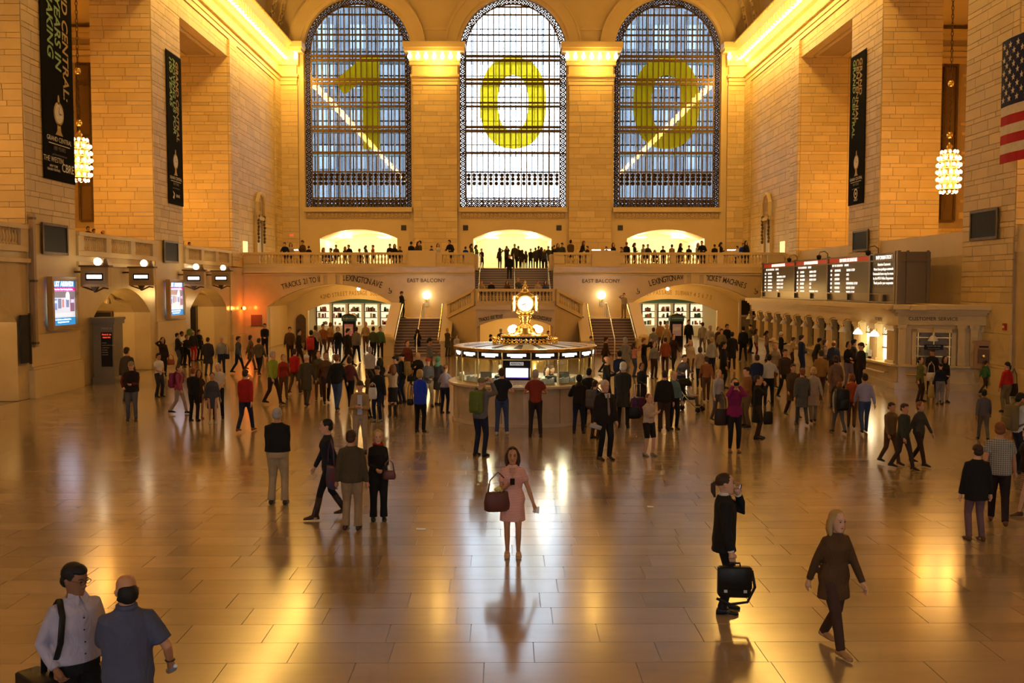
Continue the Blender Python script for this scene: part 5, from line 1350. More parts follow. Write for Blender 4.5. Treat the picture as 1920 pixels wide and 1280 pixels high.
# advertising screens on the left piers
def screen(label, y0, y1, z0, z1):
    t = thing('advertising_screen', label, 'screen', (-18.08, (y0 + y1) / 2, z0), (PI / 2, 0, PI / 2), 'framed advertising screens on the left piers')
    w_, h_ = y1 - y0, z1 - z0; B = 0.16
    for (a, b, c, d) in ((-w_ / 2 - B, -w_ / 2, -B, h_ + B), (w_ / 2, w_ / 2 + B, -B, h_ + B), (-w_ / 2, w_ / 2, -B, 0), (-w_ / 2, w_ / 2, h_, h_ + B)):
        MB().box(a, b, c, d, 0, 0.22).build('frame_bar', mat('screen_frame', (0.45, 0.30, 0.12), 0.4, 0.3), t)
    E_ = lambda n, c, s=1.3: mat(n, c, 0.3, emit=c, estr=s)
    def pn(nm, x0, x1, v0, v1, m, dz=0.0, par=None): return MB().box(x0 * w_ - w_ / 2, x1 * w_ - w_ / 2, v0 * h_, v1 * h_, 0.1 + dz, 0.12 + dz).build(nm, m, par or t)
    pn('picture', 0, 1, 0.17, 0.78, E_('scr_pale', (0.62, 0.66, 0.74), 1.0)); top_ = pn('header', 0, 1, 0.85, 1, E_('scr_blue', (0.02, 0.22, 0.62), 1.0))
    pn('pink_strip', 0, 1, 0.77, 0.85, E_('scr_pink', (0.75, 0.02, 0.30), 1.0)); ft = pn('footer', 0, 1, 0, 0.17, E_('scr_blue2', (0.02, 0.26, 0.62), 1.0))
    text('JUST ARRIVED!', w_ * 0.135, E_('scr_white', (1, 1, 1), 1.6), (0, h_ * .925, 0.125), (0, 0, 0), top_, 'lettering', 0.002, bold=0.008)
    text('More New Ticket Vending Machines', w_ * 0.055, MATS['scr_white'], (0, h_ * .81, 0.125), (0, 0, 0), t, 'lettering', 0.002)
    text('Look for the new ticket machines\nthroughout the terminal', w_ * 0.05, MATS['scr_white'], (-.04 * w_, h_ * .1, 0.125), (0, 0, 0), ft, 'lettering', 0.002)
    for (x0, x1, v0, v1, c) in ((0, 1, .62, .77, (.20, .17, .2)), (0.03, .2, .35, .6, (.18, .25, .5)), (.25, .38, .38, .6, (.15, .18, .3)), (.42, .5, .4, .58, (.6, .2, .2)), (.6, .72, .4, .62, (.18, .22, .4)), (.78, .97, .3, .64, (.25, .12, .2)), (.05, .2, .5, .56, (.7, .75, .8)), (.8, .95, .5, .58, (.7, .75, .8)), (.1, .9, .2, .26, (.75, .76, .8))):
        pn('ticket_machine' if v1 < .7 else 'ceiling_shape', x0, x1, v0, v1, E_('scr_%d_%d' % (c[0] * 100, c[2] * 100), c, 1.0), 0.012)
    MB().prism([(.16 * w_ + .08 * w_ * math.cos(u), .66 * h_ + .08 * w_ * math.sin(u)) for u in np.linspace(0, 2 * PI, 20, endpoint=False)], lambda a, b, d: (a, b, d), .133, .14).build('white_disc', MATS['scr_white'], t)
    lamp('screen_glow', (0, h_ / 2, 0.5), 7, (.6, .75, 1), 0.3, t)
screen('lit screen reading JUST ARRIVED below the largest banner', 37.9, 39.9, 2.62, 4.35)
screen('smaller lit screen with pink strip on the second left pier', 51.1, 53.25, 2.62, 4.33)
def plaque(label, sg, y0, y1, z0, z1):
    t = thing('wall_plaque', label, 'plaque', (sg * 18.13, (y0 + y1) / 2, z0), (PI / 2, 0, PI / 2 if sg < 0 else -PI / 2))
    w_, h_ = y1 - y0, z1 - z0
    MB().box(-w_ / 2, w_ / 2, 0, h_, 0, 0.05).build('panel', M_BLACK, t)
    for (a, b, c, d) in ((-w_ / 2 - .07, -w_ / 2 + .03, -.07, h_ + .07), (w_ / 2 - .03, w_ / 2 + .07, -.07, h_ + .07), (-w_ / 2, w_ / 2, -.07, .03), (-w_ / 2, w_ / 2, h_ - .03, h_ + .07)):
        MB().box(a, b, c, d, 0.02, 0.08).build('frame_bar', M_BRONZE, t)
def yz(x, y, sg): p = at(x, y, 'X', sg * 18.2); return p.y, p.z
plaque('dark bronze plaque on the nearest left pier below the largest banner', -1, yz(75, 450, -1)[0], yz(120, 450, -1)[0], yz(97, 474, -1)[1], yz(97, 423, -1)[1])
plaque('dark bronze plaque on the second left pier', -1, yz(304, 470, -1)[0], yz(329, 470, -1)[0], yz(316, 490, -1)[1], yz(316, 454, -1)[1])
plaque('dark bronze plaque on the nearest right pier under the flag', 1, yz(1875, 420, 1)[0], yz(1826, 420, 1)[0], yz(1850, 446, 1)[1], yz(1850, 396, 1)[1])
plaque('dark bronze plaque on the second right pier above the departure board', 1, yz(1631, 450, 1)[0], yz(1604, 450, 1)[0], yz(1617, 468, 1)[1], yz(1617, 434, 1)[1])
# dark timetable panel and pipe at the left edge
t = thing('wall_timetable', 'tall black timetable panel in the arch at the left edge', 'timetable', (-18.1, 35.95, 1.35))
MB().box(0.0, 0.06, -0.35, 0.3, 0, 1.75).build('panel', M_BLACK, t)
MB().box(0.0, 0.09, 0.3, 0.36, -0.06, 1.81).build('frame_bar', M_BRONZE, t)
t = thing('wall_conduit', 'vertical bronze conduit on the corner of the nearest left pier', 'pipe', (-18.0, 36.62, 1.9))
MB().box(-0.12, 0.04, -0.1, 0.1, 0, 4.9).build('duct', mat('duct_paint', (0.36, 0.24, 0.13), 0.5), t)
for z_ in (0.1, 2.4, 4.7): MB().box(-0.12, 0.06, -0.13, 0.13, z_, z_ + 0.08).build('clip', M_BRONZE, t)
# lit track signs with globe on top
for i, (x_, y_, w2) in enumerate(((180, 518, 46), (267, 518, 38), (365, 521, 33), (416, 521, 30))):
    wX = -17.3
    q = at(x_, y_, 'X', wX)
    t = thing('track_sign', '%s bronze track sign with globe, counting from the nearest left pier' % ('first', 'second', 'third', 'fourth')[i], 'sign', (wX, q.y, q.z - 0.42), group='lit track signs over the gates')
    MB().box(-0.56, 0.56, -0.16, 0.16, 0, 0.80).build('case', mat('sign_case', (0.42, 0.28, 0.10), 0.4, 0.5), t)
    MB().box(-0.48, 0.48, -0.175, -0.16, 0.1, 0.7).build('face', mat('sign_face', (0.30, 0.20, 0.09), 0.5), t)
    MB().box(-0.36, 0.36, -0.18, -0.17, 0.25, 0.55).build('number_recess', M_BLACK, t)
    MB().box(-0.3, 0.3, -0.2, -0.18, 0.33, 0.48).build('lit_number', M_WHITE_LIT, t)
    MB().box(-0.62, 0.62, -0.2, 0.2, 0.8, 0.87).build('cornice', M_BRONZE, t)
    MB().ball((0.08, 0, 1.02), 0.16, 12, 8).build('globe', M_GLOBE, t, True)
    MB().prism([(0.3, 0.87), (0.5, 0.87), (0.42, 1.15), (0.34, 1.1)], lambda a, b, d: (a, d, b), -0.05, 0.05).build('finial', M_BRONZE, t)
    MB().tube([(-0.55, 0, 0), (-0.2, 0, -0.12), (0.0, 0, -0.2), (0.3, 0, -0.05), (0.5, 0, -0.08)], 0.035, 6).build('bracket', M_BRONZE, t)
    MB().prism([(-0.2, 0), (0.1, 0), (-0.05, -0.24)], lambda a, b, d: (a, d, b), -0.08, 0.08).build('pendant', M_BRONZE, t)
    MB().tube([(-1.0, 0, 0.6), (-0.5, 0, 0.6)], 0.04, 6).build('wall_arm', M_BRONZE, t)
    lamp('globe_light', (0.2, -0.4, 1.25), 9, WARM, 0.1, t)
# aedicule doorways at the balcony ends
for sg in (-1, 1):
    t = struct(empty('door_4' if sg < 0 else 'door_5', (sg * 18.16, 70.5, BAL), (0, 0, 0 if sg < 0 else PI)), 'doorway with carved pediment at the %s end of the balcony' % ('left' if sg < 0 else 'right'))
    MB().box(0, 0.1, -0.62, 0.62, 0, 3.2).build('leaf', mat('door_bronze', (0.30, 0.22, 0.12), 0.4), t)
    for y_ in (-0.85, 0.85):
        MB().box(0, 0.2, y_ - 0.22, y_ + 0.22, 0, 3.4).build('jamb', M_PLAIN, t)
        sc = MB()
        for k in range(8): sc.ball((0.25, y_ + 0.06 * math.sin(k * 2), 1.9 + k * 0.25), (0.1, 0.13, 0.13), 6, 4)
        tag(sc.build('garland', M_BRONZE, t), kind='stuff')
    MB().box(0, 0.28, -1.15, 1.15, 3.4, 3.65).build('lintel', M_PLAIN, t)
    MB().tube([(0.2, -1.1, 3.65), (0.2, -1.05, 4.6), (0.2, -0.5, 5.2), (0.2, 0, 5.3), (0.2, 0.5, 5.2), (0.2, 1.05, 4.6), (0.2, 1.1, 3.65)], 0.14, 6).build('pediment', M_PLAIN, t)
    t2 = struct(empty('window_6' if sg < 0 else 'window_7', (sg * 18.16, 66.9, BAL + 0.75)), 'small lit opening at the %s end of the balcony' % ('left' if sg < 0 else 'right'))
    MB().box(-0.05, 0.05, -0.5, 0.5, 0, 1.0).build('lit_pane', mat('yellow_lit', (1, .8, .4), .5, emit=(1, .68, .25), estr=1.4), t2)
    MB().box(-0.08, 0.08, -0.6, 0.6, -0.1, 0).build('sill', M_PLAIN, t2)
# exit sign
t = thing('exit_sign', 'small red exit sign on the wall in the left balcony corner', 'sign', (-17.3, 77.6, 7.9))
MB().box(-0.16, 0.16, -0.04, 0.1, 0, 0.4).build('case', mat('exit_case', (.7, .6, .4), .5), t)
text('EXIT', 0.16, mat('exit_red', (.8, .05, .02), .5, emit=(1, .05, .02), estr=1.5), (0, -0.05, 0.2), parent=t, name='lettering')
t = struct(box('door_6', M_DARK, -18.0, -17.2, 77.9, 78.02, BAL, 7.7), 'dark narrow door in the left balcony corner')
# schedule stand at the foot of the first gate
q = at(152, 690, 'Z', 0)
t = thing('schedule_stand', 'tall grey schedule stand with red and white lettering beside the left gate', 'schedule stand', (-17.55, 41.7, 0), (0, 0, 0))
M_GREY = mat('stand_grey', (0.20, 0.17, 0.13), 0.45)
MB().box(-0.45, 0.40, 0, 1.0, 0, 2.55).build('case', M_GREY, t); MB().box(-0.5, 0.46, -0.06, 1.06, 2.55, 2.72).build('cornice', M_GREY, t); MB().box(-0.55, 0.5, -0.1, 1.1, 2.72, 2.82).build('cornice', M_GREY, t); MB().box(-0.5, 0.45, -0.05, 1.05, 0, 0.3).build('plinth', M_GREY, t)
pn = MB().box(-0.12, 0.34, -0.03, 0.0, 0.75, 2.2).build('face_panel', M_BLACK, t)
text('TRACK 24', 0.09, mat('led_red', (1, .1, .05), .5, emit=(1, .08, .03), estr=1.5), (0.11, -0.035, 2.1), parent=pn, name='lettering', extrude=0.002); text('10:04 PM', 0.09, MATS['led_red'], (0.11, -0.035, 1.98), parent=pn, name='lettering', extrude=0.002)
for k, s_ in enumerate(('HARLEM', 'NORTH WHITE PLAINS', 'CHAPPAQUA', 'MT KISCO', 'KATONAH', 'BREWSTER')):
    text(s_, 0.05, MATS['dull_white'], (-0.08, -0.035, 1.75 - k * 0.1), parent=pn, name='lettering', extrude=0.002, align='LEFT')
text('TRACK 24', 0.1, MATS['dull_white'], (0.11, -0.012, 2.36), parent=t, name='lettering', extrude=0.002)
# kiosks in the passages
for x_, y_, lab, gr in ((655, 640, 'left', 0), (1268, 640, 'right', 0)):
    X = at(x_, 600, 'Y', 67.6).x
    t = thing('information_kiosk', 'dark kiosk with green crown and poster in the %s passage' % lab, 'kiosk', (X, 67.6, 0))
    MB().box(-0.42, 0.42, -0.3, 0.3, 0, 1.75).build('case', M_BLACK, t)
    MB().box(-0.3, 0.3, -0.32, -0.3, 0.75, 1.55).build('poster', mat('kiosk_poster_' + lab, (0.45, 0.10, 0.08) if lab == 'left' else (0.25, 0.2, 0.15), .5, emit=(.5, .2, .15), estr=0.25), t)
    MB().box(-0.24, 0.24, -0.33, -0.32, 1.1, 1.35).build('poster_title', mat('kiosk_white', (.8, .8, .8), .5), t)
    cr = MB().box(-0.48, 0.48, -0.36, 0.36, 1.75, 2.1).build('crown', mat('kiosk_green', (0.04, 0.14, 0.10), 0.4), t)
    text('INFORMATION', 0.11, MATS['kiosk_white'], (0, -0.365, 1.93), parent=cr, name='lettering', extrude=0.002)
    MB().prism([(-0.48, 2.1), (0.48, 2.1), (0.3, 2.22), (0.15, 2.24), (0, 2.3), (-0.15, 2.24), (-0.3, 2.22)], lambda a, b, d: (a, d, b), -0.3, 0.3).build('cresting', M_DARK, t)
# glazed doors in the right passage mouth
t = struct(empty('door_7', (16.6, 66.0, 0)), 'tall glazed bronze doors right of the right passage')
for x_ in (-1.5, -0.75, 0.0, 0.75): MB().box(x_ - 0.07, x_ + 0.07, -0.1, 0.05, 0, 3.3).build('stile', mat('pale_bronze', (.5, .38, .2), .4), t)
for z_ in (0.1, 2.15, 3.25): MB().box(-1.5, 0.75, -0.09, 0.04, z_ - 0.06, z_ + 0.06).build('rail', MATS['pale_bronze'], t)
for k in range(3): MB().box(-1.43 + k * .75, -0.82 + k * .75, -0.03, 0.0, 0.16, 2.09).build('pane', mat('door_glass', (.25, .2, .12), .1), t); MB().box(-1.43 + k * .75, -0.82 + k * .75, -0.03, 0.0, 2.21, 3.19).build('transom_pane', M_TGL, t)
# brown poster on left wall, bin, stanchion sign, floor litter
q = at(481, 607, 'Y', 66.2)
t = thing('wall_poster', 'brown rectangular board on the wall left of the left passage', 'board', (-17.3, 66.28, 1.5)); MB().box(-0.36, 0.36, -0.05, 0, 0, 0.72).build('panel', mat('poster_brown', (.20, .06, .03), .5), t); MB().box(-0.4, 0.4, -0.04, 0, -0.04, 0.0).build('frame_bar', M_BRONZE, t)
q = at(1650, 711, 'Z', 0)
t = thing('stanchion_sign', 'thin post sign with green card in front of the lit ticket windows', 'sign', (q.x, q.y, 0))
MB().lathe([(0.17, 0), (0.17, 0.02), (0.05, 0.05), (0.02, 0.07), (0.02, 1.1)], 14).build('post', M_BRASS, t); MB().box(-0.07, 0.07, -0.02, 0.0, 1.12, 1.6).build('card', mat('card_cream', (.6, .5, .3), .6), t); MB().box(-0.08, 0.08, -0.03, -0.02, 0.85, 1.18).build('green_card', mat('card_green', (.25, .42, .32), .6), t)
for i, (x_, y_, s_) in enumerate(((790, 992, .09), (1220, 950, .06))):
    q = at(x_, y_, 'Z', 0)
    o = tag(MB().quadprism([(-s_, -.03, 0), (s_, -.04, 0), (s_ * .8, .04, 0), (-s_, .05, 0)], [(-s_, -.03, .006), (s_, -.04, .015), (s_ * .8, .04, .006), (-s_, .05, .012)]).build('paper_scrap', MATS['kiosk_white']), 'scrap of white paper on the floor %s' % ('left of the woman in the pink dress' if i == 0 else 'right of the man in the dark suit'), 'litter'); o.location = q
# reading lamps / table cards on the balcony
for i, x_ in enumerate((556, 1118, 1142, 1372)):
    p = at(x_, 462, 'Y', 69.1)
    t = thing('table_lamp', 'small white lit table lamp on the balcony, %s from the left' % ('first', 'second', 'third', 'fourth')[i], 'lamp', (p.x, 69.1, BAL + 0.72), group='white lamps on the balcony tables')
    MB().lathe([(0.1, 0.0), (0.1, 0.02), (0.02, 0.04), (0.02, 0.5)], 8).build('stem', M_BRASS, t)
    MB().box(-0.3, 0.3, -0.1, 0.1, 0.5, 0.58).build('shade', M_WHITE_LIT, t)
    tt = thing('balcony_table', 'small round table behind the balcony rail under the %s lamp' % ('first', 'second', 'third', 'fourth')[i], 'table', (p.x, 69.1, BAL))
    MB().lathe([(0.45, 0.68), (0.45, 0.72)], 16).build('table_top', M_PLAIN, tt); MB().lathe([(0.25, 0), (0.04, 0.04), (0.04, 0.68)], 10).build('leg', M_DARK, tt)
# ------------------------------------------------------------------ people
REMESH = []          # (mesh, voxel, users)
def two_bone(a, b, l1, l2, pole):
    a, b, pole = Vector(a), Vector(b), Vector(pole)
    d = b - a; L = d.length
    if L > (l1 + l2) * 0.998: b = a + d.normalized() * (l1 + l2) * 0.998; d = b - a; L = d.length
    L = max(L, abs(l1 - l2) + 0.02)
    u = d.normalized(); x = (l1 * l1 - l2 * l2 + L * L) / (2 * L); h = math.sqrt(max(0, l1 * l1 - x * x))
    p = pole - u * pole.dot(u); p = p.normalized() if p.length > 1e-5 else Vector((0, -1, 0))
    return a + u * x + p * h, b

POSE = {   # hands: (right hand, left hand) in body space, facing -Y, 1.75 m tall; right hand is at -X
    'stand': dict(h=((-.27, -.03, .80), (.27, -.03, .80)), f=((-.10, 0), (.10, -.03))),
    'walk': dict(h=((-.25, -.22, .86), (.25, .16, .86)), f=((-.09, .26), (.09, -.28)), lean=.05),
    'walk2': dict(h=((-.25, .16, .86), (.25, -.22, .86)), f=((-.09, -.28), (.09, .26)), lean=.05),
    'phone': dict(h=((-.08, -.30, 1.14), (.07, -.30, 1.13)), f=((-.11, 0), (.11, -.04)), nod=.45),
    'text': dict(h=((-.06, -.29, 1.16), (.27, -.02, .80)), f=((-.10, 0), (.10, -.05)), nod=.4),
    'camera': dict(h=((-.07, -.20, 1.58), (.07, -.20, 1.58)), f=((-.10, 0), (.11, -.02))),
    'photo': dict(h=((-.09, -.33, 1.60), (.09, -.33, 1.60)), f=((-.10, 0), (.11, -.02))),
    'call': dict(h=((-.11, -.07, 1.58), (.25, -.02, .82)), f=((-.10, 0), (.10, -.04))),
    'cross': dict(h=((.13, -.19, 1.22), (-.13, -.21, 1.16)), f=((-.10, 0), (.11, -.05))),
    'pocket': dict(h=((-.21, -.08, .92), (.21, -.08, .92)), f=((-.12, 0), (.12, -.03))),
    'front': dict(h=((-.04, -.22, 1.02), (.05, -.23, 1.00)), f=((-.11, 0), (.11, -.03))),
    'behind': dict(h=((-.06, .19, .98), (.06, .20, .98)), f=((-.11, 0), (.11, -.03))),
    'bag': dict(h=((-.13, -.20, 1.18), (.26, -.02, .80)), f=((-.09, 0), (.10, -.03))),
    'lean': dict(h=((-.20, -.38, 1.06), (.20, -.38, 1.06)), f=((-.10, .05), (.10, .05)), lean=.35),
    'counter': dict(h=((-.22, -.36, 1.10), (.22, -.36, 1.10)), f=((-.12, 0), (.12, .02)), lean=.14),
    'sit': dict(h=((-.15, -.36, .62), (.15, -.36, .62)), f=((-.12, -.52), (.12, -.50)), hip=(0, -.44), fz=-.02),
    'talk': dict(h=((-.16, -.34, 1.22), (.26, -.02, .80)), f=((-.11, 0), (.11, -.06))),
    'hipbag': dict(h=((-.24, -.05, .82), (.20, -.14, 1.02)), f=((-.10, 0), (.10, -.06))),
}

def build_person_meshes(key):
    sex, pose, top, bottom, hair, lod, opt = key
    opt = dict(opt)
    P = dict(POSE[pose]); P.update(opt)
    fat = opt.get('fat', 1.0); fem = sex == 'f'
    vox = {0: 0.009, 1: 0.0155, 2: 0.024, 3: 0.03}[lod]
    ns = {0: 20, 1: 14, 2: 10, 3: 8}[lod]
    lean, nod, turn = P.get('lean', 0), P.get('nod', 0.08), P.get('turn', 0)
    hy, hz = P.get('hip', (0, 0)); 
    def bend(p):
        p = Vector(p); z0 = 0.95
        if lean and p.z > z0:
            d = p.z - z0; p = Vector((p.x, p.y - d * math.sin(lean), z0 + d * math.cos(lean)))
        return Vector((p.x, p.y + hy, p.z + hz))
    sw = 0.142 if fem else 0.166
    if fem: TR = [(.84, .15, .105, .01), (.92, .168, .115, .012), (1.0, .155, .108, .008), (1.09, .125, .09, 0), (1.2, .14, .1, -.012), (1.28, .15, .115, -.018), (1.36, .142, .10, -.004), (1.41, .112, .08, .01), (1.45, .072, .06, .014), (1.50, .048, .05, .012)]
    else: TR = [(.84, .145, .105, .01), (.92, .16, .112, .01), (1.0, .152, .108, .004), (1.08, .147, .104, 0), (1.2, .162, .11, -.006), (1.3, .170, .117, -.006), (1.36, .166, .108, .002), (1.41, .135, .09, .012), (1.45, .092, .074, .016), (1.51, .056, .058, .012)]
    def fatz(z): return 1 + (fat - 1) * (1.0 if z < 1.25 else 0.5)
    def ring(c, rx, ry, n): return [(c.x + rx * math.cos(2 * PI * k / n), c.y + ry * math.sin(2 * PI * k / n), c.z) for k in range(n)]
    # joints
    SH = [bend((s * sw, .01, 1.365)) for s in (-1, 1)]
    hands = [Vector(P['h'][0]), Vector(P['h'][1])]
    hands = [Vector((v.x, v.y + hy, v.z + (hz if pose == 'sit' else 0) * 0)) for v in hands]
    EL, WR = [], []
    for i, s in enumerate((-1, 1)):
        pole = Vector((s * 0.5, 0.9, -0.35)) if hands[i].z < 1.35 else Vector((s * 0.55, 0.1, -1.0))
        if pose in ('cross',): pole = Vector((s * 0.6, 0.3, -0.9))
        e, w = two_bone(SH[i], hands[i], .285, .255, pole); EL.append(e); WR.append(w)
    HP = [bend((s * .085, .005, .90)) for s in (-1, 1)]
    AN, KN = [], []
    for i, s in enumerate((-1, 1)):
        fx, fy = P['f'][i]
        lift = 0.06 if (fy > 0.2 and pose.startswith('walk')) else 0.0
        k, a = two_bone(HP[i], (fx * (1.1 if not fem else .9), fy + .03, .085 + lift), .42, .415, (s * 0.05, -1, 0.02)); KN.append(k); AN.append(a)
    # ---- body
    B = MB()
    q = 0.9
    B.loft([ring(bend((0, y, z)), rx * q * fatz(z), ry * q * fatz(z), ns) for z, rx, ry, y in TR])
    HC = bend((0, -.005, 1.61)); neck0 = bend((0, .012, 1.46)); 
    R = Euler((nod, 0, turn), 'XYZ').to_matrix()
    def hd(p): return HC + R @ (Vector(p) * 1.07)
    B.tube([neck0, (neck0 + hd((0, .01, -.07))) / 2, hd((0, .012, -.05))], [.055, .051, .052] if fem else [.062, .057, .058], ns)
    HR = [(-.118, .022, .026, -.058), (-.108, .04, .046, -.042), (-.085, .055, .068, -.022), (-.05, .066, .086, -.006), (-.01, .072, .095, .002), (.03, .075, .1, .006), (.07, .071, .095, .009), (.1, .056, .075, .012), (.12, .03, .042, .013)]
    B.loft([[hd((rx * math.cos(2 * PI * k / ns), y + ry * math.sin(2 * PI * k / ns), z)) for k in range(ns)] for z, rx, ry, y in HR])
    if lod < 3:
        B.tube([hd((0, -.09, .018)), hd((0, -.104, -.02)), hd((0, -.098, -.034))], [.010, .015, .012], 6)
        for s in (-1, 1):
            B.tube([hd((s * .07, .012, .02)), hd((s * .083, .018, .012)), hd((s * .078, .012, -.03))], [.012, .016, .010], 5)
    for i, s in enumerate((-1, 1)):
        k_ = 0.86 if fem else 1.0
        B.tube([SH[i] + Vector((-s * .06, 0, .004)), SH[i], SH[i].lerp(EL[i], .4), EL[i], EL[i].lerp(WR[i], .35), WR[i]], [.038 * k_, .055 * k_ * fatz(1.4), .048 * k_ * fatz(1.4), .040 * k_, .041 * k_, .027 * k_], max(8, ns - 4))
        # hand
        d = (WR[i] - EL[i]).normalized(); side = Vector((0, 0, 1)).cross(d)
        side = side.normalized() if side.length > 0.2 else Vector((1, 0, 0))
        if abs(d.z) > 0.75: side = Vector((0, 1, 0)) - d * d.y; side.normalize()
        nrm = d.cross(side).normalized()
        if (nrm.dot(Vector((-s, 0, 0))) < 0 and abs(d.z) > .75): nrm = -nrm
        pc = WR[i] + d * .085
        B.tube([WR[i], WR[i] + d * .03, pc], [.027 * k_, .036 * k_, .038 * k_], 8)
        curl = P.get('curl', 0.55 if abs(d.z) < .75 else 0.3)
        fr = .0092 if lod == 0 else .0105 if lod == 1 else .013
        if lod < 3:
            for j, (o_, l_) in enumerate(((-.030, .072), (-.010, .080), (.011, .076), (.030, .060))):
                b0 = pc + side * o_ * k_ * (1.0 if lod else 1.12)
                b1 = b0 + (d * math.cos(curl) + nrm * math.sin(curl)) * l_ * .5
                b2 = b1 + (d * math.cos(curl * 2.2) + nrm * math.sin(curl * 2.2)) * l_ * .5
                B.tube([b0 - d * .02, b0, b1, b2], [fr * 1.1, fr * 1.05, fr, fr * .85], 6)
            th0 = WR[i] + d * .035 - side * .03 * k_
            B.tube([WR[i] + d * .02, th0, th0 + (d * .7 - side * .6 + nrm * .3).normalized() * .04, th0 + (d * .95 - side * .35 + nrm * .5).normalized() * .072], [.014, .013, .012, .0095], 6)
        else:
            B.tube([pc - d * .02, pc + d * .06], [.032, .022], 6)
        leg_r = [.085, .078, .052, .05, .036]
        if fem: leg_r = [.085, .076, .048, .047, .031]
        qq = 0.92 if bottom in ('trousers', 'wide') else 1.0
        B.tube([HP[i], HP[i].lerp(KN[i], .35), KN[i], KN[i].lerp(AN[i], .35), AN[i]], [r * qq for r in leg_r], max(8, ns - 4))
        ft = Vector((0, -1, 0)); a_ = AN[i]
        B.tube([a_ + Vector((0, .045, -.04)), a_ + Vector((0, -.02, -.045)), a_ + Vector((s * .008, -.11, -.06)), a_ + Vector((s * .012, -.165, -.066))], [.036, .042, .036, .02], 8)
    out = {'body': (B, vox)}
    # ---- top garment
    T = MB(); infl = {'tee': 1.09, 'shirt': 1.12, 'jacket': 1.15, 'coat': 1.17, 'dress': 1.08, 'vest': 1.14}[top]
    hem = {'tee': .88, 'shirt': .93, 'jacket': .84, 'coat': .55, 'dress': .56, 'vest': .93}[top]
    hem = opt.get('hem', hem)
    rings = []
    def torso_at(z):
        for (z0, a0, b0, y0), (z1, a1, b1, y1) in zip(TR, TR[1:]):
            if z0 <= z <= z1:
                t = (z - z0) / (z1 - z0); return a0 + (a1 - a0) * t, b0 + (b1 - b0) * t, y0 + (y1 - y0) * t
        return (TR[0][1], TR[0][2], TR[0][3]) if z < TR[0][0] else TR[-1][1:]
    zs = [z for z in (.45, .5, .55, .62, .7, .78, .84, .92, 1.0, 1.09, 1.2, 1.28, 1.36, 1.41, 1.44) if z > hem + .01]
    zs = [hem] + zs
    mid_kx = (KN[0].x + KN[1].x) / 2
    for z in zs:
        rx, ry, y = torso_at(max(z, .84))
        f = fatz(z) * infl; fl_ = 1.0
        if z < .88: fl_ = 1 + (.88 - z) * (0.42 if top == 'dress' else 0.5)
        if top == 'jacket' and z < 1.1: fl_ *= 1.05 if not fem else 1.02
        c = bend((0, y, z)) if z > .8 else Vector((0, y + hy + (AN[0].y + AN[1].y) / 2 * max(0, (.8 - z)) * 0.5, z + hz))
        rings.append(ring(c, rx * f * fl_, ry * f * fl_ * (1.08 if z < .8 else 1), ns))
    rx, ry, y = torso_at(1.47)
    rings.append(ring(bend((0, y, 1.475)), rx * 1.12, ry * 1.15, ns))
    T.loft(rings)
    sl = opt.get('sleeve', {'tee': .55, 'shirt': 1.95, 'jacket': 2.0, 'coat': 2.0, 'dress': .6, 'vest': 1.95}[top])
    k_ = (.86 if fem else 1.0) * {'tee': 1.28, 'shirt': 1.22, 'jacket': 1.3, 'coat': 1.32, 'dress': 1.22, 'vest': 1.22}[top]
    for i, s in enumerate((-1, 1)):
        pts = [SH[i] + Vector((-s * .085, .0, .03)), SH[i] + Vector((-s * .02, 0, .008))]; rr = [.048 * k_, .060 * k_ * fatz(1.4)]
        if sl <= 1: pts += [SH[i].lerp(EL[i], sl * .6), SH[i].lerp(EL[i], sl)]; rr += [.055 * k_ * fatz(1.4), .054 * k_ * fatz(1.4)]
        else:
            pts += [SH[i].lerp(EL[i], .45), EL[i], EL[i].lerp(WR[i], (sl - 1) * .5), EL[i].lerp(WR[i], sl - 1)]; rr += [.05 * k_ * fatz(1.4), .045 * k_, .042 * k_, .036 * k_]
        T.tube(pts, rr, max(8, ns - 4))
    out['top'] = (T, max(vox, .015) if lod else .013)
    # ---- bottom garment
    Q = MB()
    if bottom in ('trousers', 'shorts', 'wide', 'leggings'):
        w_ = {'trousers': 1.16, 'shorts': 1.2, 'wide': 1.3, 'leggings': 1.06}[bottom]
        Q.loft([ring(bend((0, y, z)), rx * 1.06 * fatz(z), ry * 1.06 * fatz(z), ns) for z, rx, ry, y in TR[:3]] + [ring(bend((0, TR[3][3], 1.03)), torso_at(1.03)[0] * 1.06 * fatz(1), torso_at(1.03)[1] * 1.06 * fatz(1), ns)])
        for i in (0, 1):
            e_ = AN[i] + Vector((0, .004, -.02)) if bottom != 'shorts' else KN[i] + (HP[i] - KN[i]) * .05
            pts = [HP[i] + Vector((0, 0, .03)), HP[i].lerp(KN[i], .35), KN[i]]; rr = [.09 * w_, .08 * w_, .058 * w_]
            if bottom == 'shorts': rr[2] = .075; pts[2] = e_
            else:
                pts += [KN[i].lerp(AN[i], .5), e_]; rr += [.052 * w_, (.048 if bottom != 'leggings' else .036) * w_ * (1.25 if bottom == 'wide' else 1)]
            Q.tube(pts, rr, max(8, ns - 4))
    else:
        he = opt.get('skirt', .5); rr = []
        for z in (he, .6, .7, .8, .84, .92, 1.0, 1.05):
            if z < he: continue
            rx, ry, y = torso_at(max(z, .84)); f = 1.09 + max(0, .84 - z) * .25
            c = bend((0, y, z)) if z > .8 else Vector((0, y + hy, z + hz))
            rr.append(ring(c, rx * f, ry * f * (1.1 if z < .8 else 1), ns))
        Q.loft(rr)
    out['bottom'] = (Q, max(vox, .015) if lod else .013)
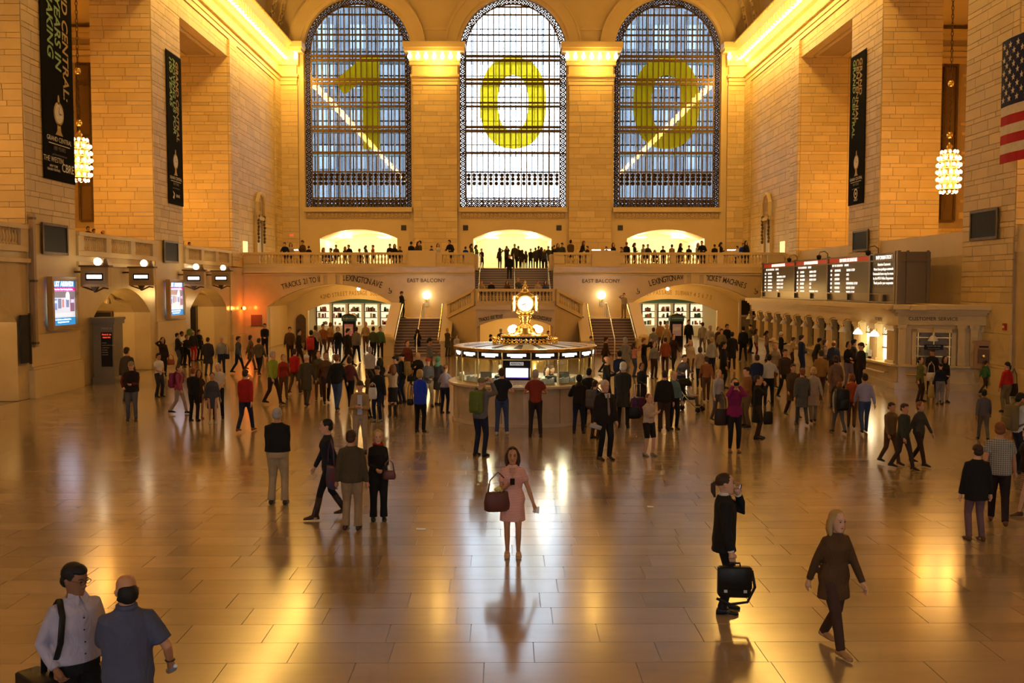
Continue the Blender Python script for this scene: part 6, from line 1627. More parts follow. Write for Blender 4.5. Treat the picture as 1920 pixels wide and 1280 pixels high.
    # ---- shoes, one mesh each side
    for i, s in enumerate((-1, 1)):
        a_ = AN[i]; F = MB()
        def fring(y, w_, h0, h1): return [(a_.x + s * .006 + w_ * math.cos(u), a_.y + y, a_.z - .085 + h0 + (h1 - h0) * (.5 + .5 * math.sin(u))) for u in np.linspace(0, 2 * PI, 10, endpoint=False)]
        F.loft([fring(.075, .02, .0, .05), fring(.06, .037, 0, .085), fring(0, .042, 0, .10 if opt.get('boot') is None else .3), fring(-.06, .045, 0, .085), fring(-.12, .05, 0, .06), fring(-.17, .046, 0, .045), fring(-.20, .024, 0, .03)])
        if opt.get('boot'): F.tube([a_ + Vector((0, .005, -.04)), KN[i].lerp(a_, .25)], [.05, .062], 10)
        out['shoe%d' % i] = (F, None)
    # ---- hair (closed cap that stands proud of the skull where hair grows)
    Hm = MB()
    def hball(c, r, n=14, m=9):
        b = len(Hm.v); Hm.ball((0, 0, 0), r, n if lod < 2 else 9, m if lod < 2 else 6)
        for j in range(b, len(Hm.v)): Hm.v[j] = tuple(hd(Vector(Hm.v[j]) + Vector(c)))
    if hair == 'short': hball((0, .026, .044), (.086, .104, .095)); hball((0, .0, .085), (.07, .088, .05)); hball((0, .06, -.01), (.08, .06, .07))
    elif hair == 'bald': hball((0, .058, -.016), (.0795, .068, .082)); hball((.0, .03, -.05), (.081, .07, .04))
    elif hair == 'crop': hball((0, .022, .042), (.082, .104, .09)); hball((0, .055, -.01), (.077, .06, .065))
    elif hair == 'long':
        hball((0, .024, .04), (.088, .104, .096))
        Hm.tube([hd((0, .05, .06)), hd((0, .085, -.02)), hd((0, .095, -.12)), hd((0, .085, -.21))], [.07, .088, .085, .05], 10, flat=(1.0, .62))
        for s in (-1, 1): Hm.tube([hd((s * .05, .01, .08)), hd((s * .086, .015, 0)), hd((s * .088, .01, -.09)), hd((s * .075, .0, -.19))], [.03, .032, .036, .02], 8)
    elif hair == 'bob':
        hball((0, .026, .035), (.09, .104, .1)); hball((0, .05, -.03), (.092, .075, .085))
    elif hair == 'bun': hball((0, .022, .043), (.083, .102, .09)); hball((0, .115, .06), (.045, .045, .045), 8, 6)
    elif hair == 'pony':
        hball((0, .022, .043), (.083, .102, .09)); Hm.tube([hd((0, .105, .02)), hd((0, .145, -.01)), hd((0, .14, -.09)), hd((0, .12, -.16))], [.022, .03, .03, .01], 8)
    elif hair == 'cap':
        hball((0, .014, .05), (.086, .104, .078)); Hm.tube([hd((0, -.06, .07)), hd((0, -.12, .06)), hd((0, -.165, .045))], [.07, .075, .05], 10, flat=(1, .12))
    elif hair == 'hat':
        hball((0, .012, .07), (.088, .104, .08)); 
        b = len(Hm.v); Hm.lathe([(.16, .05), (.165, .056), (.09, .07)], 16)
        for j in range(b, len(Hm.v)): Hm.v[j] = tuple(hd(Hm.v[j]))
    elif hair == 'scarf': hball((0, .02, .025), (.093, .105, .112)); Hm.tube([hd((0, .03, -.08)), bend((0, .03, 1.44)), bend((0, .02, 1.38))], [.085, .11, .13], 10)
    out['hair'] = (Hm, None if hair != 'long' or lod > 1 else .013)
    if lod < 2:
        for s, nm in ((-1, 'eye0'), (1, 'eye1')):
            E_ = MB(); E_.ball((0, 0, 0), (.011, .006, .006), 8, 6); E_.v = [tuple(hd(Vector(v) + Vector((s * .030, -.0885, .018)))) for v in E_.v]; out[nm] = (E_, None)
            W_ = MB(); W_.tube([hd((s * .013, -.094, .036)), hd((s * .032, -.091, .042)), hd((s * .05, -.078, .036))], [.0035, .0045, .002], 5); out['brow%d' % (s > 0)] = (W_, None)
        L_ = MB(); L_.tube([hd((-.022, -.082, -.062)), hd((-.008, -.0905, -.0585)), hd((.008, -.0905, -.0585)), hd((.022, -.082, -.062))], [.003, .0065, .0065, .003], 6); out['mouth'] = (L_, None)
    ms = {}
    for nm, (mb, vx) in out.items():
        if not mb.v: continue
        me = mb.mesh(nm); me.polygons.foreach_set('use_smooth', [True] * len(me.polygons)); ms[nm] = me
        if vx: REMESH.append([me, vx, []])
    return ms, dict(HC=HC, WR=WR, EL=EL, SH=SH, hd=hd, bend=bend, AN=AN, HP=HP, KN=KN)

PCACHE = {}
SKIN = {'pale': (.62, .35, .22), 'tan': (.50, .25, .13), 'brown': (.27, .12, .06), 'dark': (.10, .05, .03)}
HAIRC = {'black': (.012, .010, .009), 'brown': (.05, .026, .014), 'blond': (.42, .27, .10), 'grey': (.36, .34, .32), 'white': (.6, .58, .55), 'ginger': (.2, .07, .02), 'red': (.4, .03, .02), 'green': (.1, .28, .2), 'khaki': (.2, .17, .1)}
def skin_mat(s):
    nm = 'skin_' + s
    if nm in MATS: return MATS[nm]
    m = fabric(SKIN[s], 0.5, 'skin'); MATS[nm] = m
    return m
NPEOPLE = [0]
def person(label, pos, H, face=0.0, sex='m', pose='stand', top='jacket', tc=(.03, .03, .03), bottom='trousers', bc=(.03, .03, .035), hair='short', hc='brown', skin='pale', shoe=(.02, .017, .015), lod=None, opt=(), group=None, tm=None, bm=None):
    """one person; face: 0 looks at the camera, 90 to the photo's right, 180 away"""
    pos = Vector(pos)
    if lod is None:
        d = (pos - CAMP).length; lod = 1 if d < 24 else 2 if d < 42 else 3
    key = (sex, pose, top, bottom, hair, lod, tuple(sorted(dict(opt).items())))
    if key not in PCACHE: PCACHE[key] = build_person_meshes(key)
    ms, J = PCACHE[key]
    r = thing('person', label, 'person', pos, (0, 0, math.radians(face)), group)
    s = H / 1.745; r.scale = (s, s, s)
    tm = tm or fabric(tc); bm = bm or fabric(bc)
    hm = fabric(HAIRC[hc], 0.6, 'hair'); sm = fabric(shoe, 0.4, 'leather')
    M_ = {'body': ('body', skin_mat(skin)), 'top': ({'tee': 'shirt', 'vest': 'waistcoat'}.get(top, top), tm), 'bottom': ({'wide': 'trousers'}.get(bottom, bottom), bm), 'shoe0': ('shoe', sm), 'shoe1': ('shoe', sm),
          'hair': ({'cap': 'cap', 'hat': 'hat', 'scarf': 'headscarf'}.get(hair, 'hair'), hm), 'eye0': ('eye', M_BLACK), 'eye1': ('eye', M_BLACK), 'brow0': ('eyebrow', hm), 'brow1': ('eyebrow', hm), 'mouth': ('mouth', mat('lips', (.30, .10, .08), .5))}
    for nm, me in ms.items():
        if nm == 'bottom' and top in ('dress',): continue
        n_, m_ = M_[nm]
        o = bpy.data.objects.new(n_, me); COL.objects.link(o); o.parent = r
        if not me.materials: me.materials.append(m_)
        o.material_slots[0].link = 'OBJECT'; o.material_slots[0].material = m_
        for rec in REMESH:
            if rec[0] is me: rec[2].append((o, m_))
    NPEOPLE[0] += 1
    r_J = J
    def loc(p):                                   # body-space point -> world
        v = Vector(p) * s; a = math.radians(face)
        return Vector((pos.x + v.x * math.cos(a) - v.y * math.sin(a), pos.y + v.x * math.sin(a) + v.y * math.cos(a), pos.z + v.z))
    return r, J, loc, s

FLOOR_P = []
def foot(x, y): return at(x, y, 'Z', 0.0)
def spaced(p, m=0.5):
    """step back along the line of sight until clear of everyone placed so far"""
    d = Vector((p.x - CAMP.x, p.y - CAMP.y, 0)).normalized()
    for _ in range(6):
        if all((q - p).length > m for q in FLOOR_P): break
        p = p + d * 0.22
    FLOOR_P.append(p.copy()); return p
def headpos(x, y, H, z0=0.0):
    p = at(x, y, 'Z', H + z0); return Vector((p.x, p.y, z0))
def hgt(p, x, y):
    """height of the head top seen at pixel row y for someone standing at p"""
    return at(x, y, 'Y', p.y).z - p.z

def carried(name, label, cat, loc, rot, group=None): return thing(name, label, cat, loc, rot, group)
def part(t, nm, mb, m, smooth=True): return mb.build(nm, m, t, smooth)
def rbox(mb, x0, x1, y0, y1, z0, z1, b=0.02):
    """box with softened edges"""
    R = lambda z, e: [(x0 + e, y0, z), (x1 - e, y0, z), (x1, y0 + e, z), (x1, y1 - e, z), (x1 - e, y1, z), (x0 + e, y1, z), (x0, y1 - e, z), (x0, y0 + e, z)]
    def shrink(r, s): c = Vector(((x0 + x1) / 2, (y0 + y1) / 2, 0)); return [(c.x + (p[0] - c.x) * s, c.y + (p[1] - c.y) * s, p[2]) for p in r]
    mb.loft([shrink(R(z0, b), 0.9), R(z0 + b, b), R(z1 - b, b), shrink(R(z1, b), 0.9)])
    return mb
def handbag(label, loc, rz, col, w=.34, h=.26, d=.12, strap=.3, name='handbag', lean=0.0, pat=None, col2=(1, 1, 1)):
    t = carried(name, label, 'bag', loc, (lean, 0, rz))
    m = fabric(col, 0.5, 'bagcloth', pat, col2, 12.0)
    mb = MB(); n = 14
    def rg(z, sx, sy): return [(w / 2 * sx * math.cos(u), d / 2 * sy * math.sin(u), z) for u in np.linspace(0, 2 * PI, n, endpoint=False)]
    mb.loft([rg(-h, .75, .6), rg(-h + .03, .98, .95), rg(-h * .5, 1.0, 1.0), rg(-.03, .88, .7), rg(0, .82, .5)])
    part(t, 'bag_body', mb, m)
    if strap: part(t, 'strap', MB().tube([(-w * .36, 0, -.03), (-w * .28, 0, strap * .6), (0, 0, strap), (w * .28, 0, strap * .6), (w * .36, 0, -.03)], .012, 6), m)
    return t
def backpack(label, loc, rz, col, s=1.0):
    t = carried('backpack', label, 'backpack', loc, (0, 0, rz)); m = fabric(col, 0.7, 'bagcloth')
    part(t, 'bag_body', rbox(MB(), -.16 * s, .16 * s, 0, .17 * s, -.24 * s, .24 * s, .05 * s), m)
    part(t, 'front_pocket', rbox(MB(), -.12 * s, .12 * s, .15 * s, .22 * s, -.2 * s, .02 * s, .03 * s), m)
    for q in (-1, 1): part(t, 'shoulder_strap', MB().tube([(q * .09 * s, .02, .2 * s), (q * .1 * s, -.08, .3 * s), (q * .11 * s, -.25, .18 * s), (q * .13 * s, -.2, -.08 * s), (q * .13 * s, .02, -.16 * s)], .02 * s, 6), m)
    return t
def suitcase(label, loc, rz, col, h=.6):
    t = carried('suitcase', label, 'suitcase', loc, (0, 0, rz)); m = fabric(col, 0.4, 'bagcloth')
    part(t, 'shell', rbox(MB(), -.21, .21, -.12, .12, .05, h, .04), m)
    for z in (.18, .42): part(t, 'rib', MB().box(-.215, .215, -.125, .125, z, z + .012), M_DARK, False)
    for q in (-.15, .15):
        part(t, 'wheel', MB().tube([(q - .02, .08, .03), (q + .02, .08, .03)], .03, 8), M_BLACK); part(t, 'wheel', MB().tube([(q - .02, -.08, .03), (q + .02, -.08, .03)], .03, 8), M_BLACK)
    part(t, 'handle', MB().tube([(-.1, .06, h - .02), (-.1, .06, h + .42), (.1, .06, h + .42), (.1, .06, h - .02)], .012, 6), mat('steel', (.5, .5, .5), .3, .9))
    return t
def handset(label, loc, rz, name='phone', tilt=0.6):
    t = carried(name, label, 'phone', loc, (tilt, 0, rz)); part(t, 'case', rbox(MB(), -.035, .035, -.006, .006, -.065, .065, .005), M_BLACK); part(t, 'screen', MB().box(-.03, .03, .0065, .008, -.055, .055), mat('phone_screen', (.3, .35, .4), .2, emit=(.6, .7, .9), estr=.4), False)
    return t
def camera_prop(label, loc, rz):
    t = carried('photo_camera', label, 'camera', loc, (0, 0, rz)); part(t, 'body', rbox(MB(), -.065, .065, -.03, .03, -.04, .045, .01), M_BLACK)
    l_ = MB().lathe([(.032, 0), (.034, .05), (.028, .055), (.0, .05)], 12).build('lens', M_BLACK, t, True); l_.rotation_euler = (PI / 2, 0, 0); l_.location = (0, -.03, 0)
    return t
K = (.012, .011, .011); NVY = (.012, .018, .06); CH = (.05, .048, .046); GRY = (.16, .155, .15); LG = (.38, .37, .36); WH = (.62, .60, .56); BR = (.10, .05, .022); TAN = (.36, .24, .12); KH = (.34, .26, .16)
JN = (.045, .07, .16); DJ = (.016, .022, .05); RED = (.36, .02, .015); OL = (.10, .09, .03); GRN = (.06, .13, .06); BLU = (.015, .05, .55); PNK = (.50, .12, .20); BG = (.48, .37, .25); MAG = (.20, .012, .09); ORG = (.45, .09, .02); TEAL = (.03, .16, .13); LAV = (.30, .28, .42); DKB = (.04, .02, .012)
TAG_ = {}
def pf(label, fx, fy, hy, face=0, **k):
    p = foot(fx, fy); H = min(1.95, max(1.05, hgt(p, fx, hy))); p = spaced(p)
    return person(label, p, H, face, **k)
def ph(label, hx, hy, H, face=0, z0=0.0, **k):
    return person(label, headpos(hx, hy, H, z0), H, face, **k)
def px_(label, x, Y, hy, z0, face=0, **k):
    """someone at depth Y on a floor at height z0, head top at row hy"""
    q = at(x, hy, 'Y', Y); return person(label, (q.x, Y, z0), max(1.0, q.z - z0), face, **k)

# ---------- the two men talking, bottom left
r, J, L, s = ph('man in pale lilac shirt with black shoulder strap, talking at bottom left', 140, 1057, 1.78, 48, pose='pocket', top='shirt', tc=(.40, .36, .44), bottom='trousers', bc=K, hair='short', hc='black', skin='brown', lod=0, opt=(('turn', .35), ('nod', .2), ('fat', 1.16)))
mlil = fabric((.40, .36, .44))
for q in (-1, 1): MB().quadprism([J['bend']((q * .005, -.085, 1.475)), J['bend']((q * .075, -.03, 1.50)), J['bend']((q * .07, -.02, 1.515)), J['bend']((q * .005, -.07, 1.50))], [J['bend']((q * .03, -.118, 1.42)), J['bend']((q * .095, -.06, 1.455)), J['bend']((q * .09, -.05, 1.475)), J['bend']((q * .02, -.1, 1.44))]).build('collar', mlil, r)
for z in (1.02, 1.12, 1.22, 1.32): MB().ball(J['bend']((0, -.148 - (.012 if z < 1.2 else 0), z)), .007, 6, 5).build('button', M_BLACK, r)
g_ = MB()
for q in (-1, 1): g_.tube([J['hd']((q * .03 + .024 * math.cos(u), -.104, .016 + .018 * math.sin(u))) for u in np.linspace(0, 2 * PI, 11)], .0025, 4, False); g_.tube([J['hd']((q * .054, -.098, .02)), J['hd']((q * .078, -.01, .022))], .0025, 4)
g_.tube([J['hd']((-.008, -.105, .018)), J['hd']((.008, -.105, .018))], .0025, 4); g_.build('spectacles', M_DARK, r)
sh = L(J['SH'][0]); pt = [L((-.20, .02, .86)), L((-.195, -.14, 1.15)), L((-.165, -.12, 1.36)), L((-.135, .0, 1.475)), L((-.15, .12, 1.35)), L((-.21, .14, 1.1)), L((-.24, .08, .86))]
bgm = carried('shoulder_bag', 'black shoulder bag at the hip of the man in the pale lilac shirt', 'bag', L((-.30, .06, .86)), (0, 0, math.radians(48)))
part(bgm, 'bag_body', rbox(MB(), -.09, .09, -.22, .22, -.34, 0, .03), fabric(K, .5, 'bagcloth'))
part(bgm, 'flap', rbox(MB(), -.10, .10, -.225, .225, -.16, .012, .015), fabric(K, .5, 'bagcloth'))
_i = Matrix.Rotation(-math.radians(48), 3, 'Z')
part(bgm, 'strap', MB().tube([_i @ (p - bgm.location) for p in pt], .028, 8, flat=(1, .3)), fabric(K, .5, 'bagcloth'))
r, J, L, s = ph('bald man in blue-grey polo shirt seen from behind at bottom left', 236, 1077, 1.76, 203, pose='talk', top='tee', tc=(.075, .08, .13), bottom='trousers', bc=(.03, .03, .04), hair='bald', hc='black', skin='tan', lod=0, opt=(('h', ((-.34, -.10, .93), (.06, -.34, 1.22))), ('sleeve', .8), ('fat', 1.22), ('hem', .80), ('turn', .2), ('nod', .15)))
MB().lathe([(.076, 0), (.088, .02), (.084, .05), (.072, .052)], 20).build('collar', fabric((.075, .08, .13)), r, True).location = tuple(J['bend']((0, .016, 1.455)))
MB().tube([J['WR'][0] + (J['EL'][0] - J['WR'][0]) * .12 + Vector((.034 * math.cos(u), .034 * math.sin(u), 0)) for u in np.linspace(0, 2 * PI, 12)], .011, 6, False).build('watch', M_DARK, r)
wp = L(J['WR'][0] + (J['WR'][0] - J['EL'][0]).normalized() * .12)
t = carried('water_bottle', 'small plastic bottle held by the bald man in the polo shirt', 'bottle', wp, (1.1, 0, .6))
part(t, 'bottle_body', MB().lathe([(.0, -.09), (.033, -.09), (.034, .05), (.015, .09), (.014, .11)], 14), mat('blue_plastic', (.35, .45, .6), .25)); part(t, 'cap', MB().lathe([(.017, .11), (.017, .13), (0, .13)], 10), mat('bottle_cap', (.7, .7, .7), .5))

# ---------- woman in the pink dress, centre
MP = fabric((.80, .50, .42), .85, 'cloth', 'stripes', (.55, .22, .18), 14.0)
r, J, L, s = pf('woman in short pink patterned dress standing alone at centre, facing us', 961, 1043, 838, 0, sex='f', pose='bag', top='dress', tm=MP, bottom='skirt', hair='long', hc='brown', skin='tan', shoe=(.5, .36, .22), lod=0, opt=(('fat', 1.13), ('hem', .58), ('sleeve', .62), ('h', ((-.06, -.26, 1.20), (.33, -.08, .86))), ('nod', .12)))
MB().prism([(-.045, 1.44), (.045, 1.44), (.0, 1.27)], lambda a, b, d: J['bend']((a, -.11 - (1.44 - b) * .17 + d, b)), -.03, .0).build('neckline', skin_mat('tan'), r)
for q in (-1, 1): MB().ball(J['hd']((q * .032, -.068, .125)), (.03, .012, .016), 10, 6).build('sunglasses', M_BLACK, r, True)
for q in (0, 1): MB().ball(J['AN'][q] + Vector((0, -.13, -.028)), (.034, .02, .012), 8, 5).build('sandal_bow', mat('sandal_gold', (.7, .5, .3), .4), r, True)
bp = L(J['EL'][0] + Vector((-.02, -.05, -.01)))
t = handbag('large brown leather handbag on the arm of the woman in the pink dress', bp + Vector((-.03, .0, -.02)), .25, (.12, .04, .03), .44, .30, .18, .30)
o = MB().tube([(-.05, -.02, .02), (.0, -.03, .06), (.06, -.02, .02)], .035, 8).build('yellow_bundle', mat('pale_yellow', (.6, .55, .15), .7), t, True)
wp = L(J['WR'][1] + (J['WR'][1] - J['EL'][1]).normalized() * .11)
t = carried('paper_tissue', 'crumpled white paper in the left hand of the woman in the pink dress', 'paper', wp, (0, 0, 0)); part(t, 'sheet', MB().quadprism([(-.05, -.01, -.03), (.05, -.01, -.05), (.06, .02, .05), (-.03, .02, .04)], [(-.05, 0, -.03), (.05, 0, -.05), (.06, .03, .05), (-.03, .03, .04)]), mat('tissue_white', (.8, .8, .78), .7), False)
wp = L(J['WR'][0] + (J['WR'][0] - J['EL'][0]).normalized() * .12); handset('dark phone held by the woman in the pink dress', wp + Vector((0, -.02, .02)), 0)

# ---------- ponytailed man with satchel, right
r, J, L, s = pf('ponytailed man in black suit in profile at right, holding a satchel', 1357, 1146, 887, 82, pose='call', top='jacket', tc=K, bottom='trousers', bc=K, hair='pony', hc='brown', skin='pale', shoe=(.012, .011, .01), lod=0, opt=(('h', ((-.27, -.06, .80), (.09, -.17, 1.46))), ('hem', .78), ('fat', 1.1), ('nod', 0.02)))
MB().lathe([(.066, 0), (.072, .02), (.066, .04)], 18).build('collar', fabric(WH, .7), r, True).location = tuple(J['bend']((0, .014, 1.468)))
for i in (0, 1):
    w = J['WR'][i]; d = (w - J['EL'][i]).normalized(); MB().tube([w - d * .02, w + d * .015], .040, 12).build('cuff', fabric(WH, .7), r)
MB().tube([J['AN'][0] + Vector((.0, -.075 + .018 * math.cos(u), .012 + .018 * math.sin(u))) + Vector((-.045, 0, -.05)) for u in np.linspace(0, 2 * PI, 9)], .005, 4, False).build('buckle', mat('steel', (.5, .5, .5), .3, .9), r)
wp = L(J['WR'][0] + (J['WR'][0] - J['EL'][0]).normalized() * .13)
t = carried('satchel', 'black leather satchel with buckles carried by the ponytailed man', 'bag', wp + Vector((.02, -.02, -.06)), (0, 0, math.radians(-4)))
mk = fabric((.010, .009, .009), .35, 'leather')
part(t, 'bag_body', rbox(MB(), -.21, .20, -.06, .08, -.37, 0, .03), mk); part(t, 'flap', rbox(MB(), -.215, .205, -.075, .02, -.27, .012, .015), mk)
part(t, 'handle', MB().tube([(-.07, 0, .0), (-.06, 0, .05), (.06, 0, .05), (.07, 0, .0)], .013, 8), mk); part(t, 'shoulder_strap', MB().tube([(.21, .0, -.04), (.25, .0, -.25), (.16, 0, -.44), (-.05, .0, -.47), (-.22, 0, -.40)], .018, 8, flat=(1, .4)), mk)
for q in (-.12, .12): part(t, 'buckle', MB().box(q - .02, q + .02, -.085, -.07, -.30, -.265), MATS['steel'], False)
wp = L(J['WR'][1] + Vector((.0, -.02, .07))); handset('phone held to the ear of the ponytailed man in black', wp, math.radians(82), tilt=.2)

# ---------- middle distance, left to right
pf('man in black sweater with white collar and khaki trousers, seen from behind', 522, 944, 763, 182, pose='front', top='jacket', tc=K, bottom='wide', bc=(.40, .30, .17), hair='crop', hc='grey', skin='tan', shoe=(.05, .03, .02), opt=(('fat', 1.25), ('hem', .95)))
r, J, L, s = pf('short-haired woman in dark jacket walking left in boots, patterned bag on arm', 617, 972, 785, -75, sex='f', pose='walk', top='jacket', tc=(.015, .017, .025), bottom='leggings', bc=K, hair='crop', hc='black', skin='pale', shoe=(.04, .022, .015), opt=(('boot', 1),))
handbag('large dark red and blue patterned shoulder bag in the left foreground group', L((.30, .02, .98)), math.radians(-60), (.14, .03, .05), .44, .40, .14, .45, pat='patch', col2=(.03, .06, .16))
pf('man in olive jacket and khaki trousers behind the patterned bag', 660, 992, 806, 178, pose='stand', top='jacket', tc=(.07, .055, .03), bottom='wide', bc=(.32, .22, .12), hair='short', hc='brown', skin='tan', shoe=(.05, .018, .012), opt=(('fat', 1.12),))
r, J, L, s = pf('blonde woman in black coat with red scarf and wide black trousers', 710, 974, 806, 10, sex='f', pose='front', top='jacket', tc=K, bottom='wide', bc=K, hair='bob', hc='blond', skin='pale')
MB().tube([J['bend']((.085 * math.cos(u), .015 + .075 * math.sin(u), 1.475 + .012 * math.sin(2 * u))) for u in np.linspace(0, 2 * PI, 14)], .026, 8, False).build('scarf', fabric(RED), r, True)
handbag('small brown purse held by the blonde woman with the red scarf', L((.20, -.14, .98)), 0, (.16, .06, .05), .24, .16, .08, .2)
r, J, L, s = pf('man in tan jacket and beige trousers looking down at his phone', 676, 849, 714, 5, pose='phone', top='jacket', tc=(.33, .22, .10), bottom='trousers', bc=(.33, .25, .17), hair='short', hc='brown', opt=(('hem', .93),))
MB().box(-.055, .055, -.15, -.10, .95, 1.42).build('shirt_front', fabric((.45, .48, .58), .8), r); handset('phone of the man in the tan jacket', L((0, -.36, 1.17)), 0)
pf('dark-haired woman in brown jacket behind the man in the tan jacket', 692, 784, 692, -100, sex='f', pose='text', top='jacket', tc=BR, bottom='leggings', bc=K, hair='long', hc='black', skin='brown')
r, J, L, s = pf('young man in black hoodie carrying a white bag, hair brushed up', 708, 790, 686, -15, pose='text', top='jacket', tc=K, bottom='trousers', bc=DJ, hair='short', hc='black', skin='tan', shoe=GRY)
handbag('white tote bag on the chest of the young man in the black hoodie', L((-.05, -.26, 1.10)), 0, WH, .26, .36, .08, .15)
pf('woman with long black hair behind the young man in the black hoodie', 713, 762, 671, 180, sex='f', pose='text', top='jacket', tc=K, bottom='leggings', bc=K, hair='long', hc='black')
pf('long-haired blonde woman in beige sweater, dark skirt and tall boots', 737, 781, 683, -160, sex='f', pose='photo', top='shirt', tc=(.42, .31, .22), bottom='skirt', bc=(.02, .018, .022), hair='long', hc='ginger', shoe=DKB, opt=(('boot', 1), ('hem', .98)))
pf('man in navy jacket looking down, left of the staircase foot', 742, 758, 667, -95, pose='text', top='jacket', tc=NVY, bottom='trousers', bc=K, hair='short', hc='black')
r, J, L, s = pf('person in black cap and black jacket with a tan backpack', 754, 755, 662, -110, pose='stand', top='jacket', tc=K, bottom='trousers', bc=DJ, hair='cap', hc='black')
backpack('tan backpack on the person in the black cap', L((0, .12, 1.22)), math.radians(-110), (.24, .15, .04))
r, J, L, s = pf('blonde woman in bright royal blue coat, seen from behind', 788, 810, 692, 172, sex='f', pose='front', top='coat', tc=BLU, bottom='trousers', bc=K, hair='bob', hc='blond', opt=(('hem', .78),))
handbag('small black handbag beside the woman in the royal blue coat', L((.28, 0, .92)), math.radians(172), K, .2, .18, .1, .5)
r, J, L, s = pf('woman in black top with sunglasses on her head, taking a picture', 784, 748, 660, 5, sex='f', pose='bag', top='jacket', tc=K, bottom='trousers', bc=DJ, hair='pony', hc='blond')
handbag('black bag hanging beside the woman with sunglasses on her head', L((-.28, -.02, .86)), 0, K, .26, .2, .1, .5)
pf('man in grey suit with white collar at the foot of the left stair', 806, 720, 634, 95, pose='text', top='jacket', tc=(.14, .13, .125), bottom='trousers', bc=(.10, .095, .09), hair='short', hc='black', skin='tan')
pf('person in red cap left of the booth', 803, 762, 671, 20, pose='front', top='jacket', tc=(.10, .10, .12), bottom='trousers', bc=KH, hair='cap', hc='red')
pf('person in pale green headscarf left of the booth', 822, 760, 668, 150, sex='f', pose='stand', top='coat', tc=(.06, .055, .06), bottom='trousers', bc=TAN, hair='scarf', hc='green')
pf('woman in mauve striped shirt at the left edge of the booth', 834, 774, 684, 160, sex='f', pose='counter', top='shirt', tm=fabric((.22, .18, .30), .85, 'cloth', 'stripes', (.4, .36, .45), 12.0), bottom='trousers', bc=DJ, hair='bun', hc='ginger')
r, J, L, s = pf('man in grey jacket with green backpack photographing beside the booth', 901, 855, 707, 150, pose='photo', top='jacket', tc=(.13, .13, .135), bottom='trousers', bc=DJ, hair='cap', hc='khaki', opt=(('lean', .1),))
backpack('yellow-green backpack on the man in the grey jacket', L((0, .10, 1.22)), math.radians(150), (.12, .16, .03), 1.1)
pf('man in navy T-shirt and jeans leaning on the booth counter', 941, 814, 690, 178, pose='counter', top='tee', tc=(.012, .016, .026), bottom='trousers', bc=JN, hair='short', hc='brown', shoe=(.4, .38, .36))
pf('grey-haired man in dark red T-shirt at the booth counter', 1004, 818, 692, 180, pose='counter', top='tee', tc=(.22, .03, .02), bottom='trousers', bc=(.03, .02, .022), hair='crop', hc='grey', skin='tan')
pf('person in black hooded top at the right end of the booth counter', 1085, 812, 702, 170, pose='counter', top='jacket', tc=K, bottom='trousers', bc=DJ, hair='scarf', hc='black')
pf('dark-haired man in black coat with white collar at the booth', 1104, 800, 690, 165, pose='front', top='coat', tc=K, bottom='trousers', bc=K, hair='short', hc='black')
r, J, L, s = pf('man in blue shirt with grey backpack beside the booth', 1116, 822, 712, 140, pose='stand', top='shirt', tc=(.02, .03, .12), bottom='trousers', bc=DKB, hair='crop', hc='brown')
backpack('grey backpack on the man in the blue shirt', L((0, .12, 1.2)), math.radians(140), (.09, .085, .085))
r, J, L, s = pf('stout white-haired man in black suit and striped tie holding a newspaper', 1134, 861, 712, 22, pose='stand', top='jacket', tc=K, bottom='trousers', bc=K, hair='crop', hc='white', skin='pale', lod=0, opt=(('fat', 1.22), ('hem', .80), ('turn', .1)))
MB().prism([(-.06, 1.46), (.06, 1.46), (.035, 1.02), (-.01, 1.02)], lambda a, b, d: J['bend']((a, -.155 + d + (.05 if b > 1.4 else 0), b)), -.012, .05).build('shirt_front', fabric(WH, .7), r)
MB().prism([(-.02, 1.445), (.02, 1.445), (.035, 1.04), (.0, .98), (-.02, 1.04)], lambda a, b, d: J['bend']((a, -.175 + d + (.05 if b > 1.4 else 0), b)), -.008, .012).build('tie', fabric((.09, .02, .02), .6, 'tie', 'stripes', (.4, .35, .3), 30.0), r)
wp = L(J['WR'][0] + Vector((0, -.05, -.09))); t = carried('newspaper', 'folded newspaper in the hand of the white-haired man in the suit', 'newspaper', wp, (0.2, .3, .4)); part(t, 'folded_pages', rbox(MB(), -.16, .16, -.03, .03, -.05, .05, .015), fabric((.42, .42, .44), .7, 'paper'))
pf('bald man in dark suit talking beyond the right of the booth', 1137, 770, 668, 75, pose='talk', top='jacket', tc=K, bottom='trousers', bc=K, hair='bald', hc='brown', skin='tan')
pf('man in dark navy suit seen from behind right of the booth', 1161, 752, 657, 178, pose='front', top='jacket', tc=NVY, bottom='trousers', bc=NVY, hair='short', hc='black')
r, J, L, s = pf('white-haired person in dark green-black jacket and long trousers, from behind', 1168, 801, 678, 165, pose='front', top='coat', tc=(.03, .03, .025), bottom='trousers', bc=K, hair='bob', hc='white')
handbag('dark shopping bag beside the white-haired person in the dark jacket', L((-.3, 0, .55)), 0, K, .36, .34, .12, .3)
r, J, L, s = pf('woman in long black coat standing behind a purple suitcase', 1203, 772, 680, 20, sex='f', pose='front', top='coat', tc=K, bottom='trousers', bc=K, hair='bob', hc='black', skin='brown')
suitcase('purple wheeled suitcase with raised handle', foot(1196, 780), .3, (.07, .015, .11))
pf('child in beige sweater and dark shorts with folded arms', 1216, 854, 738, 30, pose='cross', top='shirt', tc=(.46, .36, .27), bottom='shorts', bc=(.015, .013, .014), hair='crop', hc='ginger', shoe=(.22, .2, .18), lod=0)
pf('person in black jacket with dark trousers, back turned, left of the pushchair', 1245, 808, 694, 178, pose='stand', top='jacket', tc=K, bottom='wide', bc=(.05, .03, .02), hair='crop', hc='brown', opt=(('fat', 1.15),))
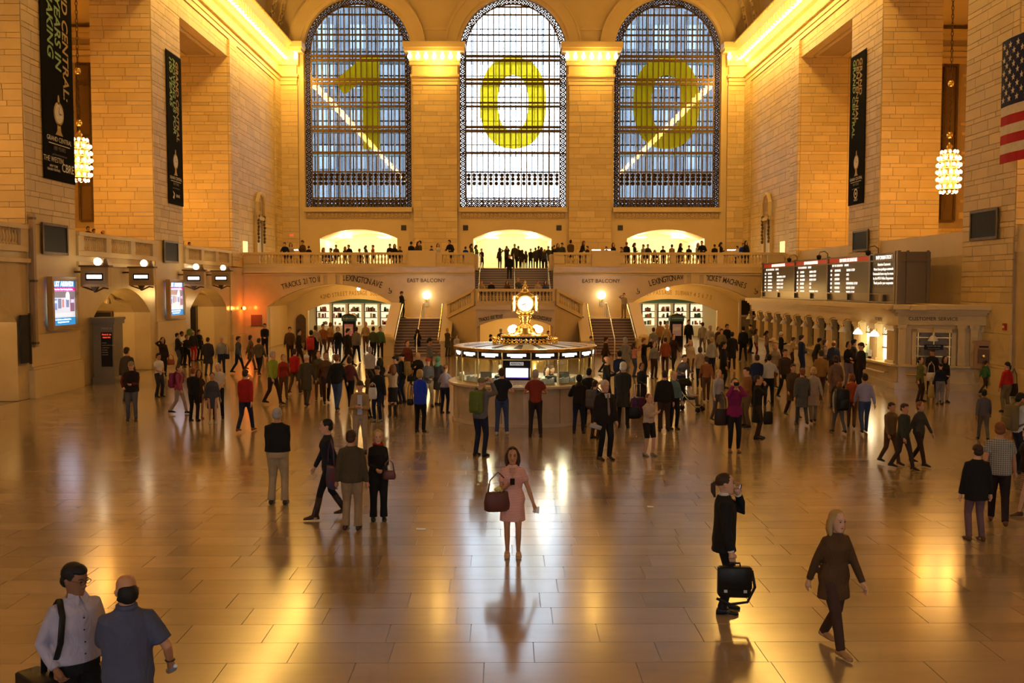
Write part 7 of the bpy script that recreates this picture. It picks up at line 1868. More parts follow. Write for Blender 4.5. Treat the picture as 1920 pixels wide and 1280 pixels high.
pf('blond woman in pale blue top beside the pushchair', 1263, 808, 698, 15, sex='f', pose='stand', top='shirt', tc=(.10, .19, .24), bottom='trousers', bc=K, hair='bob', hc='blond')
pf('woman in grey top bending over the pushchair handle', 1277, 752, 662, 20, sex='f', pose='lean', top='shirt', tc=(.13, .12, .14), bottom='trousers', bc=DJ, hair='short', hc='brown')
pf('woman in long cream coat raising a camera near the right passage', 1294, 710, 637, 5, sex='f', pose='call', top='coat', tc=(.48, .36, .20), bottom='trousers', bc=BR, hair='long', hc='blond')
r, J, L, s = pf('woman in magenta jacket taking a photograph towards us', 1376, 847, 709, -3, sex='f', pose='camera', top='jacket', tc=MAG, bottom='leggings', bc=(.014, .012, .014), hair='bun', hc='brown', shoe=(.2, .07, .03), lod=0)
camera_prop('small black camera held by the woman in the magenta jacket', L((0, -.205, 1.63)), 0); handbag('dark brown tote bag beside the woman in the magenta jacket', L((-.30, .03, 1.02)), .1, (.03, .014, .012), .36, .42, .12, .42)
pf('man in rust brown jacket standing behind the woman in magenta', 1399, 800, 688, -70, pose='front', top='jacket', tc=(.22, .085, .02), bottom='wide', bc=(.13, .08, .04), hair='short', hc='black')
r, J, L, s = pf('man in long black coat holding a phone to his face', 1420, 822, 703, 75, pose='call', top='coat', tc=K, bottom='trousers', bc=DKB, hair='crop', hc='brown', skin='tan', opt=(('hem', .45), ('h', ((.0, -.18, 1.45), (.10, -.08, 1.56)))))
handbag('black document bag hanging by the man in the long black coat', L((.1, -.28, .75)), .3, K, .3, .36, .1, .3)
pf('man in navy sweater seen from behind near the ticket office', 1418, 762, 664, 178, pose='front', top='jacket', tc=NVY, bottom='trousers', bc=K, hair='crop', hc='brown')
pf('man in white shirt and black trousers seen from behind', 1441, 760, 664, 165, pose='talk', top='shirt', tc=(.50, .48, .45), bottom='trousers', bc=K, hair='short', hc='black')
# ---------- left side
pf('man in dark suit reading beside the tall schedule stand', 177, 706, 640, 75, pose='text', top='jacket', tc=K, bottom='trousers', bc=DJ, hair='short', hc='ginger')
r, J, L, s = pf('man in dark vest, red plaid sleeves and cap, alone at left', 248, 788, 677, 12, pose='hipbag', top='jacket', tm=fabric((.02, .012, .014)), bottom='trousers', bc=(.10, .10, .13), hair='cap', hc='khaki', skin='pale', lod=1, opt=(('fat', 1.12), ('h', ((-.2, -.1, .98), (.02, -.22, 1.08)))))
pl = fabric((.16, .02, .02), .85, 'cloth', 'plaid', (.01, .01, .012), 10.0)
for i in (0, 1): MB().tube([J['SH'][i].lerp(J['EL'][i], .25), J['EL'][i], J['EL'][i].lerp(J['WR'][i], .9)], [.075, .066, .052], 10).build('sleeve', pl, r, True)
pf('man in white short-sleeved shirt and dark trousers at left', 299, 744, 662, 60, pose='front', top='tee', tc=WH, bottom='wide', bc=(.035, .03, .03), hair='short', hc='black', skin='tan')
pf('person in black coat seen from behind in the left group', 364, 789, 689, 175, pose='front', top='jacket', tc=K, bottom='trousers', bc=K, hair='crop', hc='ginger')
r, J, L, s = pf('woman in brown dress behind the person in the black coat', 374, 786, 694, 30, sex='f', pose='stand', top='dress', tc=(.05, .03, .02), bottom='skirt', hair='long', hc='brown', skin='tan', shoe=(.3, .05, .03))
handbag('orange shoulder bag in the left group', L((.28, 0, .98)), .3, (.32, .08, .02), .22, .3, .1, .5)
r, J, L, s = pf('woman in grey-blue dress with pale hem trim at left', 399, 794, 698, 20, sex='f', pose='stand', top='dress', tc=(.055, .06, .075), bottom='skirt', hair='bun', hc='black', skin='tan', shoe=(.4, .36, .3), opt=(('hem', .52), ('sleeve', 1.9)))
pf('white-haired man in white shirt behind the woman in the grey-blue dress', 410, 784, 680, 15, pose='front', top='tee', tc=(.55, .48, .42), bottom='trousers', bc=K, hair='crop', hc='white')
pf('person in dark grey coat with back turned beside the left wall', 391, 704, 632, 178, pose='pocket', top='coat', tc=(.035, .035, .03), bottom='trousers', bc=(.10, .07, .09), hair='crop', hc='brown', opt=(('fat', 1.2),))
r, J, L, s = pf('man in pale grey sweater with a bag strap across his chest at left', 416, 702, 631, 10, pose='stand', top='shirt', tc=(.26, .26, .25), bottom='trousers', bc=DJ, hair='crop', hc='grey', skin='tan')
handbag('black cross-body bag on the man in the pale grey sweater', L((.24, -.05, .95)), 0, K, .26, .24, .1, .5)
r, J, L, s = pf('woman in dark coat on the phone leaning on the left wall', 306, 705, 632, 30, sex='f', pose='call', top='coat', tc=(.022, .014, .014), bottom='trousers', bc=K, hair='long', hc='black', skin='tan')
handbag('orange-brown bag beside the woman on the phone', L((.32, -.1, .75)), .4, (.30, .07, .02), .34, .26, .12, .25)
pf('man in black jacket leaning back in the group by the left gate', 334, 690, 624, 100, pose='cross', top='jacket', tc=K, bottom='trousers', bc=(.06, .06, .07), hair='crop', hc='black', skin='tan')
pf('man in white polo shirt in the group by the left gate', 342, 684, 621, 80, pose='text', top='tee', tc=WH, bottom='trousers', bc=K, hair='crop', hc='black', skin='brown')
pf('man in open black suit over white shirt by the left gate', 351, 688, 627, 40, pose='front', top='jacket', tc=K, bottom='trousers', bc=K, hair='crop', hc='black', skin='brown')
r, J, L, s = pf('person in bright red trousers and dark top by the left gate', 363, 677, 620, 175, pose='stand', top='jacket', tc=(.03, .03, .03), bottom='trousers', bc=(.55, .03, .02), hair='crop', hc='blond')
t = carried('round_paddle', 'round green paddle beside the person in red trousers', 'paddle', L((.18, .0, 1.66)), (PI / 2, 0, 0)); part(t, 'disc', MB().lathe([(0, -.01), (.2, -.01), (.2, .01), (0, .01)], 20), mat('paddle_green', (.18, .30, .05), .6), False); part(t, 'stick', MB().tube([(0, -.2, 0), (0, -.5, 0)], .015, 6), M_DARK)
pf('man in black reading a paper at the right of the gate group', 374, 676, 618, 60, pose='text', top='jacket', tc=K, bottom='trousers', bc=K, hair='crop', hc='black')
r, J, L, s = pf('person in rose-pink jacket walking with a pink bag, left', 336, 776, 684, 80, sex='f', pose='walk', top='jacket', tc=(.32, .06, .12), bottom='trousers', bc=(.34, .26, .20), hair='crop', hc='brown')
backpack('dark pink backpack on the walker in the rose-pink jacket', L((0, .12, 1.2)), math.radians(80), (.22, .03, .08))
r, J, L, s = pf('person in red top and dark jeans walking away at left', 461, 810, 692, 170, pose='walk2', top='jacket', tc=(.36, .015, .012), bottom='trousers', bc=DJ, hair='crop', hc='brown', shoe=(.2, .05, .03))
pf('person in dark coat standing in front of the black gate board', 240, 752, 642, 170, pose='stand', top='coat', tc=(.06, .05, .035), bottom='trousers', bc=(.05, .045, .04), hair='short', hc='brown')
pf('person in maroon top walking past the nearest left pier', 48, 745, 655, 90, pose='walk', top='jacket', tc=(.09, .025, .015), bottom='trousers', bc=(.07, .05, .04), hair='short', hc='brown')
# ---------- right side
pf('woman in olive coat with a white shoulder bag at the customer service window', 1724, 752, 669, 40, sex='f', pose='hipbag', top='coat', tc=(.13, .12, .03), bottom='trousers', bc=(.05, .03, .02), hair='bob', hc='black', opt=(('hem', .72),)); p = foot(1736, 752); handbag('white patterned shoulder bag on the woman in the olive coat', (p.x + .1, p.y - .15, 1.05), 0, WH, .36, .3, .14, .4)
pf('man in dark suit and white shirt at the customer service window', 1746, 738, 654, -30, pose='text', top='jacket', tc=K, bottom='trousers', bc=K, hair='short', hc='brown', skin='tan')
r, J, L, s = pf('woman in navy jacket and light jeans, back turned, at customer service', 1762, 758, 680, 175, sex='f', pose='stand', top='jacket', tc=(.014, .018, .032), bottom='trousers', bc=(.20, .20, .22), hair='bun', hc='black', opt=(('hem', .98),)); handbag('yellow cloth bag beside the woman in the navy jacket', L((.36, 0, .8)), .3, (.38, .28, .08), .28, .44, .1, .3)
pf('woman with long black hair in black jacket facing us at customer service', 1770, 754, 667, 5, sex='f', pose='front', top='jacket', tc=K, bottom='trousers', bc=(.42, .32, .2), hair='long', hc='black', skin='tan')
r, J, L, s = pf('woman in red hooded top with ponytail near the right edge', 1886, 772, 678, 195, sex='f', pose='stand', top='jacket', tc=(.45, .02, .015), bottom='wide', bc=(.16, .13, .07), hair='pony', hc='black', opt=(('hem', .95),)); handbag('large black shoulder bag of the woman in the red top', L((-.30, 0, .98)), math.radians(195), K, .36, .42, .12, .5)
pf('person in green jacket walking in front of the brass letter box', 1846, 738, 676, 90, pose='walk', top='jacket', tc=(.05, .16, .06), bottom='trousers', bc=(.04, .03, .025), hair='crop', hc='brown', skin='tan')
pf('person in mauve and teal checked shirt walking away at right', 1843, 826, 730, 165, pose='walk', top='shirt', tm=fabric((.05, .09, .10), .85, 'cloth', 'plaid', (.2, .08, .12), 8.0), bottom='trousers', bc=(.12, .11, .10), hair='short', hc='black', skin='brown')
r, J, L, s = ph('man in white T-shirt carrying an olive rucksack at the right edge', 1914, 737, 1.78, 100, pose='text', top='tee', tc=(.62, .60, .56), bottom='trousers', bc=DJ, hair='short', hc='black', skin='tan'); backpack('olive rucksack on the man in the white T-shirt', L((0, .12, 1.22)), math.radians(100), (.16, .12, .05), 1.15)
ph('balding man in checked shirt and dark trousers at right, from behind', 1876, 791, 1.80, 155, pose='walk', top='tee', tm=fabric((.34, .32, .27), .85, 'cloth', 'plaid', (.03, .04, .05), 9.0), bottom='trousers', bc=(.02, .015, .012), hair='crop', hc='ginger', skin='tan', shoe=(.12, .04, .015), lod=0, opt=(('fat', 1.15), ('hem', .86)))
pf('person in black jacket and mauve trousers, back turned, in front of the checked shirt', 1828, 1012, 832, 178, pose='stand', top='jacket', tc=K, bottom='trousers', bc=(.16, .09, .10), hair='crop', hc='brown', shoe=(.1, .04, .02), opt=(('fat', 1.12), ('hem', .74)))
pf('woman in black top and striped skirt cut by the right edge', 1926, 966, 800, -80, sex='f', pose='walk', top='jacket', tc=K, bottom='skirt', bm=fabric((.16, .07, .08), .85, 'cloth', 'stripes', (.4, .3, .28), 8.0), hair='short', hc='brown', shoe=BR)
pf('blonde person in long brown coat walking towards us in the right foreground', 1562, 1218, 955, 20, sex='f', pose='walk2', top='coat', tc=(.085, .042, .016), bottom='trousers', bc=(.06, .03, .02), hair='long', hc='blond', shoe=(.35, .2, .1), lod=0, opt=(('hem', .66), ('fat', 1.1)))
for lab, fx, fy, hy, fc, tc, bc, hc, po, sx_ in (
    ('person in dark green jacket walking between the ticket office and the right group', 1692, 880, 756, 30, (.035, .04, .03), (.04, .03, .02), 'brown', 'walk', 'm'),
    ('person in dark olive jacket walking beside the dark green jacket', 1722, 872, 752, 30, (.05, .045, .03), DKB, 'ginger', 'walk2', 'f'),
    ('person in tan jacket walking left of the dark green jacket', 1668, 876, 758, 20, (.16, .10, .045), BR, 'brown', 'walk', 'm'),
    ('person in lavender shirt and jeans walking beside the ticket windows', 1620, 812, 700, 170, LAV, JN, 'black', 'walk2', 'm'),
    ('person in rust-red jacket walking in front of the ticket windows', 1596, 802, 700, 160, (.36, .07, .025), BR, 'ginger', 'walk', 'f'),
    ('person in grey coat walking in front of the ticket windows', 1503, 796, 690, 175, (.09, .085, .075), (.06, .06, .055), 'ginger', 'walk', 'm'),
    ('blonde person in pale beige coat walking beside the grey coat', 1524, 800, 692, 170, (.36, .28, .2), (.2, .16, .12), 'blond', 'walk2', 'f'),
    ('person in brown jacket walking left of the grey coat', 1485, 782, 682, 10, (.09, .055, .03), DKB, 'brown', 'walk', 'm'),
    ('person in pale lilac-white top striding in the right middle floor', 1346, 792, 692, 15, (.36, .35, .40), (.12, .10, .1), 'blond', 'walk', 'f'),
    ('person in orange-brown top walking right of the pushchair', 1324, 752, 668, 175, (.26, .09, .03), BR, 'brown', 'walk2', 'm'),
    ('person in beige jacket walking behind the pushchair', 1312, 728, 650, 170, (.36, .27, .17), DJ, 'brown', 'walk', 'f'),
    ('person in black coat with arm out near the ticket office', 1356, 728, 640, 90, K, K, 'black', 'hipbag', 'm'),
    ('person in grey sweater near the right passage mouth', 1334, 706, 632, 180, (.30, .28, .25), DJ, 'blond', 'stand', 'f'),
    ('dark walker near the glazed doors at right', 1393, 678, 608, 178, K, K, 'black', 'walk', 'm'),
    ('person in black cap and cardigan at the far end of the ticket windows', 1406, 662, 608, 60, (.12, .10, .06), K, 'black', 'text', 'm'),
    ('person in crimson skirt and pale top at the far ticket windows', 1417, 672, 616, 80, (.3, .22, .15), (.2, .012, .03), 'brown', 'stand', 'f'),
    ('person in patterned blouse at the far ticket windows', 1437, 676, 620, 70, (.22, .13, .1), (.08, .08, .09), 'black', 'text', 'f'),
    ('white-haired man in black suit at the ticket windows', 1464, 684, 622, 75, K, K, 'white', 'text', 'm'),
    ('person in tan jacket leaning at the fifth ticket window', 1484, 690, 632, 85, TAN, DKB, 'brown', 'counter', 'm'),
    ('man in navy suit at the middle ticket windows', 1502, 706, 628, 100, NVY, NVY, 'black', 'front', 'm'),
    ('dark-haired person bending at the ticket counter', 1527, 702, 632, 90, K, DKB, 'black', 'lean', 'm'),
    ('woman in striped top at the ticket windows', 1546, 712, 636, 60, (.2, .12, .09), DKB, 'brown', 'front', 'f'),
    ('bald person in dark blue top beside the striped top', 1562, 718, 638, 160, (.03, .035, .07), DKB, 'ginger', 'stand', 'm'),
    ('dark-haired woman in black top and lilac trousers near the lit ticket windows', 1590, 728, 640, 10, K, (.16, .12, .2), 'black', 'front', 'f'),
    ('person in dark jacket behind the woman in lilac trousers', 1600, 722, 636, 80, (.03, .025, .02), K, 'black', 'front', 'm'),
    ('man in black suit reading at the lit ticket windows', 1613, 736, 642, -80, K, K, 'brown', 'text', 'm'),
    ('person in brown striped coat in the ticket office crowd', 1566, 766, 666, 170, (.16, .09, .06), BR, 'brown', 'walk', 'f'),
    ('person in ochre jacket in the ticket office crowd', 1538, 752, 656, 175, (.26, .14, .04), BR, 'brown', 'walk2', 'm'),
    ('person in dark brown jacket in the ticket office crowd', 1470, 748, 654, 10, (.05, .028, .018), K, 'brown', 'walk', 'm'),
    ('person in pale tan jacket in the ticket office crowd', 1452, 726, 644, 15, (.26, .19, .13), BR, 'blond', 'walk2', 'f'),
    ('person in black coat near the far right crowd', 1372, 694, 622, 170, K, K, 'black', 'walk', 'm'),
    ('person in khaki jacket near the right passage', 1352, 680, 616, 10, (.2, .15, .08), K, 'brown', 'walk2', 'm'),
    ('pink-shirted person raising a camera near the right stair', 1189, 706, 642, 100, (.5, .22, .2), JN, 'brown', 'photo', 'f'),
    ('person in black top with raised arms near the right stair', 1207, 706, 634, 60, K, DJ, 'ginger', 'photo', 'm'),
    ('woman in black and white patterned top near the right stair', 1226, 710, 640, 15, (.2, .19, .17), DKB, 'brown', 'stand', 'f'),
    ('person in rust jacket in the right-hand crowd', 1247, 702, 632, 170, (.28, .07, .025), BR, 'brown', 'walk', 'm'),
    ('person in dark brown coat in the right-hand crowd', 1262, 694, 626, 10, DKB, K, 'brown', 'walk2', 'f'),
    ('person in grey shirt in the right-hand crowd', 1225, 676, 614, 170, (.2, .19, .17), K, 'brown', 'walk', 'm'),
    ('person in tan coat outside the right passage', 1250, 668, 606, 15, TAN, BR, 'blond', 'walk2', 'f'),
    ('person in amber jacket outside the right passage', 1238, 660, 602, 170, (.4, .22, .08), BR, 'ginger', 'walk', 'm'),
    ('person in dark suit beside the right kiosk', 1291, 655, 596, 5, K, K, 'black', 'stand', 'm'),
    ('person in pale grey jacket at the right passage mouth', 1317, 662, 604, 175, (.32, .28, .22), GRY, 'brown', 'walk', 'm'),
    ('person in white shirt at the right passage mouth', 1331, 668, 610, 10, (.42, .37, .3), GRY, 'grey', 'walk2', 'm'),
    ('person in dark brown jacket leaving the right passage', 1346, 672, 612, 15, DKB, K, 'brown', 'walk', 'f'),
    ('person in black jacket leaving the right passage', 1362, 670, 606, 20, K, K, 'black', 'walk2', 'm'),
    ('seated-looking person in white shirt at the foot of the right stair', 1108, 690, 630, 10, (.45, .42, .38), K, 'black', 'text', 'm'),
    ('person in long grey coat at the foot of the right stair', 1172, 716, 632, 175, (.22, .2, .17), GRY, 'grey', 'walk', 'f'),
    ('person in dark coat crossing below the right stair', 1135, 700, 632, 90, DKB, K, 'brown', 'walk', 'm'),
    # left crowd
    ('person in hi-vis yellow-green vest in the left crowd', 512, 758, 658, 60, (.28, .34, .03), DKB, 'grey', 'walk', 'm'),
    ('person in bright red jacket in the left crowd', 553, 738, 654, 165, (.42, .015, .01), BR, 'brown', 'walk2', 'm'),
    ('person in red jacket beside the hi-vis vest', 532, 748, 664, 20, (.30, .03, .02), BR, 'ginger', 'walk', 'f'),
    ('person in white cap and dark coat in the left crowd', 575, 762, 664, 175, (.07, .055, .035), (.07, .05, .03), 'white', 'walk', 'm'),
    ('person in olive-brown coat in the left crowd', 598, 748, 658, 10, (.08, .065, .03), BR, 'brown', 'walk2', 'f'),
    ('person in black jacket and blue jeans in the left crowd', 632, 770, 664, 170, K, JN, 'ginger', 'walk', 'm'),
    ('person in brown jacket beside the blue jeans', 612, 756, 660, 15, (.10, .05, .03), DKB, 'brown', 'walk2', 'f'),
    ('person in maroon striped top in the left crowd', 656, 764, 668, 170, (.12, .03, .035), K, 'brown', 'walk', 'f'),
    ('person in pale grey top left of the stair', 694, 738, 650, 175, (.40, .38, .35), K, 'grey', 'front', 'm'),
    ('person in green jacket beside the left stair newel', 713, 672, 612, 8, GRN, K, 'ginger', 'stand', 'm'),
    ('person in dark coat crossing before the left kiosk', 652, 686, 614, 90, K, K, 'black', 'walk', 'm'),
    ('person in grey jacket crossing before the left kiosk', 668, 680, 608, 170, (.16, .15, .14), K, 'brown', 'walk2', 'm'),
    ('person in black jacket near the left passage', 634, 678, 612, 10, K, DJ, 'black', 'walk', 'f'),
    ('person in amber top at the left passage mouth', 620, 664, 602, 170, (.36, .2, .08), BR, 'ginger', 'walk2', 'f'),
    ('person in rust top at the left passage mouth', 606, 670, 606, 20, (.28, .1, .03), BR, 'brown', 'walk', 'm'),
    ('person in tan top at the left passage mouth', 686, 662, 602, 10, TAN, BR, 'blond', 'walk2', 'f'),
    ('person in dark green top at the left passage mouth', 700, 676, 612, 175, (.07, .09, .04), K, 'brown', 'walk', 'm'),
    ('person in white and brown top near the left passage', 592, 676, 608, 175, (.34, .26, .2), K, 'brown', 'walk', 'm'),
    ('person in dark jacket near the left passage pillar', 560, 688, 614, 90, K, DKB, 'black', 'walk', 'm'),
    ('person in brown jacket by the left passage pillar', 544, 680, 612, 15, BR, DKB, 'brown', 'walk2', 'm'),
    ('man in dark suit by the brown board at the left passage', 497, 668, 606, 10, K, K, 'black', 'front', 'm'),
    ('person in blue-grey jacket at the far left crowd', 447, 700, 630, 80, (.06, .07, .10), DJ, 'brown', 'walk', 'm'),
    ('person in dusty brown coat at the far left crowd', 470, 694, 628, 95, (.14, .09, .055), BR, 'brown', 'walk2', 'f'),
    ('person in grey-brown jacket at the far left crowd', 486, 704, 634, 170, (.10, .08, .06), K, 'brown', 'walk', 'm'),
    ('person in dark red top descending left of the stair foot', 764, 722, 638, 20, (.14, .03, .02), DKB, 'brown', 'walk', 'f'),
):
    pf(lab, fx, fy, hy, fc, sex=sx_, pose=po, top='coat' if 'coat' in lab else 'shirt' if ('shirt' in lab or 'top' in lab) else 'jacket', tc=tc, bottom='trousers', bc=bc, hair='cap' if ' cap' in lab else 'bald' if 'bald' in lab else 'long' if sx_ == 'f' and (fx % 2) else 'bob' if sx_ == 'f' else 'short', hc=hc, skin='tan' if (fx % 3 == 0) else 'pale', group='passers-by in the concourse crowd')
p = foot(584, 692)
r, J, L, s = pf('person carrying a red rucksack before the left passage', 584, 692, 612, 178, pose='walk', top='jacket', tc=K, bottom='trousers', bc=DKB, hair='short', hc='black'); backpack('bright red rucksack before the left passage', L((0, .12, 1.15)), PI, (.42, .03, .025), 1.25)
r, J, L, s = pf('person with black rucksack over a grey top in the ticket office crowd', 1572, 812, 716, 185, pose='walk', top='shirt', tc=(.30, .28, .25), bottom='trousers', bc=(.10, .09, .08), hair='short', hc='ginger'); backpack('round black rucksack in front of the ticket windows', L((0, .14, 1.18)), math.radians(185), K, 1.25)
# ---------- pushchair with child
p = foot(1292, 771)
pc_ = thing('pushchair', 'black folding pushchair with hood facing right in the right crowd', 'pushchair', p, (0, 0, math.radians(60)))
stl = MATS['steel']
for q in (-1, 1):
    part(pc_, 'frame_tube', MB().tube([(q * .22, -.38, .08), (q * .22, .1, .55), (q * .22, .42, .98), (q * .2, .5, 1.02)], .016, 8), stl); part(pc_, 'frame_tube', MB().tube([(q * .22, .32, .08), (q * .22, .1, .55), (q * .22, -.2, .52)], .016, 8), stl)
    for y in (-.38, .32): part(pc_, 'wheel', MB().tube([(q * .22 - .025, y, .09), (q * .22 + .025, y, .09)], .09, 14), M_BLACK)
part(pc_, 'handle', MB().tube([(-.2, .5, 1.02), (.2, .5, 1.02)], .02, 8), M_BLACK)
part(pc_, 'seat', MB().quadprism([(-.2, -.2, .42), (.2, -.2, .42), (.2, .15, .38), (-.2, .15, .38)], [(-.2, -.2, .46), (.2, -.2, .46), (.2, .12, .43), (-.2, .12, .43)]), fabric(K), False); part(pc_, 'backrest', MB().quadprism([(-.2, .12, .42), (.2, .12, .42), (.2, .30, .92), (-.2, .30, .92)], [(-.2, .15, .40), (.2, .15, .40), (.2, .34, .9), (-.2, .34, .9)]), fabric(K), False)
part(pc_, 'hood', MB().lathe([(.26, 0.0), (.25, .1), (.18, .2), (.0, .25)], 14, (0, .18, .86)), fabric(K))
a = math.radians(60); pk = Vector((p.x, p.y, .16)) + Vector((math.sin(a) * .02, -math.cos(a) * .02, 0))
person('small blond child in white top sitting in the pushchair', (p.x, p.y - 0.02, .20), 0.98, 60, pose='sit', top='shirt', tc=(.55, .46, .4), bottom='trousers', bc=(.12, .10, .08), hair='crop', hc='blond', lod=2)
# ---------- on the stairs
px_('man in black suit leaning at the top of the left stair', 753, 63.6, 546, 2.08, 60, pose='text', top='jacket', tc=K, bottom='trousers', bc=K, hair='short', hc='brown')
px_('person in pale shirt at the top of the right stair', 1170, 63.6, 549, 2.08, -20, pose='call', top='shirt', tc=(.42, .33, .24), bottom='trousers', bc=(.3, .22, .14), hair='short', hc='ginger')
person('black-haired woman in black seated on the left stair', (at(783, 650, 'Y', 59.6).x, 59.5, 0.34), 1.62, 180, sex='f', pose='sit', top='coat', tc=K, bottom='trousers', bc=K, hair='long', hc='black', lod=3)
px_('dark-clothed person leaning at the right side of the left stair foot', 839, 58.2, 615, 0, 150, pose='cross', top='coat', tc=(.07, .06, .04), bottom='trousers', bc=(.06, .05, .035), hair='short', hc='blond')
px_('person in pale shirt behind the left edge of the booth roof', 856, 56.5, 627, 0, 10, pose='front', top='shirt', tc=(.42, .4, .42), bottom='trousers', bc=GRY, hair='short', hc='brown')
px_('dark-haired man bending over behind the booth', 920, 55.5, 627, 0, 80, pose='text', top='jacket', tc=K, bottom='trousers', bc=K, hair='short', hc='black', skin='tan')
px_('grey-haired man in dark jacket behind the booth', 939, 57.0, 616, 0, 170, pose='front', top='jacket', tc=(.04, .038, .03), bottom='trousers', bc=K, hair='crop', hc='grey')
px_('person in rust top right of the clock behind the booth', 1028, 57.0, 620, 0, 20, pose='front', top='jacket', tc=(.30, .16, .08), bottom='trousers', bc=BR, hair='short', hc='brown')
px_('pale-dressed person right of the clock behind the booth', 1042, 56.0, 624, 0, 10, sex='f', pose='stand', top='coat', tc=(.42, .3, .2), bottom='trousers', bc=BR, hair='bob', hc='blond')
# seated on the upper flight
for x_, kk, lab, tc, hc, sx_ in ((903, 2, 'leftmost person seated on the upper flight, in a beige top', TAN, 'red', 'm'), (921, 2, 'person in dark top seated second from left on the upper flight', K, 'brown', 'm'), (951, 2, 'woman with brown hair and coral scarf seated on the upper flight', BR, 'brown', 'f'), (972, 3, 'bald man in grey seated on the upper flight', (.12, .11, .1), 'grey', 'm'), (984, 2, 'person in black seated behind the clock finial on the upper flight', K, 'ginger', 'm'), (1009, 2, 'person in cream top bending over, seated on the upper flight', (.4, .32, .24), 'red', 'm'), (1023, 2, 'woman in blue top seated rightmost on the upper flight', (.06, .07, .22), 'brown', 'f')):
    zf = 3.0 + 2.4 * kk / 15; y_ = 64.4 + 5.2 * kk / 15
    q = at(x_, 530, 'Y', y_)
    person(lab, (q.x, y_ + .30, zf - 0.02), 1.62, 5, sex=sx_, pose='sit', top='jacket', tc=tc, bottom='trousers', bc=DKB, hair='long' if sx_ == 'f' else 'crop', hc=hc, lod=3, opt=(('f', ((-.12, -.42), (.12, -.40))),), group='people seated on the stair')
zf = 3.0 + 2.4 * 9 / 15
q = at(955, 478, 'Y', 67.7); person('man in black walking down the middle of the upper flight', (q.x, 67.65, 4.6), 1.70, 5, pose='stand', top='jacket', tc=K, bottom='trousers', bc=DJ, hair='short', hc='ginger', lod=3)
for i, (x_, hy, fc, tc, bc, hc, po, sx_, lab) in enumerate(((893, 459, 60, (.05, .14, .06), (.4, .32, .15), 'black', 'text', 'f', 'woman in green top at the left edge of the stair head'), (903, 466, 30, (.03, .025, .02), K, 'brown', 'front', 'm', 'dark-coated person at the left of the stair head'), (937, 464, 170, (.03, .028, .02), K, 'brown', 'call', 'f', 'woman with raised arm at the stair head, left of centre'), (950, 461, 175, (.035, .03, .02), K, 'ginger', 'camera', 'm', 'man raising a camera at the stair head'), (965, 457, 178, (.06, .055, .045), K, 'grey', 'stand', 'm', 'large man with pale hair in the middle of the stair head'), (972, 461, 176, (.04, .04, .03), DJ, 'brown', 'front', 'm', 'second large man in the middle of the stair head'), (979, 468, 175, (.045, .04, .03), BR, 'brown', 'stand', 'f', 'shorter person right of the large men at the stair head'), (986, 470, 178, (.07, .05, .04), BR, 'brown', 'text', 'f', 'person in brown top right of centre at the stair head'), (995, 466, 175, (.03, .025, .02), K, 'red', 'front', 'm', 'red-haired person at the stair head'), (1004, 464, 178, (.04, .038, .03), K, 'black', 'stand', 'm', 'broad man in dark jacket right of the red-haired person'), (1010, 461, 175, (.035, .03, .025), DJ, 'brown', 'stand', 'm', 'tall man right of the broad man at the stair head'), (1015, 463, 185, (.09, .07, .05), K, 'brown', 'front', 'f', 'person behind the tall man at the stair head'), (1021, 467, 170, (.05, .05, .05), DJ, 'blond', 'text', 'f', 'person in jeans at the right of the stair head'), (1028, 461, 200, (.06, .06, .07), DJ, 'grey', 'stand', 'm', 'grey-haired man at the right end of the stair head'), (1036, 462, 150, (.2, .14, .06), TAN, 'brown', 'front', 'm', 'person in tan jacket at the right edge of the stair head'))):
    px_(lab, x_, 69.9 + (i % 3) * .45, hy, BAL, fc, sex=sx_, pose=po, top='coat' if i % 4 == 1 else 'jacket', tc=tc, bottom='trousers', bc=bc, hair='long' if sx_ == 'f' else 'short', hc=hc, lod=3, group='people standing at the stair head')
# ---------- along the balcony rail
ORD = ['first', 'second', 'third', 'fourth', 'fifth', 'sixth', 'seventh', 'eighth', 'ninth', 'tenth', 'eleventh', 'twelfth', 'thirteenth', 'fourteenth', 'fifteenth', 'sixteenth', 'seventeenth', 'eighteenth', 'nineteenth', 'twentieth', 'twenty-first', 'twenty-second', 'twenty-third', 'twenty-fourth']
CN = lambda c: 'orange' if c == ORG else 'white' if c == WH else 'blue' if c == BLU or c == JN else 'green' if c == GRN else 'cream' if c == BG else 'brown' if c == BR else 'grey' if c in (GRY, LG, CH) else 'black'
LB_ = [(535, 456, NVY), (545, 455, BG), (567, 449, BR), (579, 461, K), (607, 464, CH), (620, 465, BLU), (630, 459, BR), (647, 462, BR), (657, 460, K), (674, 466, K), (686, 460, JN), (699, 459, ORG), (731, 457, K), (740, 457, K), (750, 462, CH), (771, 453, K), (779, 454, BR), (787, 451, OL), (809, 461, K), (821, 456, WH), (846, 449, K), (873, 462, BLU), (884, 457, OL)]
RB_ = [(1039, 460, K), (1046, 456, CH), (1054, 455, CH), (1070, 449, BR), (1089, 446, K), (1101, 461, K), (1137, 462, K), (1150, 455, K), (1165, 463, BR), (1175, 454, K), (1190, 455, K), (1206, 458, LG), (1214, 459, CH), (1228, 468, K), (1243, 461, K), (1260, 458, TAN), (1271, 457, K), (1277, 464, LG), (1292, 460, K), (1309, 455, LG), (1318, 453, K), (1340, 458, K), (1352, 454, K), (1382, 461, WH), (1392, 457, BLU), (1399, 451, K)]
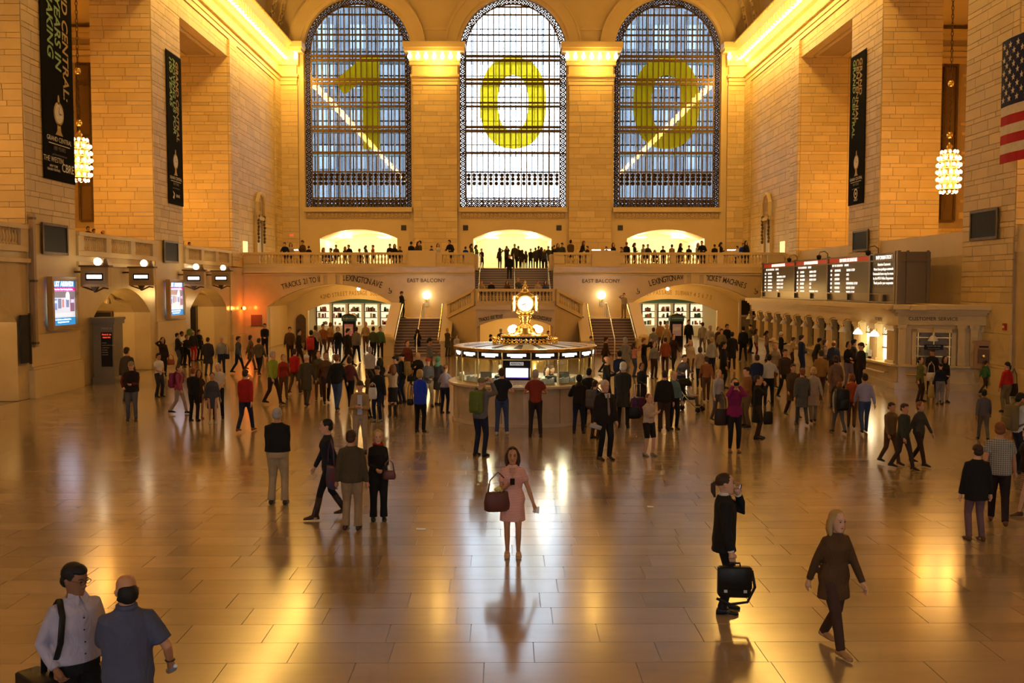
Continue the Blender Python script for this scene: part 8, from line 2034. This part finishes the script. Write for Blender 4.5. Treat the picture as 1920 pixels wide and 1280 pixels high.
for nm, lst in (('left', LB_), ('right', RB_)):
    for i, (x_, hy, tc) in enumerate(lst):
        Yp = 67.35 + (i * 7 % 5) * .3
        q = at(x_, hy, 'Y', Yp); h_ = q.z - BAL
        po = ('lean', 'stand', 'text', 'front')[i * 5 % 4]
        if tc == K and i % 3 == 0: po = 'phone'
        H = h_ if h_ > 1.45 else h_ * 1.745 / 1.305
        if po == 'lean': H = h_ * 1.745 / 1.66 if h_ > 1.45 else H
        if h_ <= 1.45: po = 'sit'
        lab = '%s-clothed person behind the balcony rail %s of the stair, %s from the left there' % (CN(tc), nm, ORD[i] if i < 24 else ('second from the right' if i == 24 else 'last'))
        if i >= 24: lab = '%s-clothed person behind the balcony rail right of the stair, %s' % (CN(tc), 'second from the right end' if i == 24 else 'rightmost of all')
        person(lab, (q.x, Yp, BAL), min(1.9, H), (0, 20, -30, 170, 60, -60)[i * 7 % 6], sex='f' if i % 3 == 1 else 'm', pose=po, top='jacket', tc=tc, bottom='trousers', bc=K if i % 2 else DJ, hair='long' if i % 3 == 1 else 'short', hc=('black', 'brown', 'brown', 'black', 'ginger')[i % 5], lod=3, group='people along the balcony rail')
        if po == 'sit':
            st = thing('stool', 'small dark stool under the %s seated visitor behind the %s balcony rail' % (ORD[i], nm), 'stool', (q.x, Yp + 0.02, BAL), group='stools behind the balcony rail')
            kk = min(1.9, H) / 1.745
            MB().lathe([(.17, .30 * kk), (.18, .33 * kk), (.17, .35 * kk)], 12).build('seat', M_DARK, st); MB().lathe([(.15, 0), (.03, .03), (.03, .30 * kk)], 10).build('leg', M_DARK, st)
# gallery spectators on the left
for i, (x_, y_, Yp) in enumerate(((165, 424, 42.3), (176, 430, 42.9), (193, 432, 43.9), (343, 452, 55.0), (355, 455, 55.8))):
    q = at(x_, y_, 'X', -19.0); Yp = q.y
    person('dark-clothed visitor on the left gallery, %s from the left' % ORD[i], (q.x, Yp, BAL), max(1.3, q.z - BAL), (40, 60, 90, 60, 80)[i], pose='front', top='jacket', tc=K if i != 1 else CH, bottom='trousers', bc=K, hair='short' if i != 2 else 'bald', hc='black' if i != 2 else 'brown', skin='tan', lod=3, group='visitors on the left gallery')
# clerks inside the booth
for lab, a, H, tc, fc, hr, hc in (('clerk in grey shirt inside the left of the booth', 205, 1.66, (.16, .18, .16), 190, 'short', 'grey'), ('clerk in white blouse inside the right of the booth', -38, 1.6, (.6, .6, .55), 20, 'long', 'black'), ('clerk in black behind the right panels of the booth', -15, 1.62, K, 60, 'short', 'brown')):
    t_ = math.radians(a); person(lab, (BX + .85 * math.cos(t_), BY + .85 * math.sin(t_), .04), H, fc, pose='front', top='shirt', tc=tc, bottom='trousers', bc=K, hair=hr, hc=hc, lod=2)

# ------------------------------------------------------------------ fuse the modelled bodies into continuous surfaces; letters to meshes
_tmp = []
for me, vx, users in REMESH:
    o = bpy.data.objects.new('fuse', me); COL.objects.link(o)
    m = o.modifiers.new('r', 'REMESH'); m.mode = 'VOXEL'; m.voxel_size = vx; m.use_smooth_shade = True
    if vx < 0.03:
        m2 = o.modifiers.new('s', 'SMOOTH'); m2.factor = 0.5; m2.iterations = 2
    _tmp.append(o)
_fonts = [o for o in S.objects if o.type == 'FONT']
bpy.context.view_layer.update()
dg = bpy.context.evaluated_depsgraph_get()
for o, (me, vx, users) in zip(_tmp, REMESH):
    nm_ = bpy.data.meshes.new_from_object(o.evaluated_get(dg))
    nm_.name = me.name
    if not nm_.materials: nm_.materials.append(users[0][1] if users else None)
    nm_.polygons.foreach_set('use_smooth', [True] * len(nm_.polygons))
    for u, mm in users:
        u.data = nm_; u.material_slots[0].link = 'OBJECT'; u.material_slots[0].material = mm
_new = [(o, bpy.data.meshes.new_from_object(o.evaluated_get(dg))) for o in _fonts]
for o in _tmp: bpy.data.objects.remove(o)
for o, me in _new:
    n = bpy.data.objects.new(o.name, me); n.parent = o.parent; n.location = o.location; n.rotation_euler = o.rotation_euler; n.scale = o.scale
    if not me.materials: me.materials.append(o.data.materials[0])
    nm_ = o.name; bpy.data.objects.remove(o); COL.objects.link(n); n.name = nm_
